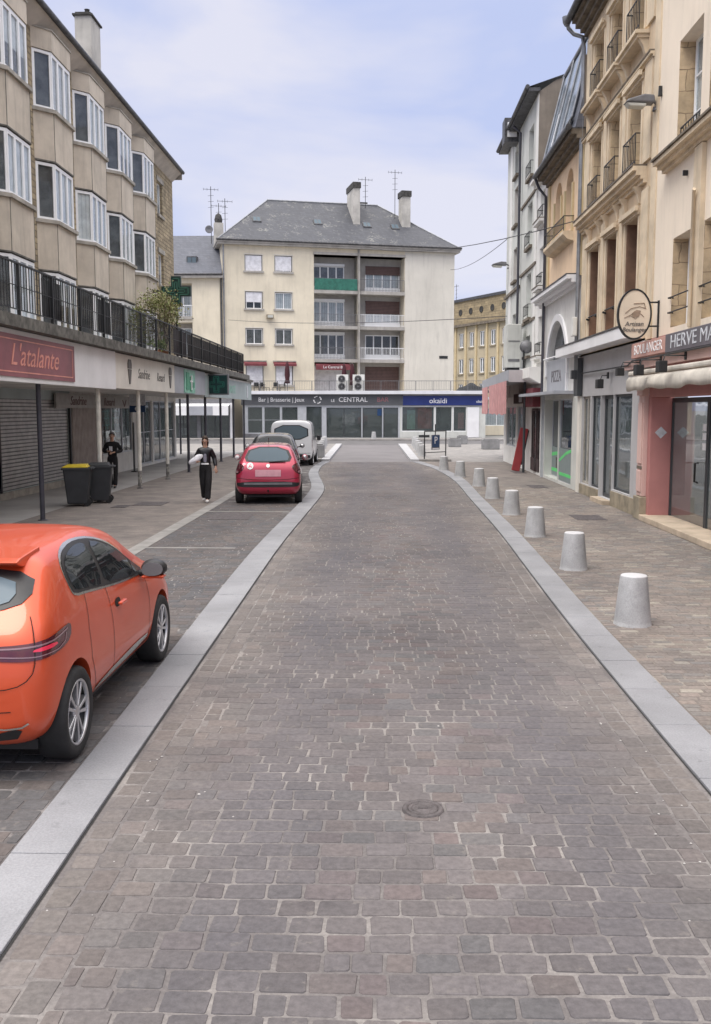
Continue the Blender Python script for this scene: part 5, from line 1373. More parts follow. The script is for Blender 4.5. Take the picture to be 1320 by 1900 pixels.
def spot(y, z, arm, label, s=1.0, group='spot lamps on arms below the bakery sign'):
    t = thing('spot_lamp', label, 'lamp', (XR0 - arm, y, z), 0, group)
    m = MB(FR); m.tube([(y, .1, z + .2), (y, arm, z + .2), (y, arm + .04, z + .08)], .014, 6); m.box(y - .05, y + .05, .08, .12, z + .12, z + .28); m.build('arm', 'black', t)
    m = MB(FR); m.box(y - .13 * s, y + .13 * s, arm - .02, arm + .14, z - .12 * s, z + .10 * s); h_ = m.build('head', 'black', t, bevel=.015)
    m = MB(FR); m.box(y - .1 * s, y + .1 * s, arm + .0, arm + .12, z - .125 * s, z - .121 * s); m.build('lens', 'lampglass', h_)
spot(21.55, 3.30, .5, 'black spot lamp on an arm at the left end of the bakery sign', .8)
spot(20.0, 3.28, .5, 'black spot lamp under the word on the salmon board')
spot(18.4, 3.28, .5, 'black spot lamp under the grey half of the bakery sign')
spot(24.6, 3.12, .25, 'black box spot lamp hanging on the grey shop wall', 1.05)
# oval projecting sign
t = thing('hanging_sign', 'oval cream sign with engraving in a dark ring, projecting over the bakery', 'sign', (5.4, 21.2, 4.5))
oc = Vector((5.42, 20.6, 4.47)); so = 1.0
def ell(rx, rz, n=48): return [(rx * math.cos(2 * math.pi * k / n), rz * math.sin(2 * math.pi * k / n)) for k in range(n)]
FO = Matrix.Translation(oc)
m = MB(FO); m.prism(ell(.33, .50), -.03, .03, 1); d_ = m.build('disc', 'oval', t)
m = MB(FO); o_, i_ = ell(.365, .535), ell(.33, .50); n_ = 48
vs = [(x, -.04, z) for x, z in o_] + [(x, -.04, z) for x, z in i_] + [(x, .04, z) for x, z in o_] + [(x, .04, z) for x, z in i_]
m.add(vs, [(k, (k + 1) % n_, n_ + (k + 1) % n_, n_ + k) for k in range(n_)] + [(2 * n_ + k, 2 * n_ + (k + 1) % n_, 3 * n_ + (k + 1) % n_, 3 * n_ + k) for k in range(n_)] +
      [(k, (k + 1) % n_, 2 * n_ + (k + 1) % n_, 2 * n_ + k) for k in range(n_)] + [(n_ + k, n_ + (k + 1) % n_, 3 * n_ + (k + 1) % n_, 3 * n_ + k) for k in range(n_)])
m.build('ring', 'black', d_)
ft = frame(oc + Vector((0, -.036, 0)), (1, 0, 0), (0, -1, 0))
text('Artisan', .135, ft @ Matrix.Translation((.0, 0, -.205)), 'ink', d_, shear=.15); text('Boulanger', .125, ft @ Matrix.Translation((.0, 0, -.325)), 'ink', d_, shear=.15)
m = MB(ft); m.tube([(-.2, 0, .02), (-.08, 0, .12), (.1, 0, .16), (.24, 0, .12)], .008, 5); m.tube([(-.12, 0, -.05), (0, 0, .06), (.14, 0, .0), (.2, 0, -.06)], .008, 5)
m.tube([(-.02, 0, .22), (.2, 0, .23), (.22, 0, .12)], .01, 5); m.tube([(-.22, 0, -.08), (-.1, 0, -.02), (.02, 0, -.1), (.1, 0, -.02)], .006, 5); m.prism([(-.06, .02), (.04, .09), (.13, .07), (.09, -.05), (-.04, -.07)], 0, .004, 1)
m.build('engraving', 'ovalink', d_)
m = MB(); m.tube([(5.72, 20.6, 4.72), (5.95, 20.6, 4.72)], .02, 6); m.tube([(5.7, 20.6, 4.22), (5.95, 20.6, 4.22)], .02, 6); m.tube([(5.93, 20.6, 3.85), (5.93, 20.6, 4.76)], .022, 6)
m.build('bracket', 'black', t)
# wall lamp on the peach corner
def street_lamp(x, y, z, s, label):
    t = thing('wall_lamp', label, 'street lamp', (x, y, z))
    L_ = .68 * s; m = MB(Matrix.Translation((x, y, z)))
    P0 = [(-L_, -.04), (-L_ * .9, .02), (-L_ * .35, .12), (0, .10), (.02, -.06)]
    m.prism(P0, -.17 * s, .17 * s, 1); h_ = m.build('housing', 'lampgrey', t, bevel=.03)
    m = MB(Matrix.Translation((x, y, z))); m.prism([(-L_ * .96, -.045), (-L_ * .25, -.065), (-L_ * .3, -.14), (-L_ * .85, -.12)], -.14 * s, .14 * s, 1); m.build('glass_bowl', 'lampglass', h_, bevel=.02)
    m = MB(Matrix.Translation((x, y, z))); m.tube([(0, 0, .02), (XR0 - x, 0, -.06)], .035, 8); m.lathe([(.07, 0), (.05, .08)], 12, (XR0 - x - .03, 0, -.2)); m.build('bracket', 'lampgrey', t)
street_lamp(5.86, 21.3, 9.05, .9, 'grey street lamp head fixed high between the peach and tan houses')
street_lamp(5.8, 44.6, 9.1, 1.0, 'small street lamp head far off at the end of the right row')
# --- tan limestone house
hB = thing('limestone_house', 'tan limestone house with tall narrow windows and balcony cornices on the right', 'building', (XR0, 25, 0))
colsB = [(26.28, 27.42), (24.34, 25.45), (22.38, 23.52)]
rowsB = [(4.45, 6.86), (7.98, 9.82), (10.95, 12.45)]
m = MB(FR); opsB = [(a, b, c, d, .34) for a, b in colsB for c, d in rowsB]
wall(m, 21.5, 28.5, 4.0, 13.4, opsB, .34)
m.add([(28.5, 0, 4.0), (28.5, -6, 4.0), (28.5, -6, 13.4), (28.5, 0, 13.4)], [(0, 1, 2, 3)], 0)
m.add([(21.5, 0, 4.0), (21.5, -6, 4.0), (21.5, -6, 13.4), (21.5, 0, 13.4)], [(0, 1, 2, 3)], 0)
m.build('wall', ['tan', 'room'], hB)
for i, (a, b, c, d, _) in enumerate(opsB):
    window(hB, FR, a + .03, b - .03, c, d, -.28, 2, 'brownwood' if i % 3 == 0 else 'whiteframe', back='curtain' if i % 3 else 'brownwood', trans=1, ft=.06, pane='glass')
    m = MB(FR); m.box(b - .09, b - .005, -.27, .01, c, d); m.build('folded_shutter', 'brownwood' if i % 3 == 0 else 'reveal', hB)
    m = MB(FR); m.box(a - .13, a - .001, .003, .05, c - .02, d + .12); m.box(b + .001, b + .13, .003, .05, c - .02, d + .12); m.box(a - .15, b + .15, .051, .10, d + .02, d + .15); m.box(a, b, .003, .05, d + .001, d + .12); m.box(a - .19, b + .19, .101, .17, d + .09, d + .2); m.build('surround', 'tanpale', hB)
    if i % 3: guard(hB, FR, a + .02, b - .02, c, .72, .16, 8)
    else:
        m = MB(FR); m.tube([(a + .02, .03, 5.05), (b - .02, .03, 5.05)], .018, 6)
        for x in (a + .05, b - .05): m.tube([(x, -.05, 4.95), (x, .1, 5.0)], .03, 6)
        m.build('guard_rail', 'black', hB)
for a, b in ((21.55, 22.15), (23.75, 24.1), (25.68, 26.04), (27.68, 28.35)):
    for z0, z1 in ((4.4, 7.35), (7.95, 10.05), (10.9, 12.9)):
        m = MB(FR); m.box(a, b, .003, .055, z0, z1); m.build('pilaster', 'tanpale', hB)
def cornice(fr, parent, a, b, z, steps, mt, top=None, name='cornice'):
    m = MB(fr); zz = z
    for dz, w in steps: m.box(a, b, 0.0, w, zz, zz + dz - .0015); zz += dz
    c = m.build(name, mt, parent)
    if top: m = MB(fr); m.box(a, b, -.05, steps[-1][1] + .02, zz, zz + .035); m.build('lead_cover', top, c)
    return c
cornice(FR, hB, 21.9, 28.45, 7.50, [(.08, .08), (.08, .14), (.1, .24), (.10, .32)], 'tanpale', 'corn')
for a, b in colsB:
    for x in (a - .05, b + .05):
        m = MB(FR); m.prism([(0, 7.1), (.06, 7.13), (.10, 7.33), (.2, 7.495), (0, 7.495)], x - .06, x + .06, 0); m.build('console', 'tanpale', hB)
    m = MB(FR); m.box(a - .3, b + .3, 0, .26, 10.66, 10.74); m.box(a - .34, b + .34, 0, .32, 10.742, 10.82); bk = m.build('balcony_sill', 'tanpale', hB)
    for x in (a - .2, b + .2): m = MB(FR); m.prism([(0, 10.3), (.06, 10.33), (.12, 10.5), (.22, 10.655), (0, 10.655)], x - .07, x + .07, 0); m.build('console', 'tanpale', bk)
cornice(FR, hB, 21.5, 28.5, 10.06, [(.05, .06), (.06, .12)], 'tanpale', 'corn', 'string_course')
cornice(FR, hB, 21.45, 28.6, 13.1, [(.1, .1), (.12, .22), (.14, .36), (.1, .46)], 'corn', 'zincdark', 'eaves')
m = MB(FR); m.tube([(21.4, .54, 13.62), (28.9, .54, 13.62)], .1, 10); m.build('gutter', 'zincdark', hB)
m = MB(FR); m.add([(21.4, .45, 13.6), (28.7, .45, 13.6), (28.7, -3, 16.6), (21.4, -3, 16.6), (28.7, -3, 13.4)], [(0, 1, 2, 3), (1, 4, 2)]); m.build('roof', 'slate', hB)
m = MB(FR); m.tube([(28.85, .56, 13.66), (28.88, .5, 13.45), (28.85, .35, 13.28), (28.65, .13, 13.12), (28.62, .10, 12.8), (28.62, .10, 3.0)], .062, 10)
m.lathe([(.14, 13.75), (.12, 13.6), (.06, 13.5)], 12, (28.85, .56, 0)); m.build('rainwater_pipe', 'zinc', hB)
# --- grey shop under the limestone house
sg = thing('grey_shopfront', 'plain grey rendered shopfront with white slab canopy and dark glazed door', 'shop', (XR0, 25, 0))
ops = [(27.0, 28.05, .3, 2.83, .1), (25.75, 26.85, .3, 2.83, .1), (24.35, 25.7, .12, 2.83, .15), (22.55, 24.3, .42, 2.83, .1)]
m = MB(FR); wall(m, 21.62, 28.5, 0, 4.05, ops, .1, roomdep=1.2); m.build('wall', ['shopgrey', 'frost'], sg)
window(sg, FR, 27.0, 28.05, .3, 2.83, -.06, 2, 'sill', pane='shopglass', back=None, ft=.07)
window(sg, FR, 25.75, 26.85, .3, 2.83, -.06, 1, 'darkframe', pane='shopglass', back=None, ft=.06)
f = window(sg, FR, 24.35, 25.7, .12, 2.83, -.11, 1, 'darkframe', pane='shopglass', back=None, ft=.10, name='door')
m = MB(FR); m.tube([(24.6, -.07, 1.0), (24.6, -.07, 1.3)], .02, 6); m.build('handle', 'black', f)
window(sg, FR, 22.55, 24.3, .42, 2.83, -.06, 1, 'darkframe', pane='shopglass', back=None, ft=.06)
m = MB(FR); m.box(24.3, 25.75, .0, .22, 0, .11); m.build('step', 'step', sg); m = MB(FR); m.box(21.65, 24.28, .0, .04, 0, .38); m.build('plinth', 'base', sg)
m = MB(FR); m.box(25.78, 28.05, .0, .04, 0, .28); m.build('plinth', 'base', sg)
m = MB(FR); m.box(28.1, 28.45, .002, .06, .0, 2.84); m.build('pilaster', 'cream', sg)
m = MB(FR); m.box(21.9, 30.25, -.1, .42, 4.06, 4.34); c_ = m.build('canopy_slab', 'white', sg, bevel=.01)
m = MB(FR); m.box(21.88, 30.27, -.1, .44, 4.342, 4.38); m.build('flashing', 'zincdark', c_)
m = MB(FR); m.box(28.05, 28.55, .02, .16, 2.85, 3.95); m.box(28.2, 28.4, .16, .3, 3.35, 3.6); m.build('meter_box', 'darkframe', sg)
t = thing('junction_box', 'small white junction box by the grey downpipe', 'box', (XR0 - .15, 28.3, 4.9)); m = MB(FR); m.box(28.25, 28.5, .17, .3, 4.6, 5.15); m.build('case', 'acwhite', t, bevel=.02)
# --- apricot house with zinc mansard
hC = thing('apricot_house', 'narrow apricot house with arched windows and steep zinc mansard', 'building', (XR0, 31.5, 0))
Ca, Cb = 28.56, 34.4
def arch_wall(m, u0, u1, z0, z1, arches, dep, mi=0, room=1, seg=12):
    """sheet with round headed openings: (a, b, sill, spring)"""
    us = sorted({u0, u1, *[v for A in arches for v in A[:2]]})
    for a, b in zip(us, us[1:]):
        hit = [A for A in arches if abs(A[0] - a) < 1e-6]
        if not hit: m.add([(a, 0, z0), (b, 0, z0), (b, 0, z1), (a, 0, z1)], [(0, 1, 2, 3)], mi); continue
        c, s = hit[0][2], hit[0][3]; r = (b - a) / 2; cx_ = (a + b) / 2
        if c > z0: m.add([(a, 0, z0), (b, 0, z0), (b, 0, c), (a, 0, c)], [(0, 1, 2, 3)], mi)
        pts = [(cx_ - r * math.cos(math.pi * k / seg), s + r * math.sin(math.pi * k / seg)) for k in range(seg + 1)]
        for p, q in zip(pts, pts[1:]):
            m.add([(p[0], 0, p[1]), (q[0], 0, q[1]), (q[0], 0, z1), (p[0], 0, z1)], [(0, 1, 2, 3)], mi)
        loop = [(a, c)] + pts + [(b, c)]
        for p, q in zip(loop, loop[1:] + loop[:1]):
            m.add([(p[0], 0, p[1]), (q[0], 0, q[1]), (q[0], -dep, q[1]), (p[0], -dep, p[1])], [(0, 1, 2, 3)], mi)
            m.add([(p[0], -dep, p[1]), (q[0], -dep, q[1]), (q[0], -dep - .4, q[1]), (p[0], -dep - .4, p[1])], [(0, 1, 2, 3)], room)
        m.add([(p[0], -dep - .4, p[1]) for p in loop], [tuple(range(len(loop)))], room)
m = MB(FR); arch_wall(m, Ca, Cb, 6.4, 10.5, [(30.15, 31.25, 8.1, 9.4), (32.0, 33.1, 8.1, 9.4)], .3); m.build('wall', ['orangew', 'room'], hC)
for a, b in ((30.15, 31.25), (32.0, 33.1)):
    window(hC, FR, a, b, 8.1, 9.75, -.22, 2, back='roomgrey')
    for q in (a - .16, b + .01): m = MB(FR); m.box(q, q + .15, .003, .06, 7.95, 9.4); m.build('surround', 'yellowtrim', hC)
for q in (Ca, Cb - .35): m = MB(FR); m.box(q, q + .35, .003, .06, 6.4, 10.19); m.build('pilaster', 'yellowtrim', hC)
m = MB(FR); m.prism([(0, 7.62), (.2, 7.68), (.34, 7.82), (.34, 7.92), (0, 7.92)], 29.9, 33.4, 0); m.build('balcony_slab', 'tanpale', hC)
guard(hC, FR, 29.95, 33.35, 7.92, .45, .32, 22)
cornice(FR, hC, Ca, Cb, 10.2, [(.1, .12), (.12, .25), (.14, .42)], 'corn', 'zincdark', 'eaves')
m = MB(FR); m.tube([(Ca - .05, .5, 10.6), (Cb + .1, .5, 10.6)], .09, 8); m.build('gutter', 'zincdark', hC)
m = MB(FR); m.tube([(Cb + .05, .5, 10.55), (Cb + .05, .35, 10.2), (Cb - .02, .12, 9.9), (Cb - .02, .12, 3.0)], .05, 8); m.build('rainwater_pipe', 'postdark', hC)
# mansard slope
T0, T1 = (.30, 10.6), (-.48, 13.9)
m = MB(FR)
m.add([(Ca, T0[0], T0[1]), (Cb, T0[0], T0[1]), (Cb, T1[0], T1[1]), (Ca, T1[0], T1[1]), (Ca, -5, 15.2), (Cb, -5, 15.2), (Ca, -5, 10.6), (Cb, -5, 10.6)], [(0, 1, 2, 3), (3, 2, 5, 4), (0, 3, 4, 6), (1, 2, 5, 7)])
mans = m.build('mansard', 'slateblue', hC)
def on_slope(u_, t_, o=0): return (u_, T0[0] + (T1[0] - T0[0]) * t_ + o, T0[1] + (T1[1] - T0[1]) * t_ + o * .2)
m = MB(FR)
for a, b, t0_, t1_ in ((29.4, 30.9, .16, .94), (31.0, 32.5, .16, .94), (32.6, 34.1, .10, .94)):
    m.add([on_slope(a, t0_, .05), on_slope(b, t0_, .05), on_slope(b, t1_, .05), on_slope(a, t1_, .05), on_slope(a, t0_, .02), on_slope(b, t0_, .02), on_slope(b, t1_, .02), on_slope(a, t1_, .02)], [(0, 1, 2, 3), (0, 1, 5, 4), (2, 3, 7, 6), (1, 2, 6, 5), (3, 0, 4, 7)])
m.build('skylight', 'skylight', mans)
m = MB(FR)
for a in (29.35, 30.95, 32.55, 34.15): m.tube([on_slope(a, .02, .07), on_slope(a, .98, .07)], .04, 6)
m.tube([on_slope(29.3, .14, .07), on_slope(34.2, .14, .07)], .05, 6); m.tube([on_slope(Ca, 1, .05), on_slope(Cb, 1, .05)], .07, 8); m.build('glazing_bar', 'zinc', mans)
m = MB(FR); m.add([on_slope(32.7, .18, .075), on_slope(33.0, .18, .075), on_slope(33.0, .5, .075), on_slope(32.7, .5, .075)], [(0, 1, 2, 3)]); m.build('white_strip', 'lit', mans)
m = MB(FR); m.box(Ca - .02, Ca + .4, -3, .06, 10.6, 12.6); m.build('party_wall', 'brownwall', hC)
m = MB(FR)
for k in range(12): m.tube([(Ca + .5 + k * .45, .44, 10.68), (Ca + .6 + k * .45, .3, 11.0)], .015, 5)
m.tube([(Ca + .4, .3, 11.0), (Cb - .1, .3, 11.0)], .03, 6); m.build('snow_guard', 'black', hC)
# lower part with the big arch
m = MB(FR); arch_wall(m, 28.62, Cb, 2.98, 6.12, [(30.4, 34.0, 3.0, 4.05 - .45)], .25); m.build('shop_wall', ['wall', 'roomgrey'], hC)
m = MB(FR); seg = 20; vs = []
for rr_, ww in ((1.8, .06), (2.02, .06), (2.02, .0), (1.8, .0)):
    for k in range(seg + 1): vs.append((32.2 - rr_ * math.cos(math.pi * k / seg), ww, 3.6 + rr_ * math.sin(math.pi * k / seg)))
n_ = seg + 1; m.add(vs, [(g_ * n_ + k, g_ * n_ + k + 1, ((g_ + 1) % 4) * n_ + k + 1, ((g_ + 1) % 4) * n_ + k) for g_ in range(4) for k in range(seg)])
m.build('arch_moulding', 'white', hC)
m = MB(FR); m.box(30.2, 30.4, .001, .07, 2.98, 3.6); m.build('arch_leg', 'white', hC)
m = MB(FR); m.box(30.42, 33.98, -.2, -.18, 3.0, 5.4); m.build('arch_pane', 'darkglass', hC)
m = MB(FR); m.box(30.42, 33.98, -.1, .02, 3.05, 4.12); pn = m.build('sign_panel', 'greyfas', hC)
text('PIZZA', .55, RD(32.2, 3.55, .024), 'signgrey', pn, wide=1.2)
m = MB(FR); m.tube([(30.3, .12, 4.2), (34.1, .12, 4.2)], .03, 6); m.build('lamp_bar', 'white', pn)
cornice(FR, hC, 28.7, 35.4, 6.12, [(.1, .12), (.1, .28), (.12, .42)], 'white', 'zincdark', 'shop_cornice')
# pizza shop
sp = thing('pizza_shopfront', 'dark glazed snack shop with neon green stripes under a thin grey canopy', 'shop', (XR0, 31.8, 0))
m = MB(FR); wall(m, 28.55, 34.9, 0, 2.97, [(29.5, 31.6, .1, 2.8, .06), (31.75, 34.3, .1, 2.8, .3)], .1, roomdep=1.5); m.build('wall', ['greywall', 'room'], sp)
f = window(sp, FR, 29.5, 31.6, .1, 2.8, -.03, 1, 'alu', pane='darkglass', back=None, ft=.05)
f2 = window(sp, FR, 31.75, 34.3, .1, 2.8, -.27, 2, 'alu', pane='darkglass', back=None, ft=.05, name='door')
m = MB(FR); m.box(29.56, 31.54, -.022, -.018, .14, 1.2); m.build('vinyl', 'pizzapanel', f)
m = MB(FR); m.box(31.82, 34.2, -.262, -.258, .14, 1.15); m.build('vinyl', 'pizzapanel', f2)
m = MB(FR); m.prism([(29.56, 1.12), (30.4, 1.0), (31.54, .72), (31.54, .82), (30.4, 1.1), (29.56, 1.22)], -.017, -.013, 1); m.box(29.56, 31.54, -.017, -.013, .30, .40); m.build('stripe', 'lime', f)
m = MB(FR); m.prism([(31.82, .98), (34.2, .8), (34.2, .92), (31.82, 1.1)], -.257, -.253, 1); m.box(31.82, 34.2, -.257, -.253, .28, .40); m.build('stripe', 'lime', f2)
text('Pizza', .30, RD(33.0, .68, -.252), 'ink', f2, wide=1.3); text('Bagel', .28, RD(33.0, .50, -.252), 'ink', f2, wide=1.3)
m = MB(FR); m.box(29.3, 36.6, .0, .62, 2.93, 3.03); m.build('canopy', 'greyfas', sp)
m = MB(FR); m.box(34.45, 34.55, .0, .1, 0, 2.93); m.build('post', 'alu', sp)
# --- narrow white house
hD = thing('white_house', 'very narrow white house with lilac panels between the apricot and grey houses', 'building', (XR0, 35.7, 0))
m = MB(FR); ops = [(35.1, 36.2, 4.5, 5.9, .2), (35.1, 36.2, 7.0, 8.4, .2), (35.1, 36.2, 9.4, 10.4, .2)]
wall(m, 34.42, 36.95, 2.9, 10.9, ops, .2); m.build('wall', ['whitewall', 'room'], hD)
for a, b, c, d, _ in ops:
    window(hD, FR, a, b, c, d, -.15, 2); cornice(FR, hD, a - .15, b + .15, c - .3, [(.1, .1), (.1, .25)], 'whitewall', 'corn', 'sill')
    guard(hD, FR, a, b, c, .4, .12, 6)
m = MB(FR); m.box(34.6, 35.0, .003, .03, 4.3, 10.6); m.build('lilac_panel', 'lilac', hD)
cornice(FR, hD, 34.5, 37.0, 10.75, [(.1, .15), (.12, .3)], 'whitewall', 'zincdark', 'eaves')
m = MB(FR); m.prism([(0, 3.45), (.1, 3.4), (.5, 3.62), (.5, 4.0), (0, 4.0)], 34.9, 37.2, 0); m.build('balcony', 'whitewall', hD)
m = MB(FR); m.add([(34.42, .2, 11), (36.95, .2, 11), (36.95, -3, 12), (34.42, -3, 12)], [(0, 1, 2, 3)]); m.build('roof', 'slate', hD)
# --- tall grey house (two tones)
hE = thing('grey_house', 'tall pale grey house with black downpipe and bare brown gable', 'building', (XR0, 39, 0))
ops = [(38.1, 39.3, z0, z1, .25) for z0, z1 in ((4.6, 5.4), (6.1, 7.85), (8.9, 10.6), (11.6, 13.5))]
m = MB(FR); wall(m, 36.97, 41.0, 3.0, 14.3, ops, .25); m.add([(36.97, -.001, 3), (36.97, -6, 3), (36.97, -6, 16.4), (36.97, -.6, 14.7), (36.97, -.001, 14.3)], [(0, 1, 2, 3, 4)], 2); m.build('wall', ['greywall', 'room', 'brownwall'], hE)
for a, b, c, d, _ in ops:
    window(hE, FR, a, b, c, d, -.2, 2, back='curtain' if c > 6 else 'roomgrey')
    m = MB(FR); m.box(a - .1, b + .1, 0, .12, c - .12, c - .01); m.build('sill', 'corn', hE)
    if c > 6: guard(hE, FR, a, b, c, .5, .12, 6)
for z in (7.98, 10.75, 5.9): m = MB(FR); m.box(36.98, 40.9, .0, .06, z, z + .1); m.build('string_course', 'corn', hE)
m = MB(FR); m.box(36.98, 37.5, .001, .02, 3.0, 14.2); m.build('pale_strip', 'whitewall', hE)
m = MB(FR); m.tube([(40.9, .12, 4.3), (40.9, .12, 13.9), (41.0, .4, 14.2)], .055, 8); m.build('rainwater_pipe', 'postdark', hE)
hF = thing('grey_corner_house', 'pale corner house with oxblood shutters at the far end of the right row', 'building', (XR0, 43, 0))
ops = [(42.2, 43.2, z0, z1, .2) for z0, z1 in ((5.75, 6.65), (8.1, 9.5), (10.5, 12.1), (12.6, 13.7))]
m = MB(FR); wall(m, 41.02, 45.6, 3.0, 14.3, ops, .2, roomdep=.2); m.add([(45.6, 0, 0), (45.6, -8, 0), (45.6, -8, 14.3), (45.6, 0, 14.3)], [(0, 1, 2, 3)], 0); m.build('wall', ['greywall', 'room'], hF)
for i, (a, b, c, d, _) in enumerate(ops):
    window(hF, FR, a, b, c, d, -.15, 2, back='redshut' if i in (1, 2) else 'roomgrey', pane=None if i in (1, 2) else 'glass', fm='redshut' if i in (1, 2) else 'whiteframe')
    m = MB(FR); m.box(a - .1, b + .1, 0, .12, c - .12, c - .01); m.build('sill', 'corn', hF)
for z in (7.6,): m = MB(FR); m.box(41.03, 45.7, .0, .1, z, z + .12); m.build('string_course', 'corn', hF)
m = MB(FR); m.box(43.8, 44.5, .001, .03, 3, 14.2); m.build('pale_strip', 'whitewall', hF)
for par, a, b in ((hE, 36.9, 41.0), (hF, 41.01, 45.8)):
    m = MB(FR); m.box(a, b, -.02, .42, 14.3, 14.42); m.tube([(a, .46, 14.45), (b, .46, 14.45)], .09, 8); m.build('gutter', 'zincdark', par)
    m = MB(FR); m.add([(a, .42, 14.45), (b, .42, 14.45), (b, -6, 16.6), (a, -6, 16.6)], [(0, 1, 2, 3)]); m.build('roof', 'slate', par)
m = MB(FR); m.box(42.2, 43.0, .0, .62, 13.9, 14.9); d_ = m.build('dormer', 'zincdark', hF)
m = MB(FR); m.box(42.15, 42.2, .1, .5, 14.1, 14.7); m.build('pane', 'lit', d_)
# ground floor of the two grey houses
sF = thing('corner_shopfront', 'small corner shop with dark folding doors and red fascia under the grey houses', 'shop', (XR0, 40, 0))
m = MB(FR); wall(m, 34.92, 45.6, 0, 3.0, [(35.3, 37.4, .1, 2.5, .15), (38.9, 41.3, .8, 2.6, .1), (41.6, 44.8, .8, 2.6, .1)], .1, roomdep=1.2); m.build('wall', ['whitewall', 'room'], sF)
for k in range(3):
    a = 35.32 + k * .69; window(sF, FR, a, a + .67, .1, 2.5, -.02 + .05 * (k % 2), 1, 'darkwood', pane='glass', back='whiteshut', ft=.1, name='folding_door')
    m = MB(FR); m.box(a + .08, a + .6, .0 + .05 * (k % 2), .02 + .05 * (k % 2), .12, .6); m.build('kick_panel', 'darkwood', sF)
window(sF, FR, 38.9, 41.3, .8, 2.6, -.06, 2, 'alu', pane='shopglass', back=None); window(sF, FR, 41.6, 44.8, .8, 2.6, -.06, 2, 'alu', pane='shopglass', back=None)
t = thing('shop_sign', 'dark red box sign above the folding doors', 'shop sign', (XR0 - .2, 36.3, 2.9)); m = MB(FR); m.box(35.3, 37.6, .01, .3, 2.55, 3.25); m.build('box', 'awnred', t)
t = thing('shop_sign', 'small dark sign with pale panel under the corner canopy', 'shop sign', (XR0 - .2, 40, 2.9)); m = MB(FR); m.box(38, 41, .01, .2, 2.7, 3.1); m.build('box', 'darkwood', t); m = MB(FR); m.box(38.6, 39.4, .2, .21, 2.75, 3.05); m.build('panel', 'label', t)
t = thing('corner_canopy', 'grey roofed canopy with vertical faded pink awning at the end of the right row', 'canopy', (5.5, 43, 3.7))
m = MB(); Pc_ = [(4.9, 36.6), (5.42, 50.5), (7.6, 50.5), (7.6, 45.6), (5.95, 45.6), (5.95, 36.6)]
m.prism(Pc_, 3.55, 3.96, 2); m.build('roof_slab', 'greyfas', t)
m = MB(); m.box(4.93, 5.95, 36.55, 36.6, 3.5, 3.95); m.build('end_board', 'lilac', t)
for a, b in ((0.02, .66), (.70, .98)):
    P = lambda q: (4.9 + .52 * q - .015, 36.6 + 13.9 * q)
    vs = []; n_ = 24
    for i in range(n_ + 1):
        x, y = P(a + (b - a) * i / n_); wv = .03 * math.sin(i * 1.9)
        vs += [(x - .01, y, 3.56), (x + wv, y, 2.6), (x + wv * 1.3, y, 2.25 + .03 * math.sin(i))]
    m = MB(); m.add(vs, [(i * 3 + k, (i + 1) * 3 + k, (i + 1) * 3 + k + 1, i * 3 + k + 1) for i in range(n_) for k in range(2)], smooth=True); m.build('awning_cloth', 'pinkawn', t)
m = MB(); m.tube([(5.62, 37.0, 0), (5.62, 37.0, 3.55)], .05, 8); m.tube([(6.9, 50.2, 0), (6.9, 50.2, 3.55)], .05, 8); m.build('post', 'darkframe', t)
t = thing('ventilation_unit', 'pale grey ventilation cabinet standing on the corner canopy', 'ventilation unit', (5.4, 39.5, 3.96))
m = MB(); m.box(5.15, 5.75, 39, 40, 4.15, 5.9); m.build('cabinet', 'greywall', t, bevel=.03); m = MB(); m.box(5.2, 5.7, 39.1, 39.9, 3.96, 4.15); m.build('base', 'black', t)
m = MB(); m.box(5.22, 5.68, 38.985, 38.999, 4.4, 4.5); m.box(5.22, 5.68, 38.985, 38.999, 5.2, 5.24); m.build('louvre', 'lampgrey', t)
t = thing('satellite_dish', 'dark satellite dish beside the ventilation cabinet', 'satellite dish', (5.7, 37.8, 3.96))
m = MB(); m.lathe([(.02, 0), (.16, .04), (.25, .10), (.26, .10), (.16, .02), (0, -.02)], 20, (5.75, 37.6, 4.9), 1); m.build('dish', 'lampgrey', t); m = MB(); m.tube([(5.65, 37.7, 3.96), (5.65, 37.65, 4.9)], .03, 6); m.build('pole', 'black', t)
t = thing('leaning_board', 'tall narrow red board leaning by the dark folding doors', 'board', (5.6, 37.6, 0))
m = MB(Matrix.Translation((5.42, 37.8, 0)) @ Matrix.Rotation(R(11), 4, 'Y')); m.box(-.16, .16, -.05, .05, .02, 1.75); m.build('board', 'redboard', t, bevel=.02)
m = MB(Matrix.Translation((5.42, 37.8, 0)) @ Matrix.Rotation(R(11), 4, 'Y')); m.box(.165, .2, -.04, .04, .3, 1.7); m.build('back_strut', 'black', t)
# overhead wires
for i, (a, b, sag, lab) in enumerate((((-3.0, 84.5, 17.3), (5.9, 28.6, 8.0), 1.0, 'upper overhead cable sagging across the street to the limestone house'),
                                      ((6.3, 86.5, 14.9), (5.95, 44.0, 10.3), .4, 'thin overhead cable from the cream house to the grey corner house'),
                                      ((-13.0, 81.9, 10.1), (6.0, 45.0, 6.8), .3, 'lowest thin overhead cable crossing the cream facade'))):
    t = thing('overhead_cable', lab, 'cable', a); n_ = 14; pts = []
    for k in range(n_ + 1):
        q = k / n_; p = Vector(a).lerp(Vector(b), q); p.z -= sag * 4 * q * (1 - q); pts.append(p)
    m = MB(); m.tube(pts, .016, 5); m.build('cable', 'wire', t)
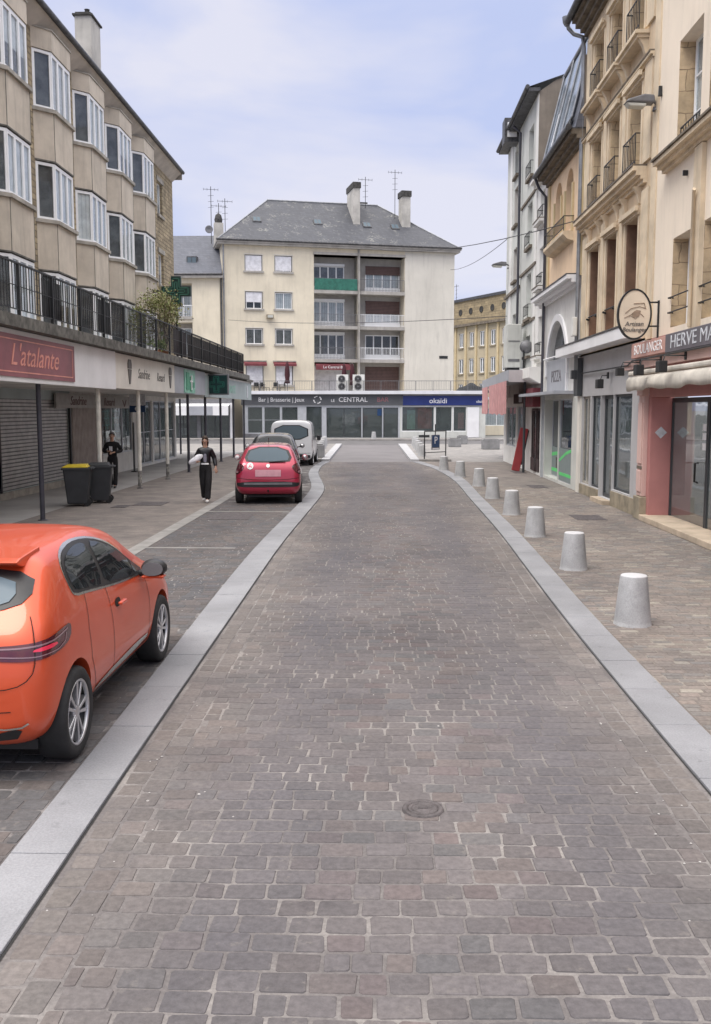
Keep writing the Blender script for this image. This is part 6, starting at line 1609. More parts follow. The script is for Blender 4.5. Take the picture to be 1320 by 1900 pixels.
# ------------------------------------------------------------ cars
# local frame: x right, y forward from the rear bumper, z up
def body_cage(st):
    """st rows: y, z bottom, z belt, z top, half widths bottom / mid / belt / top"""
    rings = []
    for y, zb, zl, zt, wb, wm, wl, wt in st:
        h = zl - zb
        half = [(wb * .55, zb), (wb, zb + .01), (wm * .985, zb + h * .22), (wm, zb + h * .52), (wm * .985, zb + h * .80), (wl, zl), (wl + (wt - wl) * .5 + .012, zl + (zt - zl) * .52), (wt, zt - (zt - zl) * .07), (wt * .62, zt), (0, zt + .008)]
        full = [(x, y, z) for x, z in half] + [(-x, y, z) for x, z in half[-2::-1]]
        rings.append(full)
    n = len(rings[0]); vs = [p for r in rings for p in r]; fs = []
    for i in range(len(rings) - 1):
        for k in range(n): fs.append((i * n + k, i * n + (k + 1) % n, (i + 1) * n + (k + 1) % n, (i + 1) * n + k))
    fs.append(tuple(range(n))[::-1]); fs.append(tuple(range((len(rings) - 1) * n, len(rings) * n)))
    return vs, fs
def make_body(t, st, paintm, wheels, r, half, belly='cartrim'):
    vs, fs = body_cage(st)
    me = bpy.data.meshes.new('tmp'); me.from_pydata(vs, [], fs)
    b = bmesh.new(); b.from_mesh(me); bmesh.ops.recalc_face_normals(b, faces=b.faces); b.to_mesh(me); b.free()
    o = bpy.data.objects.new('tmp', me); COL.objects.link(o)
    sb = o.modifiers.new('s', 'SUBSURF'); sb.levels = 3; sb.render_levels = 3
    cut = []
    for wy in wheels:
        m = MB()
        for s in (-1, 1):
            m2 = MB(); m2.tube([(s * (half - .27), wy, r), (s * (half + .3), wy, r)], r + .055, 48); c = m2.build('tmpcut', [], None); cut.append(c)
            bo = o.modifiers.new('b', 'BOOLEAN'); bo.operation = 'DIFFERENCE'; bo.solver = 'EXACT'; bo.object = c
    bo = evaluated(o, 'body', [paintm, belly], t)
    for c in cut: bpy.data.objects.remove(c)
    for p in bo.data.polygons:
        p.use_smooth = True; c = p.center
        inner = any(math.hypot(c.y - wy, c.z - r) < r + .05 for wy in wheels) and abs(c.x) > half - .3
        if inner or (c.z < .27 and abs(p.normal.z) > .5): p.material_index = 1
        if inner: p.use_smooth = False
    # sharp rim where the arches are cut
    bm = bmesh.new(); bm.from_mesh(bo.data)
    for e in bm.edges:
        if len(e.link_faces) == 2 and e.calc_face_angle(0) > .6: e.smooth = False
    bm.to_mesh(bo.data)
    tree = BVHTree.FromBMesh(bm); bm.free()
    return bo, tree
def patch(t, parent, tree, poly, o, r_, u_, name, mt, off=.004, step=.05, thick=0):
    """polygon drawn in a projection plane, laid onto the body surface; o origin, r_ right, u_ up"""
    o, r_, u_ = Vector(o), Vector(r_).normalized(), Vector(u_).normalized(); d = u_.cross(r_)
    b = bmesh.new(); f = b.faces.new([b.verts.new((x, y, 0)) for x, y in poly])
    xs = [p[0] for p in poly]; ys = [p[1] for p in poly]
    for ax, lo, hi in ((0, min(xs), max(xs)), (1, min(ys), max(ys))):
        q = lo + step
        while q < hi - 1e-4:
            co = (q, 0, 0) if ax == 0 else (0, q, 0); no = (1, 0, 0) if ax == 0 else (0, 1, 0)
            bmesh.ops.bisect_plane(b, geom=b.verts[:] + b.edges[:] + b.faces[:], plane_co=co, plane_no=no); q += step
    dead = []
    for v in b.verts:
        p = o + r_ * v.co.x + u_ * v.co.y; hit, nn, _, _ = tree.ray_cast(p, d, 10)
        if hit is None: dead.append(v); continue
        if nn.dot(d) > 0: nn = -nn
        v.co = hit + nn * off
    bmesh.ops.delete(b, geom=dead, context='VERTS')
    for f in b.faces: f.smooth = True
    me = bpy.data.meshes.new(name); b.to_mesh(me); b.free(); me.materials.append(M[mt])
    n = bpy.data.objects.new(name, me); COL.objects.link(n); n.parent = parent; WM[n] = WM[t]
    return n
def curve_poly(pts, n=4):
    """round a polygon a little (Chaikin)"""
    for _ in range(n):
        q = []
        for i, a in enumerate(pts):
            b = pts[(i + 1) % len(pts)]; q += [(a[0] * .75 + b[0] * .25, a[1] * .75 + b[1] * .25), (a[0] * .25 + b[0] * .75, a[1] * .25 + b[1] * .75)]
        pts = q
    return pts
def ribbon(pts, w):
    """thin polygon along a polyline"""
    L_, R_ = [], []
    for i, p in enumerate(pts):
        a = pts[max(i - 1, 0)]; b = pts[min(i + 1, len(pts) - 1)]; dx, dy = b[0] - a[0], b[1] - a[1]; l = math.hypot(dx, dy) or 1
        L_.append((p[0] - dy / l * w / 2, p[1] + dx / l * w / 2)); R_.append((p[0] + dy / l * w / 2, p[1] - dx / l * w / 2))
    return L_ + R_[::-1]
def wheel(t, x, y, r, s, width=.2, spokes=5):
    """s = +1 right side, -1 left side; x = outer face"""
    F = WM[t]; xo = x; xi = x - s * width
    m = MB(F @ Matrix.Translation((0, y, r)))
    pr = [(r * .70, xo - s * .012), (r * .74, xo - s * .003), (r * .90, xo + s * .004), (r * .97, xo - s * .012), (r, xo - s * .035), (r, xi + s * .035), (r * .96, xi), (r * .7, xi)]
    m.lathe(pr, 48, axis=0); ty = m.build('tyre', 'ruby', t)
    m = MB(F @ Matrix.Translation((0, y, r))); m.lathe([(0, xo - s * .10), (r * .70, xo - s * .10), (r * .70, xo - s * .012)], 40, axis=0); m.build('wheel_well', 'cartrim', ty)
    m = MB(F @ Matrix.Translation((0, y, r)))
    m.lathe([(r * .655, xo - s * .03), (r * .66, xo - s * .008), (r * .71, xo - s * .002), (r * .725, xo - s * .012)], 40, axis=0)
    m.lathe([(0, xo - s * .012), (r * .13, xo - s * .014), (r * .17, xo - s * .03), (r * .17, xo - s * .06)], 20, axis=0)
    for k in range(spokes):
        for dv in (-.13, .13):
            a0 = 2 * math.pi * k / spokes + dv * 2.0; a1 = 2 * math.pi * k / spokes + dv * 1.7
            p0 = (math.cos(a0) * r * .13, math.sin(a0) * r * .13); p1 = (math.cos(a1) * r * .67, math.sin(a1) * r * .67)
            w0, w1 = r * .030, r * .046
            dx, dz = p1[0] - p0[0], p1[1] - p0[1]; l = math.hypot(dx, dz); nx, nz_ = -dz / l, dx / l
            q = [(p0[0] + nx * w0, p0[1] + nz_ * w0), (p0[0] - nx * w0, p0[1] - nz_ * w0), (p1[0] - nx * w1, p1[1] - nz_ * w1), (p1[0] + nx * w1, p1[1] + nz_ * w1)]
            m.prism(q, xo - s * .06, xo - s * .014, 0)
    m.build('rim', 'alloy', ty, bevel=.004)
    return ty
def hatch_stations(L=4.05, Wd=.9, H=1.44, lift=0):
    k = H / 1.44; w = Wd / .9
    T = [(.00, .40, .60, .66, .50, .62, .56, .42), (.03, .33, .74, .80, .66, .78, .72, .60), (.09, .27, .86, .95, .72, .845, .78, .66), (.17, .235, .93, 1.03, .75, .875, .805, .665),
         (.28, .22, .965, 1.15, .77, .892, .815, .645), (.42, .21, .98, 1.28, .79, .90, .82, .615), (.56, .20, .985, 1.385, .80, .90, .82, .60), (.66, .20, .985, 1.405, .80, .90, .82, .60), (1.0, .20, .975, 1.43, .80, .895, .822, .605),
         (1.5, .20, .965, 1.44, .80, .885, .822, .605), (2.0, .20, .955, 1.43, .80, .885, .82, .60), (2.4, .20, .945, 1.375, .80, .89, .815, .60), (2.75, .20, .935, 1.22, .80, .895, .81, .61), (3.05, .20, .925, 1.05, .80, .90, .80, .64),
         (3.25, .21, .90, .975, .80, .90, .785, .62), (3.6, .22, .83, .90, .79, .885, .75, .58), (3.85, .24, .74, .80, .75, .82, .68, .52), (3.99, .28, .62, .68, .66, .70, .58, .44), (4.05, .36, .54, .58, .5, .55, .46, .34)]
    if lift: T = [(y, zb, zl + (lift * max(0, min(1, (2.2 - y) / 1.3)) if y > .2 else 0), zt, a, b, c + (.03 if .1 < y < 1.2 else .01), d + {0: 0, 1: .085, 2: .06, 3: .035}[0 if y < .1 or y > 2.6 else 1 if y < .9 else 2 if y < 1.2 else 3]) for y, zb, zl, zt, a, b, c, d in T]
    return [(y * L / 4.05, zb, zl * k if zl > .7 else zl, zt * k if zt > .7 else zt, a * w, b * w, c * w, d * w) for y, zb, zl, zt, a, b, c, d in T]
RIGHT = dict(r_=(0, 1, 0), u_=(0, 0, 1))      # drawn (y, z), seen from +x
def side(t, par, tree, s, poly, name, mt, off=.004, step=.06):
    if s > 0: return patch(t, par, tree, poly, (3, 0, 0), (0, 1, 0), (0, 0, 1), name, mt, off, step)
    return patch(t, par, tree, [(-a, b) for a, b in poly], (-3, 0, 0), (0, -1, 0), (0, 0, 1), name, mt, off, step)
def rear(t, par, tree, poly, name, mt, off=.004, step=.05):
    return patch(t, par, tree, poly, (0, -3, 0), (1, 0, 0), (0, 0, 1), name, mt, off, step)
def diag(t, par, tree, s, poly, name, mt, off=.004, step=.03, ang=45):
    a = R(ang); d = Vector((-s * math.sin(a), math.cos(a), 0)); r_ = Vector((math.cos(a), s * math.sin(a), 0))
    return patch(t, par, tree, poly, Vector((s * .8, .1, 0)) - d * 3, r_, (0, 0, 1), name, mt, off, step)

# --- orange hatchback, parked at the left in front of the viewer
t = thing('parked_car', 'metallic orange hatchback cut by the left edge, nearest parked car', 'car', (-3.02, 5.80, 0))
FCAR = WM[t]; rw = .325
body, tree = make_body(t, hatch_stations(H=1.51, lift=.05), 'car_orange', (.63, 3.213), rw, .9)
for s in (1, -1):
    dlo = [(.84, 1.135), (.79, 1.18), (.78, 1.29), (.86, 1.365), (1.02, 1.41), (1.28, 1.435), (1.6, 1.425), (1.9, 1.375), (2.2, 1.27), (2.5, 1.12), (2.84, .965), (2.4, .985), (1.9, 1.02), (1.4, 1.075), (1.1, 1.11)]
    def scale(pl, k, c=None):
        cx_ = sum(p[0] for p in pl) / len(pl); cz_ = sum(p[1] for p in pl) / len(pl); return [(p[0] + (k * (1 if p[0] > cx_ else -1)), p[1] + k * (1 if p[1] > cz_ else -1)) for p in pl]
    side(t, body, tree, s, curve_poly(scale(dlo, .020), 1), 'window_trim', 'chrome', .003)
    side(t, body, tree, s, curve_poly(scale(dlo, .004), 1), 'window_seal', 'cartrim', .006)
    side(t, body, tree, s, curve_poly([(.83, 1.19), (.82, 1.28), (.89, 1.35), (1.04, 1.39), (1.27, 1.413), (1.50, 1.41), (1.53, 1.36), (1.53, 1.075), (1.3, 1.10), (1.1, 1.125), (.87, 1.15)], 1), 'rear_side_window', 'carglass', .009)
    side(t, body, tree, s, curve_poly([(1.62, 1.405), (1.88, 1.36), (2.15, 1.27), (2.46, 1.12), (2.46, .995), (2.1, 1.02), (1.61, 1.07), (1.61, 1.2)], 1), 'front_side_window', 'carglass', .009)
    side(t, body, tree, s, [(2.49, 1.105), (2.76, .985), (2.49, 1.0)], 'quarter_window', 'carglass', .009)
    # door gaps, sill strip, arch lips
    side(t, body, tree, s, ribbon([(1.02, 1.11), (.97, .85), (1.0, .62), (1.12, .42), (1.18, .33)], .007), 'door_gap', 'seam', .003, .05)
    side(t, body, tree, s, ribbon([(1.57, 1.06), (1.61, .7), (1.64, .34)], .007), 'door_gap', 'seam', .003, .05)
    side(t, body, tree, s, ribbon([(2.74, .975), (2.76, .6), (2.74, .34)], .007), 'door_gap', 'seam', .003, .05)
    side(t, body, tree, s, ribbon([(1.18, .335), (2.0, .325), (2.76, .335)], .008), 'door_gap', 'seam', .003, .05)
    side(t, body, tree, s, curve_poly([(1.15, .345), (1.35, .37), (2.70, .42), (2.72, .35), (1.15, .315)], 1), 'sill_strip', 'chrome', .006, .05)
    for hy in (1.28, 2.12):
        if hy > 2 or True:
            m = MB(FCAR); x = s * .897 if hy > 2 else s * .893
            if hy > 2:
                m.box(min(x - s * .01, x + s * .03), max(x - s * .01, x + s * .03), 1.72, 1.88, .865, .89); m.build('door_handle', 'car_orange', body, bevel=.012)
                side(t, body, tree, s, curve_poly([(1.72, .84), (1.72, .91), (1.88, .91), (1.88, .84)], 2), 'handle_recess', 'seam', .003, .04)
    # tail lamp wrapping the corner
    lamp = diag(t, body, tree, s, curve_poly([(s * -.75, .90), (s * -.3, .925), (s * .05, .95), (s * .32, .99), (s * .37, .97), (s * .345, .885), (s * .22, .85), (s * -.03, .835), (s * -.25, .845), (s * -.45, .88)], 1), 'tail_lamp', 'lampred', .008, .03, 40)
    diag(t, lamp, tree, s, ribbon([(s * -.6, .90), (s * -.1, .918), (s * .15, .935), (s * .31, .962)], .010), 'lamp_strip', 'lampclear', .012, .03, 40)
    diag(t, lamp, tree, s, curve_poly([(s * -.02, .886), (s * .0, .91), (s * .17, .922), (s * .185, .896)], 1), 'lamp_reflector', 'lampbright', .013, .03, 40)
    diag(t, lamp, tree, s, ribbon([(s * -.22, .868), (s * .0, .86), (s * .19, .868), (s * .27, .895), (s * .29, .94)], .007), 'lamp_strip', 'lampclear', .012, .03, 40)
    diag(t, body, tree, s, ribbon([(s * .02, 1.10), (s * .01, 1.0), (s * .0, .9), (s * -.01, .82), (s * -.03, .76), (s * -.07, .715), (s * -.12, .685), (s * -.18, .668), (s * -.3, .655), (s * -.5, .645)], .006), 'tailgate_gap', 'seam', .010, .03, 40)
    wheel(t, s * .905, .63, rw, s, .21); wheel(t, s * .905, 3.213, rw, s, .21)
    # mirror
    m = MB(FCAR @ Matrix.Translation((s * .97, 2.62, 1.02)))
    m.lathe([(0, -.10), (.05, -.09), (.09, -.04), (.105, .02), (.09, .06), (.0, .065)], 20, axis=1); vs_ = m.v
    inv = (FCAR @ Matrix.Translation((s * .97, 2.62, 1.02)))
    m.v = [inv @ (Matrix.Diagonal((1.15, 1.0, .78, 1)) @ (inv.inverted() @ v)) for v in vs_]
    mi_ = m.build('door_mirror', 'cartrim', t)
    for p in mi_.data.polygons: p.use_smooth = True
    m = MB(FCAR); m.tube([(s * .80, 2.66, .955), (s * .93, 2.64, .99)], .03, 8); m.build('mirror_stalk', 'cartrim', mi_)
    m = MB(FCAR @ Matrix.Translation((s * .975, 2.515, 1.02))); m.prism(curve_poly([(-.095, -.06), (.1, -.05), (.1, .06), (-.08, .065)], 2), -.004, 0, 1); m.build('mirror_glass', 'lampgrey', mi_)
    m = MB(FCAR @ Matrix.Translation((s * .975, 2.60, .965))); m.box(-.1, .1, -.06, .05, -.03, -.005); m.build('mirror_cap', 'car_orange', mi_, bevel=.01)
# rear glazing, bumper, badges
rear(t, body, tree, curve_poly([(-.715, 1.19), (-.685, 1.345), (-.3, 1.385), (.3, 1.385), (.685, 1.345), (.715, 1.19), (.5, 1.125), (0, 1.08), (-.5, 1.125)], 1), 'rear_window_seal', 'cartrim', .006, .025)
rear(t, body, tree, curve_poly([(-.62, 1.195), (-.57, 1.325), (0, 1.365), (.57, 1.325), (.62, 1.195), (.45, 1.145), (0, 1.11), (-.45, 1.145)], 1), 'rear_window', 'carglassblue', .012, .025)
m = MB(FCAR); m.prism([(.80, 1.482), (.44, 1.452), (.36, 1.435), (.37, 1.42), (.46, 1.39), (.80, 1.36)], -.60, .60, 0); m.build('spoiler', 'car_orange', body, bevel=.02)
rear(t, body, tree, ribbon([(-.66, .52), (-.4, .51), (0, .505), (.4, .51), (.66, .52)], .006), 'bumper_crease', 'seam', .003, .05)
rear(t, body, tree, curve_poly([(-.74, .42), (-.66, .30), (.66, .30), (.74, .42), (.5, .36), (-.5, .36)], 1), 'diffuser', 'cartrim', .006)
rear(t, body, tree, ribbon([(.50, .415), (.62, .405), (.72, .415), (.76, .44)], .012), 'bumper_trim', 'chrome', .010, .04)
rear(t, body, tree, ribbon([(-.50, .415), (-.62, .405), (-.72, .415), (-.76, .44)], .012), 'bumper_trim', 'chrome', .010, .04)
rear(t, body, tree, [(.40, .70), (.56, .70), (.56, .722), (.40, .722)], 'badge', 'chrome', .012)
rear(t, body, tree, curve_poly([(-.26, .58), (.26, .58), (.26, .69), (-.26, .69)], 1), 'number_plate', 'plate', .012)
m = MB(FCAR); m.box(-.72, .72, .3, 3.8, .17, .24); m.build('underside', 'cartrim', t)

# --- raspberry red hatchback
def small_car(label, loc, paintm, H, Wd, L, rearwin, rz=0):
    t = thing('parked_car', label, 'car', loc, rz, None); rw = .31; F = WM[t]
    st = hatch_stations(L, Wd, H); wy = (.60, L - .82)
    body, tree = make_body(t, st, paintm, wy, rw, Wd); k = H / 1.44; w = Wd / .9
    for s in (1, -1):
        side(t, body, tree, s, curve_poly([(.62, 1.03 * k), (.9, 1.24 * k), (1.4, 1.34 * k), (2.0, 1.345 * k), (2.4, 1.24 * k), (2.85, 1.01 * k), (2.0, .98 * k), (1.0, .99 * k)], 2), 'side_window', 'carglass', .006, .08)
        for y in wy: wheel(t, s * (Wd + .003), y, rw, s, .19, 6)
        m = MB(F @ Matrix.Translation((s * (Wd + .09), 2.5, 1.02 * k))); m.lathe([(0, -.1), (.07, -.08), (.085, .0), (.06, .05), (0, .06)], 16, axis=1); mi_ = m.build('door_mirror', paintm, t)
        for p in mi_.data.polygons: p.use_smooth = True
        m = MB(F @ Matrix.Translation((s * (Wd + .09), 2.395, 1.02 * k))); m.lathe([(0, 0), (.065, 0), (.065, .006)], 16, axis=1); m.build('mirror_glass', 'alloy' if s > 0 else 'lit', mi_)
        m = MB(F); m.tube([(s * (Wd - .1), 2.54, .97 * k), (s * (Wd + .05), 2.52, 1.0 * k)], .025, 6); m.build('mirror_stalk', 'cartrim', mi_)
        lamp = diag(t, body, tree, s, curve_poly([(s * -.18, .94 * k), (s * .16, 1.02 * k), (s * .24, .98 * k), (s * .22, .76 * k), (s * .02, .70 * k), (s * -.14, .80 * k)], 2), 'tail_lamp', 'lampred', .010, .04, 35)
        diag(t, lamp, tree, s, curve_poly([(s * -.02, .745 * k), (s * .16, .78 * k), (s * .18, .84 * k), (s * -.06, .80 * k)], 1), 'lamp_reflector', 'lampclear', .015, .04, 35)
    rear(t, body, tree, curve_poly([(-.68 * w, 1.03 * k), (-.50 * w, 1.365 * k), (.50 * w, 1.365 * k), (.68 * w, 1.03 * k), (.3, 1.0 * k), (-.3, 1.0 * k)], 1), 'rear_window_seal', 'cartrim', .005)
    rear(t, body, tree, curve_poly([(-.60 * w, 1.055 * k), (-.44 * w, 1.335 * k), (.44 * w, 1.335 * k), (.60 * w, 1.055 * k), (.3, 1.03 * k), (-.3, 1.03 * k)], 1), 'rear_window', rearwin, .010)
    m = MB(F); m.box(-.6 * w, .6 * w, .3, L - .5, .17, .25); m.build('underside', 'cartrim', t)
    return t, body, tree, F
t, body, tree, F = small_car('raspberry red hatchback with a round white sticker, parked behind the orange car', (-2.88, 24.25, 0), 'car_red', 1.56, .865, 4.03, 'carglassblue', R(4.6))
b_ = rear(t, body, tree, curve_poly([(-.80, .60), (.80, .60), (.80, .48), (.6, .455), (-.6, .455), (-.80, .48)], 1), 'bumper_strip', 'cartrim', .012)
rear(t, body, tree, [(-.62, .52), (.62, .52), (.62, .575), (-.62, .575)], 'bumper_insert', 'lampgrey', .018)
rear(t, body, tree, [(-.33, .73), (.33, .73), (.33, .90), (-.33, .90)], 'number_plate', 'plate', .012)
rear(t, body, tree, ribbon([(-.86, .70), (-.5, .655), (0, .64), (.5, .655), (.86, .70)], .012), 'tailgate_gap', 'seam', .004)
st_ = rear(t, body, tree, [(-.46 + .085 * math.cos(k * math.pi / 12), .995 + .085 * math.sin(k * math.pi / 12)) for k in range(24)], 'sticker', 'lit', .014)
rear(t, st_, tree, ribbon([(-.50, .95), (-.46, 1.04), (-.42, .95)], .018), 'sticker_mark', 'lampbright', .018, .03); rear(t, st_, tree, ribbon([(-.48, .98), (-.44, .98)], .014), 'sticker_mark', 'lampbright', .018, .03)
rear(t, body, tree, [(.045 * math.cos(k * math.pi / 6), 1.0 + .045 * math.sin(k * math.pi / 6)) for k in range(12)], 'badge', 'chrome', .014)
m = MB(F); m.tube([(.03, .12, 1.10), (.45, .12, 1.13)], .018, 6); m.build('wiper', 'cartrim', body)
m = MB(F); m.tube([(0, .75, 1.55), (0, .6, 1.72)], .008, 5); m.build('aerial', 'cartrim', body)
m = MB(F); m.tube([(0, .05, .34), (0, -.06, .34), (0, -.08, .40)], .018, 6); m.build('tow_hook', 'cartrim', t)
# --- black car in front of it
t, body, tree, F = small_car('black car mostly hidden in front of the raspberry red car', (-3.5, 31.0, 0), 'car_black', 1.66, .88, 4.2, 'carglass', R(5))
# --- white van
t = thing('parked_van', 'white small van with large rear window, farthest vehicle in the parking row', 'van', (-3.86, 41.2, 0)); F = WM[t]; Hh = 1.98
ST = [(.00, .40, .95, 1.50, .74, .87, .87, .80), (.0, .30, 1.05, 1.84, .80, .90, .895, .83), (.03, .26, 1.08, 1.93, .82, .918, .91, .855), (.06, .24, 1.08, 1.97, .83, .92, .915, .86), (.3, .22, 1.08, 1.985, .84, .92, .915, .86), (.8, .2, 1.08, 1.99, .84, .92, .915, .86), (1.5, .2, 1.08, 1.99, .82, .92, .91, .85), (2.6, .2, 1.06, 1.97, .82, .92, .90, .78),
      (2.9, .2, 1.05, 1.85, .82, .92, .89, .74), (3.3, .2, 1.04, 1.35, .82, .92, .87, .70), (3.5, .2, 1.0, 1.12, .82, .91, .84, .66), (3.9, .22, .90, .98, .78, .86, .74, .56), (4.1, .26, .72, .78, .7, .76, .62, .46), (4.18, .36, .6, .64, .56, .6, .5, .36)]
body, tree = make_body(t, ST, 'car_white', (.62, 3.3), .32, .92)
for s in (1, -1):
    for y in (.62, 3.3): wheel(t, s * .922, y, .32, s, .2, 6)
    side(t, body, tree, s, curve_poly([(2.0, 1.12), (2.0, 1.68), (2.8, 1.68), (3.25, 1.14)], 1), 'side_window', 'carglass', .006, .08)
    diag(t, body, tree, s, curve_poly([(s * .02, .72), (s * .02, 1.24), (s * .16, 1.24), (s * .17, .72)], 1), 'tail_lamp', 'lampred', .012, .04, 40)
    m = MB(F @ Matrix.Translation((s * 1.02, 2.9, 1.15))); m.box(-.09, .09, -.06, .06, -.12, .12); m.build('door_mirror', 'cartrim', t, bevel=.03)
w_ = rear(t, body, tree, curve_poly([(-.76, 1.14), (-.73, 1.78), (.73, 1.78), (.76, 1.14)], 1), 'rear_window_seal', 'cartrim', .006)
rear(t, body, tree, curve_poly([(-.71, 1.18), (-.68, 1.74), (.68, 1.74), (.71, 1.18)], 1), 'rear_window', 'carglassblue', .012)
rear(t, body, tree, ribbon([(-.84, .56), (0, .54), (.84, .56)], .012), 'tailgate_gap', 'seam', .004)
rear(t, body, tree, curve_poly([(-.84, .52), (.84, .52), (.82, .30), (-.82, .30)], 1), 'bumper', 'cartrim', .014)
rear(t, body, tree, [(-.28, .76), (.28, .76), (.28, .87), (-.28, .87)], 'number_plate', 'plate', .012)
m = MB(F); m.box(-.65, .65, .3, 3.8, .17, .25); m.build('underside', 'cartrim', t)

# ------------------------------------------------------------ people
def skin_mesh(name, pts, edges, mats, parent, sub=2, root=0):
    """pts: name -> (co, radius); a continuous tapered surface grown over connected edges"""
    ks = list(pts); idx = {k: i for i, k in enumerate(ks)}
    me = bpy.data.meshes.new(name); me.from_pydata([pts[k][0] for k in ks], [(idx[a], idx[b]) for a, b in edges], [])
    o = bpy.data.objects.new('tmp', me); COL.objects.link(o)
    md = o.modifiers.new('skin', 'SKIN'); md.use_smooth_shade = True; md.branch_smoothing = .3
    for i, k in enumerate(ks):
        r_ = pts[k][1]; r_ = (r_, r_) if not isinstance(r_, tuple) else r_
        me.skin_vertices[0].data[i].radius = r_
    me.skin_vertices[0].data[root].use_root = True
    sb = o.modifiers.new('s', 'SUBSURF'); sb.levels = sub; sb.render_levels = sub
    n = evaluated(o, name, mats, parent)
    for p in n.data.polygons: p.use_smooth = True
    return n
def ellipsoid(m, c, r, n=16, k=10):
    vs = []; fs = []
    for i in range(k + 1):
        a = math.pi * i / k
        for j in range(n):
            b = 2 * math.pi * j / n; vs.append((c[0] + r[0] * math.sin(a) * math.cos(b), c[1] + r[1] * math.sin(a) * math.sin(b), c[2] + r[2] * math.cos(a)))
    for i in range(k):
        for j in range(n): fs.append((i * n + j, i * n + (j + 1) % n, (i + 1) * n + (j + 1) % n, (i + 1) * n + j))
    m.add(vs, fs, smooth=True)
def hand(pts, edges, s, wr, d, side_, curl):
    """palm and five separate fingers; wr wrist point, d direction of the forearm end, side_ thumb side"""
    wr, d, side_ = Vector(wr), Vector(d).normalized(), Vector(side_).normalized(); nrm = d.cross(side_).normalized()
    k = f'{s}palm'; pts[k] = (wr + d * .05, (.036, .020)); edges.append((f'{s}wrist', k))
    for i, (off, ln) in enumerate(((.030, .072), (.010, .080), (-.010, .075), (-.028, .060))):
        a = wr + d * .095 + side_ * off; b = a + d * ln * .5 + nrm * curl * .015; c = b + (d * (1 - curl * .5) + nrm * curl).normalized() * ln * .5
        for q, (p, r_) in enumerate(((a, .0105), (b, .0095), (c, .008))): pts[f'{s}f{i}{q}'] = (p, r_)
        edges += [(k, f'{s}f{i}0'), (f'{s}f{i}0', f'{s}f{i}1'), (f'{s}f{i}1', f'{s}f{i}2')]
    a = wr + d * .045 + side_ * .042; b = a + (d + side_ * .7).normalized() * .035; c = b + (d + side_ * .15 + nrm * .3 * curl).normalized() * .03
    for q, (p, r_) in enumerate(((a, .013), (b, .011), (c, .009))): pts[f'{s}t{q}'] = (p, r_)
    edges += [(k, f'{s}t0'), (f'{s}t0', f'{s}t1'), (f'{s}t1', f'{s}t2')]
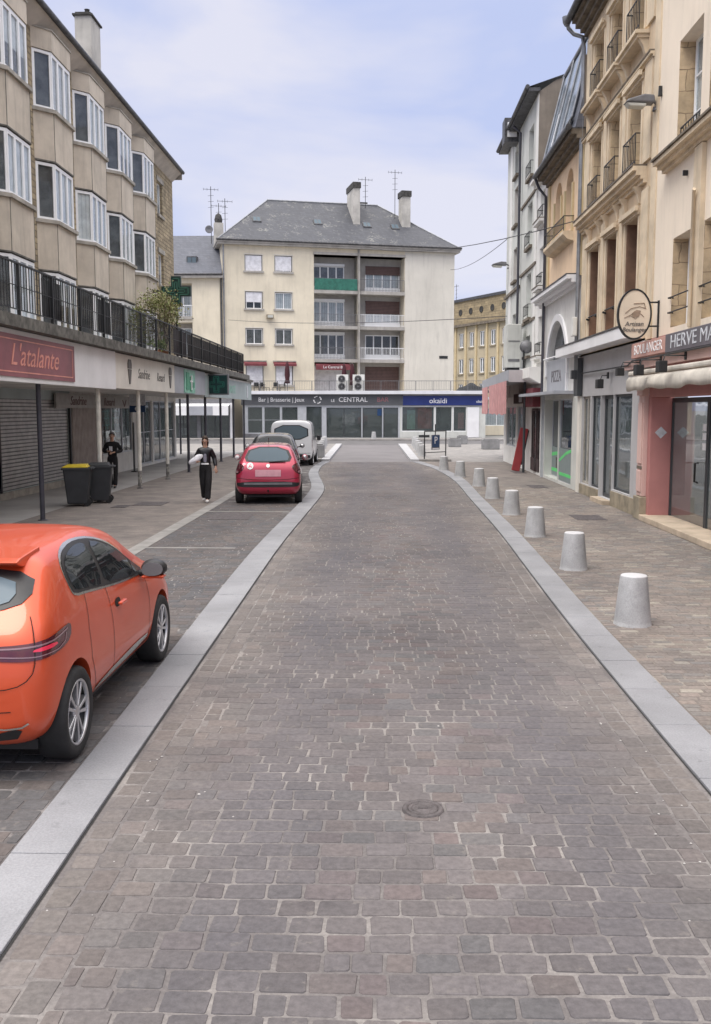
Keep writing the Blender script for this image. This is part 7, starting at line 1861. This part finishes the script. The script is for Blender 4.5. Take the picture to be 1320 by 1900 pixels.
def person(label, loc, rz, J, hairm, topm, jacket=True, hair_long=True, shoes='shoewhite', flare=1.0, inner=None):
    """faces -y before turning; J overrides joints"""
    t = thing('person', label, 'person', loc, rz); F = WM[t]
    P_ = dict(hip=(0, 0, .96), waist=(0, .0, 1.10), chest=(0, .0, 1.30), neck=(0, .01, 1.47), Lsh=(.155, 0, 1.385), Rsh=(-.155, 0, 1.385), Lel=(.25, .03, 1.16), Rel=(-.25, .03, 1.16), Lwrist=(.24, -.05, .92), Rwrist=(-.24, -.05, .92),
              Lhip=(.085, 0, .92), Rhip=(-.085, 0, .92), Lkn=(.09, -.02, .50), Rkn=(-.09, -.02, .50), Lan=(.085, .02, .09), Ran=(-.085, .02, .09))
    P_.update(J); P_ = {k: Vector(v) for k, v in P_.items()}
    pts = {'hip': (P_['hip'] + Vector((0, 0, .03)), (.112, .080)), 'waist': (P_['waist'], (.115, .085)), 'chest': (P_['chest'], (.145, .10)), 'upper': (P_['neck'] - Vector((0, 0, .06)), (.085, .07)), 'neck': (P_['neck'], .052), 'chin': (P_['neck'] + Vector((0, -.012, .075)), (.052, .062)),
           'face': (P_['neck'] + Vector((0, -.018, .155)), (.074, .092)), 'crown': (P_['neck'] + Vector((0, -.005, .225)), (.060, .072))}
    edges = [('hip', 'waist'), ('waist', 'chest'), ('chest', 'upper'), ('upper', 'neck'), ('neck', 'chin'), ('chin', 'face'), ('face', 'crown')]
    for s in 'LR':
        pts[s + 'sh'] = (P_[s + 'sh'], .052); pts[s + 'el'] = (P_[s + 'el'], .040); pts[s + 'wrist'] = (P_[s + 'wrist'], (.026, .021))
        pts[s + 'hip'] = (P_[s + 'hip'], .088); pts[s + 'kn'] = (P_[s + 'kn'], .056); pts[s + 'an'] = (P_[s + 'an'], .036); pts[s + 'toe'] = (P_[s + 'an'] + Vector((0, -.10, -.055)), .018)
        edges += [('upper', s + 'sh'), (s + 'sh', s + 'el'), (s + 'el', s + 'wrist'), ('hip', s + 'hip'), (s + 'hip', s + 'kn'), (s + 'kn', s + 'an'), (s + 'an', s + 'toe')]
        d = P_[s + 'wrist'] - P_[s + 'el']; sd_ = Vector((-1 if s == 'L' else 1, -.4, 0)); sd_ = sd_ - d.normalized() * sd_.dot(d.normalized())
        hand(pts, edges, s, P_[s + 'wrist'], d, sd_, .8)
    body = skin_mesh('body', pts, edges, ['skin'], t)
    hd = P_['neck'] + Vector((0, -.012, .155))
    m = MB(F); ellipsoid(m, hd + Vector((0, -.098, -.012)), (.014, .022, .026)); m.build('nose', 'skin', body)
    for s in (-1, 1):
        m = MB(F); ellipsoid(m, hd + Vector((s * .031, -.083, .018)), (.013, .010, .009)); m.build('eye', 'lit', body)
        m = MB(F); ellipsoid(m, hd + Vector((s * .031, -.091, .018)), (.006, .004, .006)); m.build('iris', 'hair', body)
        m = MB(F); ellipsoid(m, hd + Vector((s * .078, .0, .0)), (.012, .022, .032)); m.build('ear', 'skin', body)
        m = MB(F); ellipsoid(m, hd + Vector((s * .031, -.088, .038)), (.018, .006, .005)); m.build('eyebrow', hairm, body)
    m = MB(F); ellipsoid(m, hd + Vector((0, -.086, -.050)), (.024, .010, .008)); m.build('mouth', 'lampred', body)
    # hair as an open shell behind and above the face
    m = MB(F); vs = []; fs = []; n, k = 26, 14
    for i in range(k + 1):
        a = math.pi * (.02 + .62 * i / k)
        for j in range(n):
            b = 2 * math.pi * j / n; back = (math.sin(b) + 1) / 2
            a2 = a * (.50 + .50 * back) ; rr = 1 + .05 * math.sin(j * 3.1 + i)
            z = .125 * math.cos(a2); drop = 0
            if hair_long and i > k * .6: drop = (i / k - .6) * .42 * back
            vs.append(hd + Vector((.093 * math.sin(a2) * math.cos(b) * rr, .02 + .108 * math.sin(a2) * math.sin(b) * rr, .02 + z - drop)))
    for i in range(k):
        for j in range(n): fs.append((i * n + j, i * n + (j + 1) % n, (i + 1) * n + (j + 1) % n, (i + 1) * n + j))
    m.add([tuple(v) for v in vs], fs, smooth=True); m.build('hair', hairm, body)
    # clothes follow the body
    g = .018
    tp = {'hem': (P_['waist'] + Vector((0, 0, -.20)), (.165, .125)), 'waist': (P_['waist'] + Vector((0, 0, .02)), (.142, .108)), 'chest': (P_['chest'], (.185, .135)), 'upper': (P_['neck'] - Vector((0, 0, .055)), (.105, .088)), 'collar': (P_['neck'] + Vector((0, .015, -.012)), (.070, .066))}
    te = [('hem', 'waist'), ('waist', 'chest'), ('chest', 'upper'), ('upper', 'collar')]
    for s in 'LR':
        w_ = P_[s + 'wrist'] + (P_[s + 'el'] - P_[s + 'wrist']) * .08
        tp[s + 'sh'] = (P_[s + 'sh'], .084); tp[s + 'el'] = (P_[s + 'el'], .068); tp[s + 'w'] = (w_, .050)
        te += [('upper', s + 'sh'), (s + 'sh', s + 'el'), (s + 'el', s + 'w')]
    skin_mesh('jacket', tp, te, [topm], body)
    lp = {'w': (P_['hip'] + Vector((0, 0, .12)), (.150, .115)), 'p': (P_['hip'] + Vector((0, 0, .0)), (.165, .128))}; le = [('w', 'p')]
    for s in 'LR':
        hp, kn, an = P_[s + 'hip'], P_[s + 'kn'], P_[s + 'an']
        for k_, v_ in (('h', (hp + Vector((0, 0, -.04)), .104)), ('m', ((hp + kn) / 2, .090 * flare)), ('k', (kn, .080 * flare)), ('c', ((kn + an) / 2 + Vector((0, .01, 0)), .078 * flare)), ('a', (an + Vector((0, 0, -.03)), .080 * flare))): lp[s + k_] = v_
        le += [('p', s + 'h'), (s + 'h', s + 'm'), (s + 'm', s + 'k'), (s + 'k', s + 'c'), (s + 'c', s + 'a')]
        sp_ = {'h': (an + Vector((0, .035, -.05)), (.050, .046)), 'b': (an + Vector((0, -.07, -.05)), (.052, .042)), 't': (an + Vector((0, -.15, -.062)), (.038, .026))}
        skin_mesh('shoe', sp_, [('h', 'b'), ('b', 't')], [shoes], body)
    skin_mesh('trousers', lp, le, ['trouser'], body)
    if inner:
        ip = {'a': (P_['waist'] + Vector((0, -.075, -.06)), (.055, .035)), 'b': (P_['chest'] + Vector((0, -.085, -.02)), (.06, .035)), 'c': (P_['neck'] + Vector((0, -.035, -.05)), (.06, .045))}
        skin_mesh('scarf', ip, [('a', 'b'), ('b', 'c')], [inner], body)
    return t, body, F, P_
# woman walking towards the viewer
t, body, F, P_ = person('person in open black jacket and wide black trousers walking beside the red car', (-4.62, 24.9, 0), R(6),
    dict(Rel=(-.255, .05, 1.17), Rwrist=(-.20, -.20, 1.10), Lel=(.235, .07, 1.17), Lwrist=(.275, -.04, .93), Lan=(.05, -.16, .10), Lkn=(.085, -.11, .52), Ran=(-.05, .16, .12), Rkn=(-.07, .0, .50), Rsh=(-.145, 0, 1.385), Lsh=(.145, 0, 1.385)),
    'hair', 'leather', inner='scarf', flare=1.12)
m = MB(F); m.box(-.10, .10, -.125, -.112, 1.005, 1.045); m.build('belt', 'lit', body, bevel=.006)
t = thing('paper_bag', 'crumpled white paper package held under the arm of the walking person', 'bag', F @ Vector((-.24, -.24, 1.15)))
m = MB(F @ Matrix.Translation((-.23, -.22, 1.15)) @ Matrix.Rotation(R(-32), 4, 'Y')); ellipsoid(m, (0, 0, 0), (.22, .07, .075), 18, 12)
m.v = [v + Vector((NV(v * 14), NV(v * 14 + Vector((5, 0, 0))), NV(v * 14 + Vector((0, 7, 0))))) * .03 for v in m.v]
m.build('package', 'paper', t)
# second person behind the white post
t, body, F, P_ = person('person in black hooded top standing behind the white arcade post, holding a phone', (-8.35, 29.3, 0), R(8),
    dict(Rel=(-.27, .02, 1.16), Rwrist=(-.10, -.24, 1.16), Lel=(.29, .02, 1.17), Lwrist=(.08, -.25, 1.13), Lan=(.07, -.08, .10), Ran=(-.07, .10, .10)), 'hairgrey', 'trouser', hair_long=False, shoes='shoeblack', flare=.95)
m = MB(F); m.box(-.05, .05, -.34, -.33, 1.17, 1.32); t2 = thing('phone', 'pale phone held by the person behind the post', 'phone', F @ Vector((0, -.33, 1.2))); m.build('handset', 'label', t2, bevel=.006)
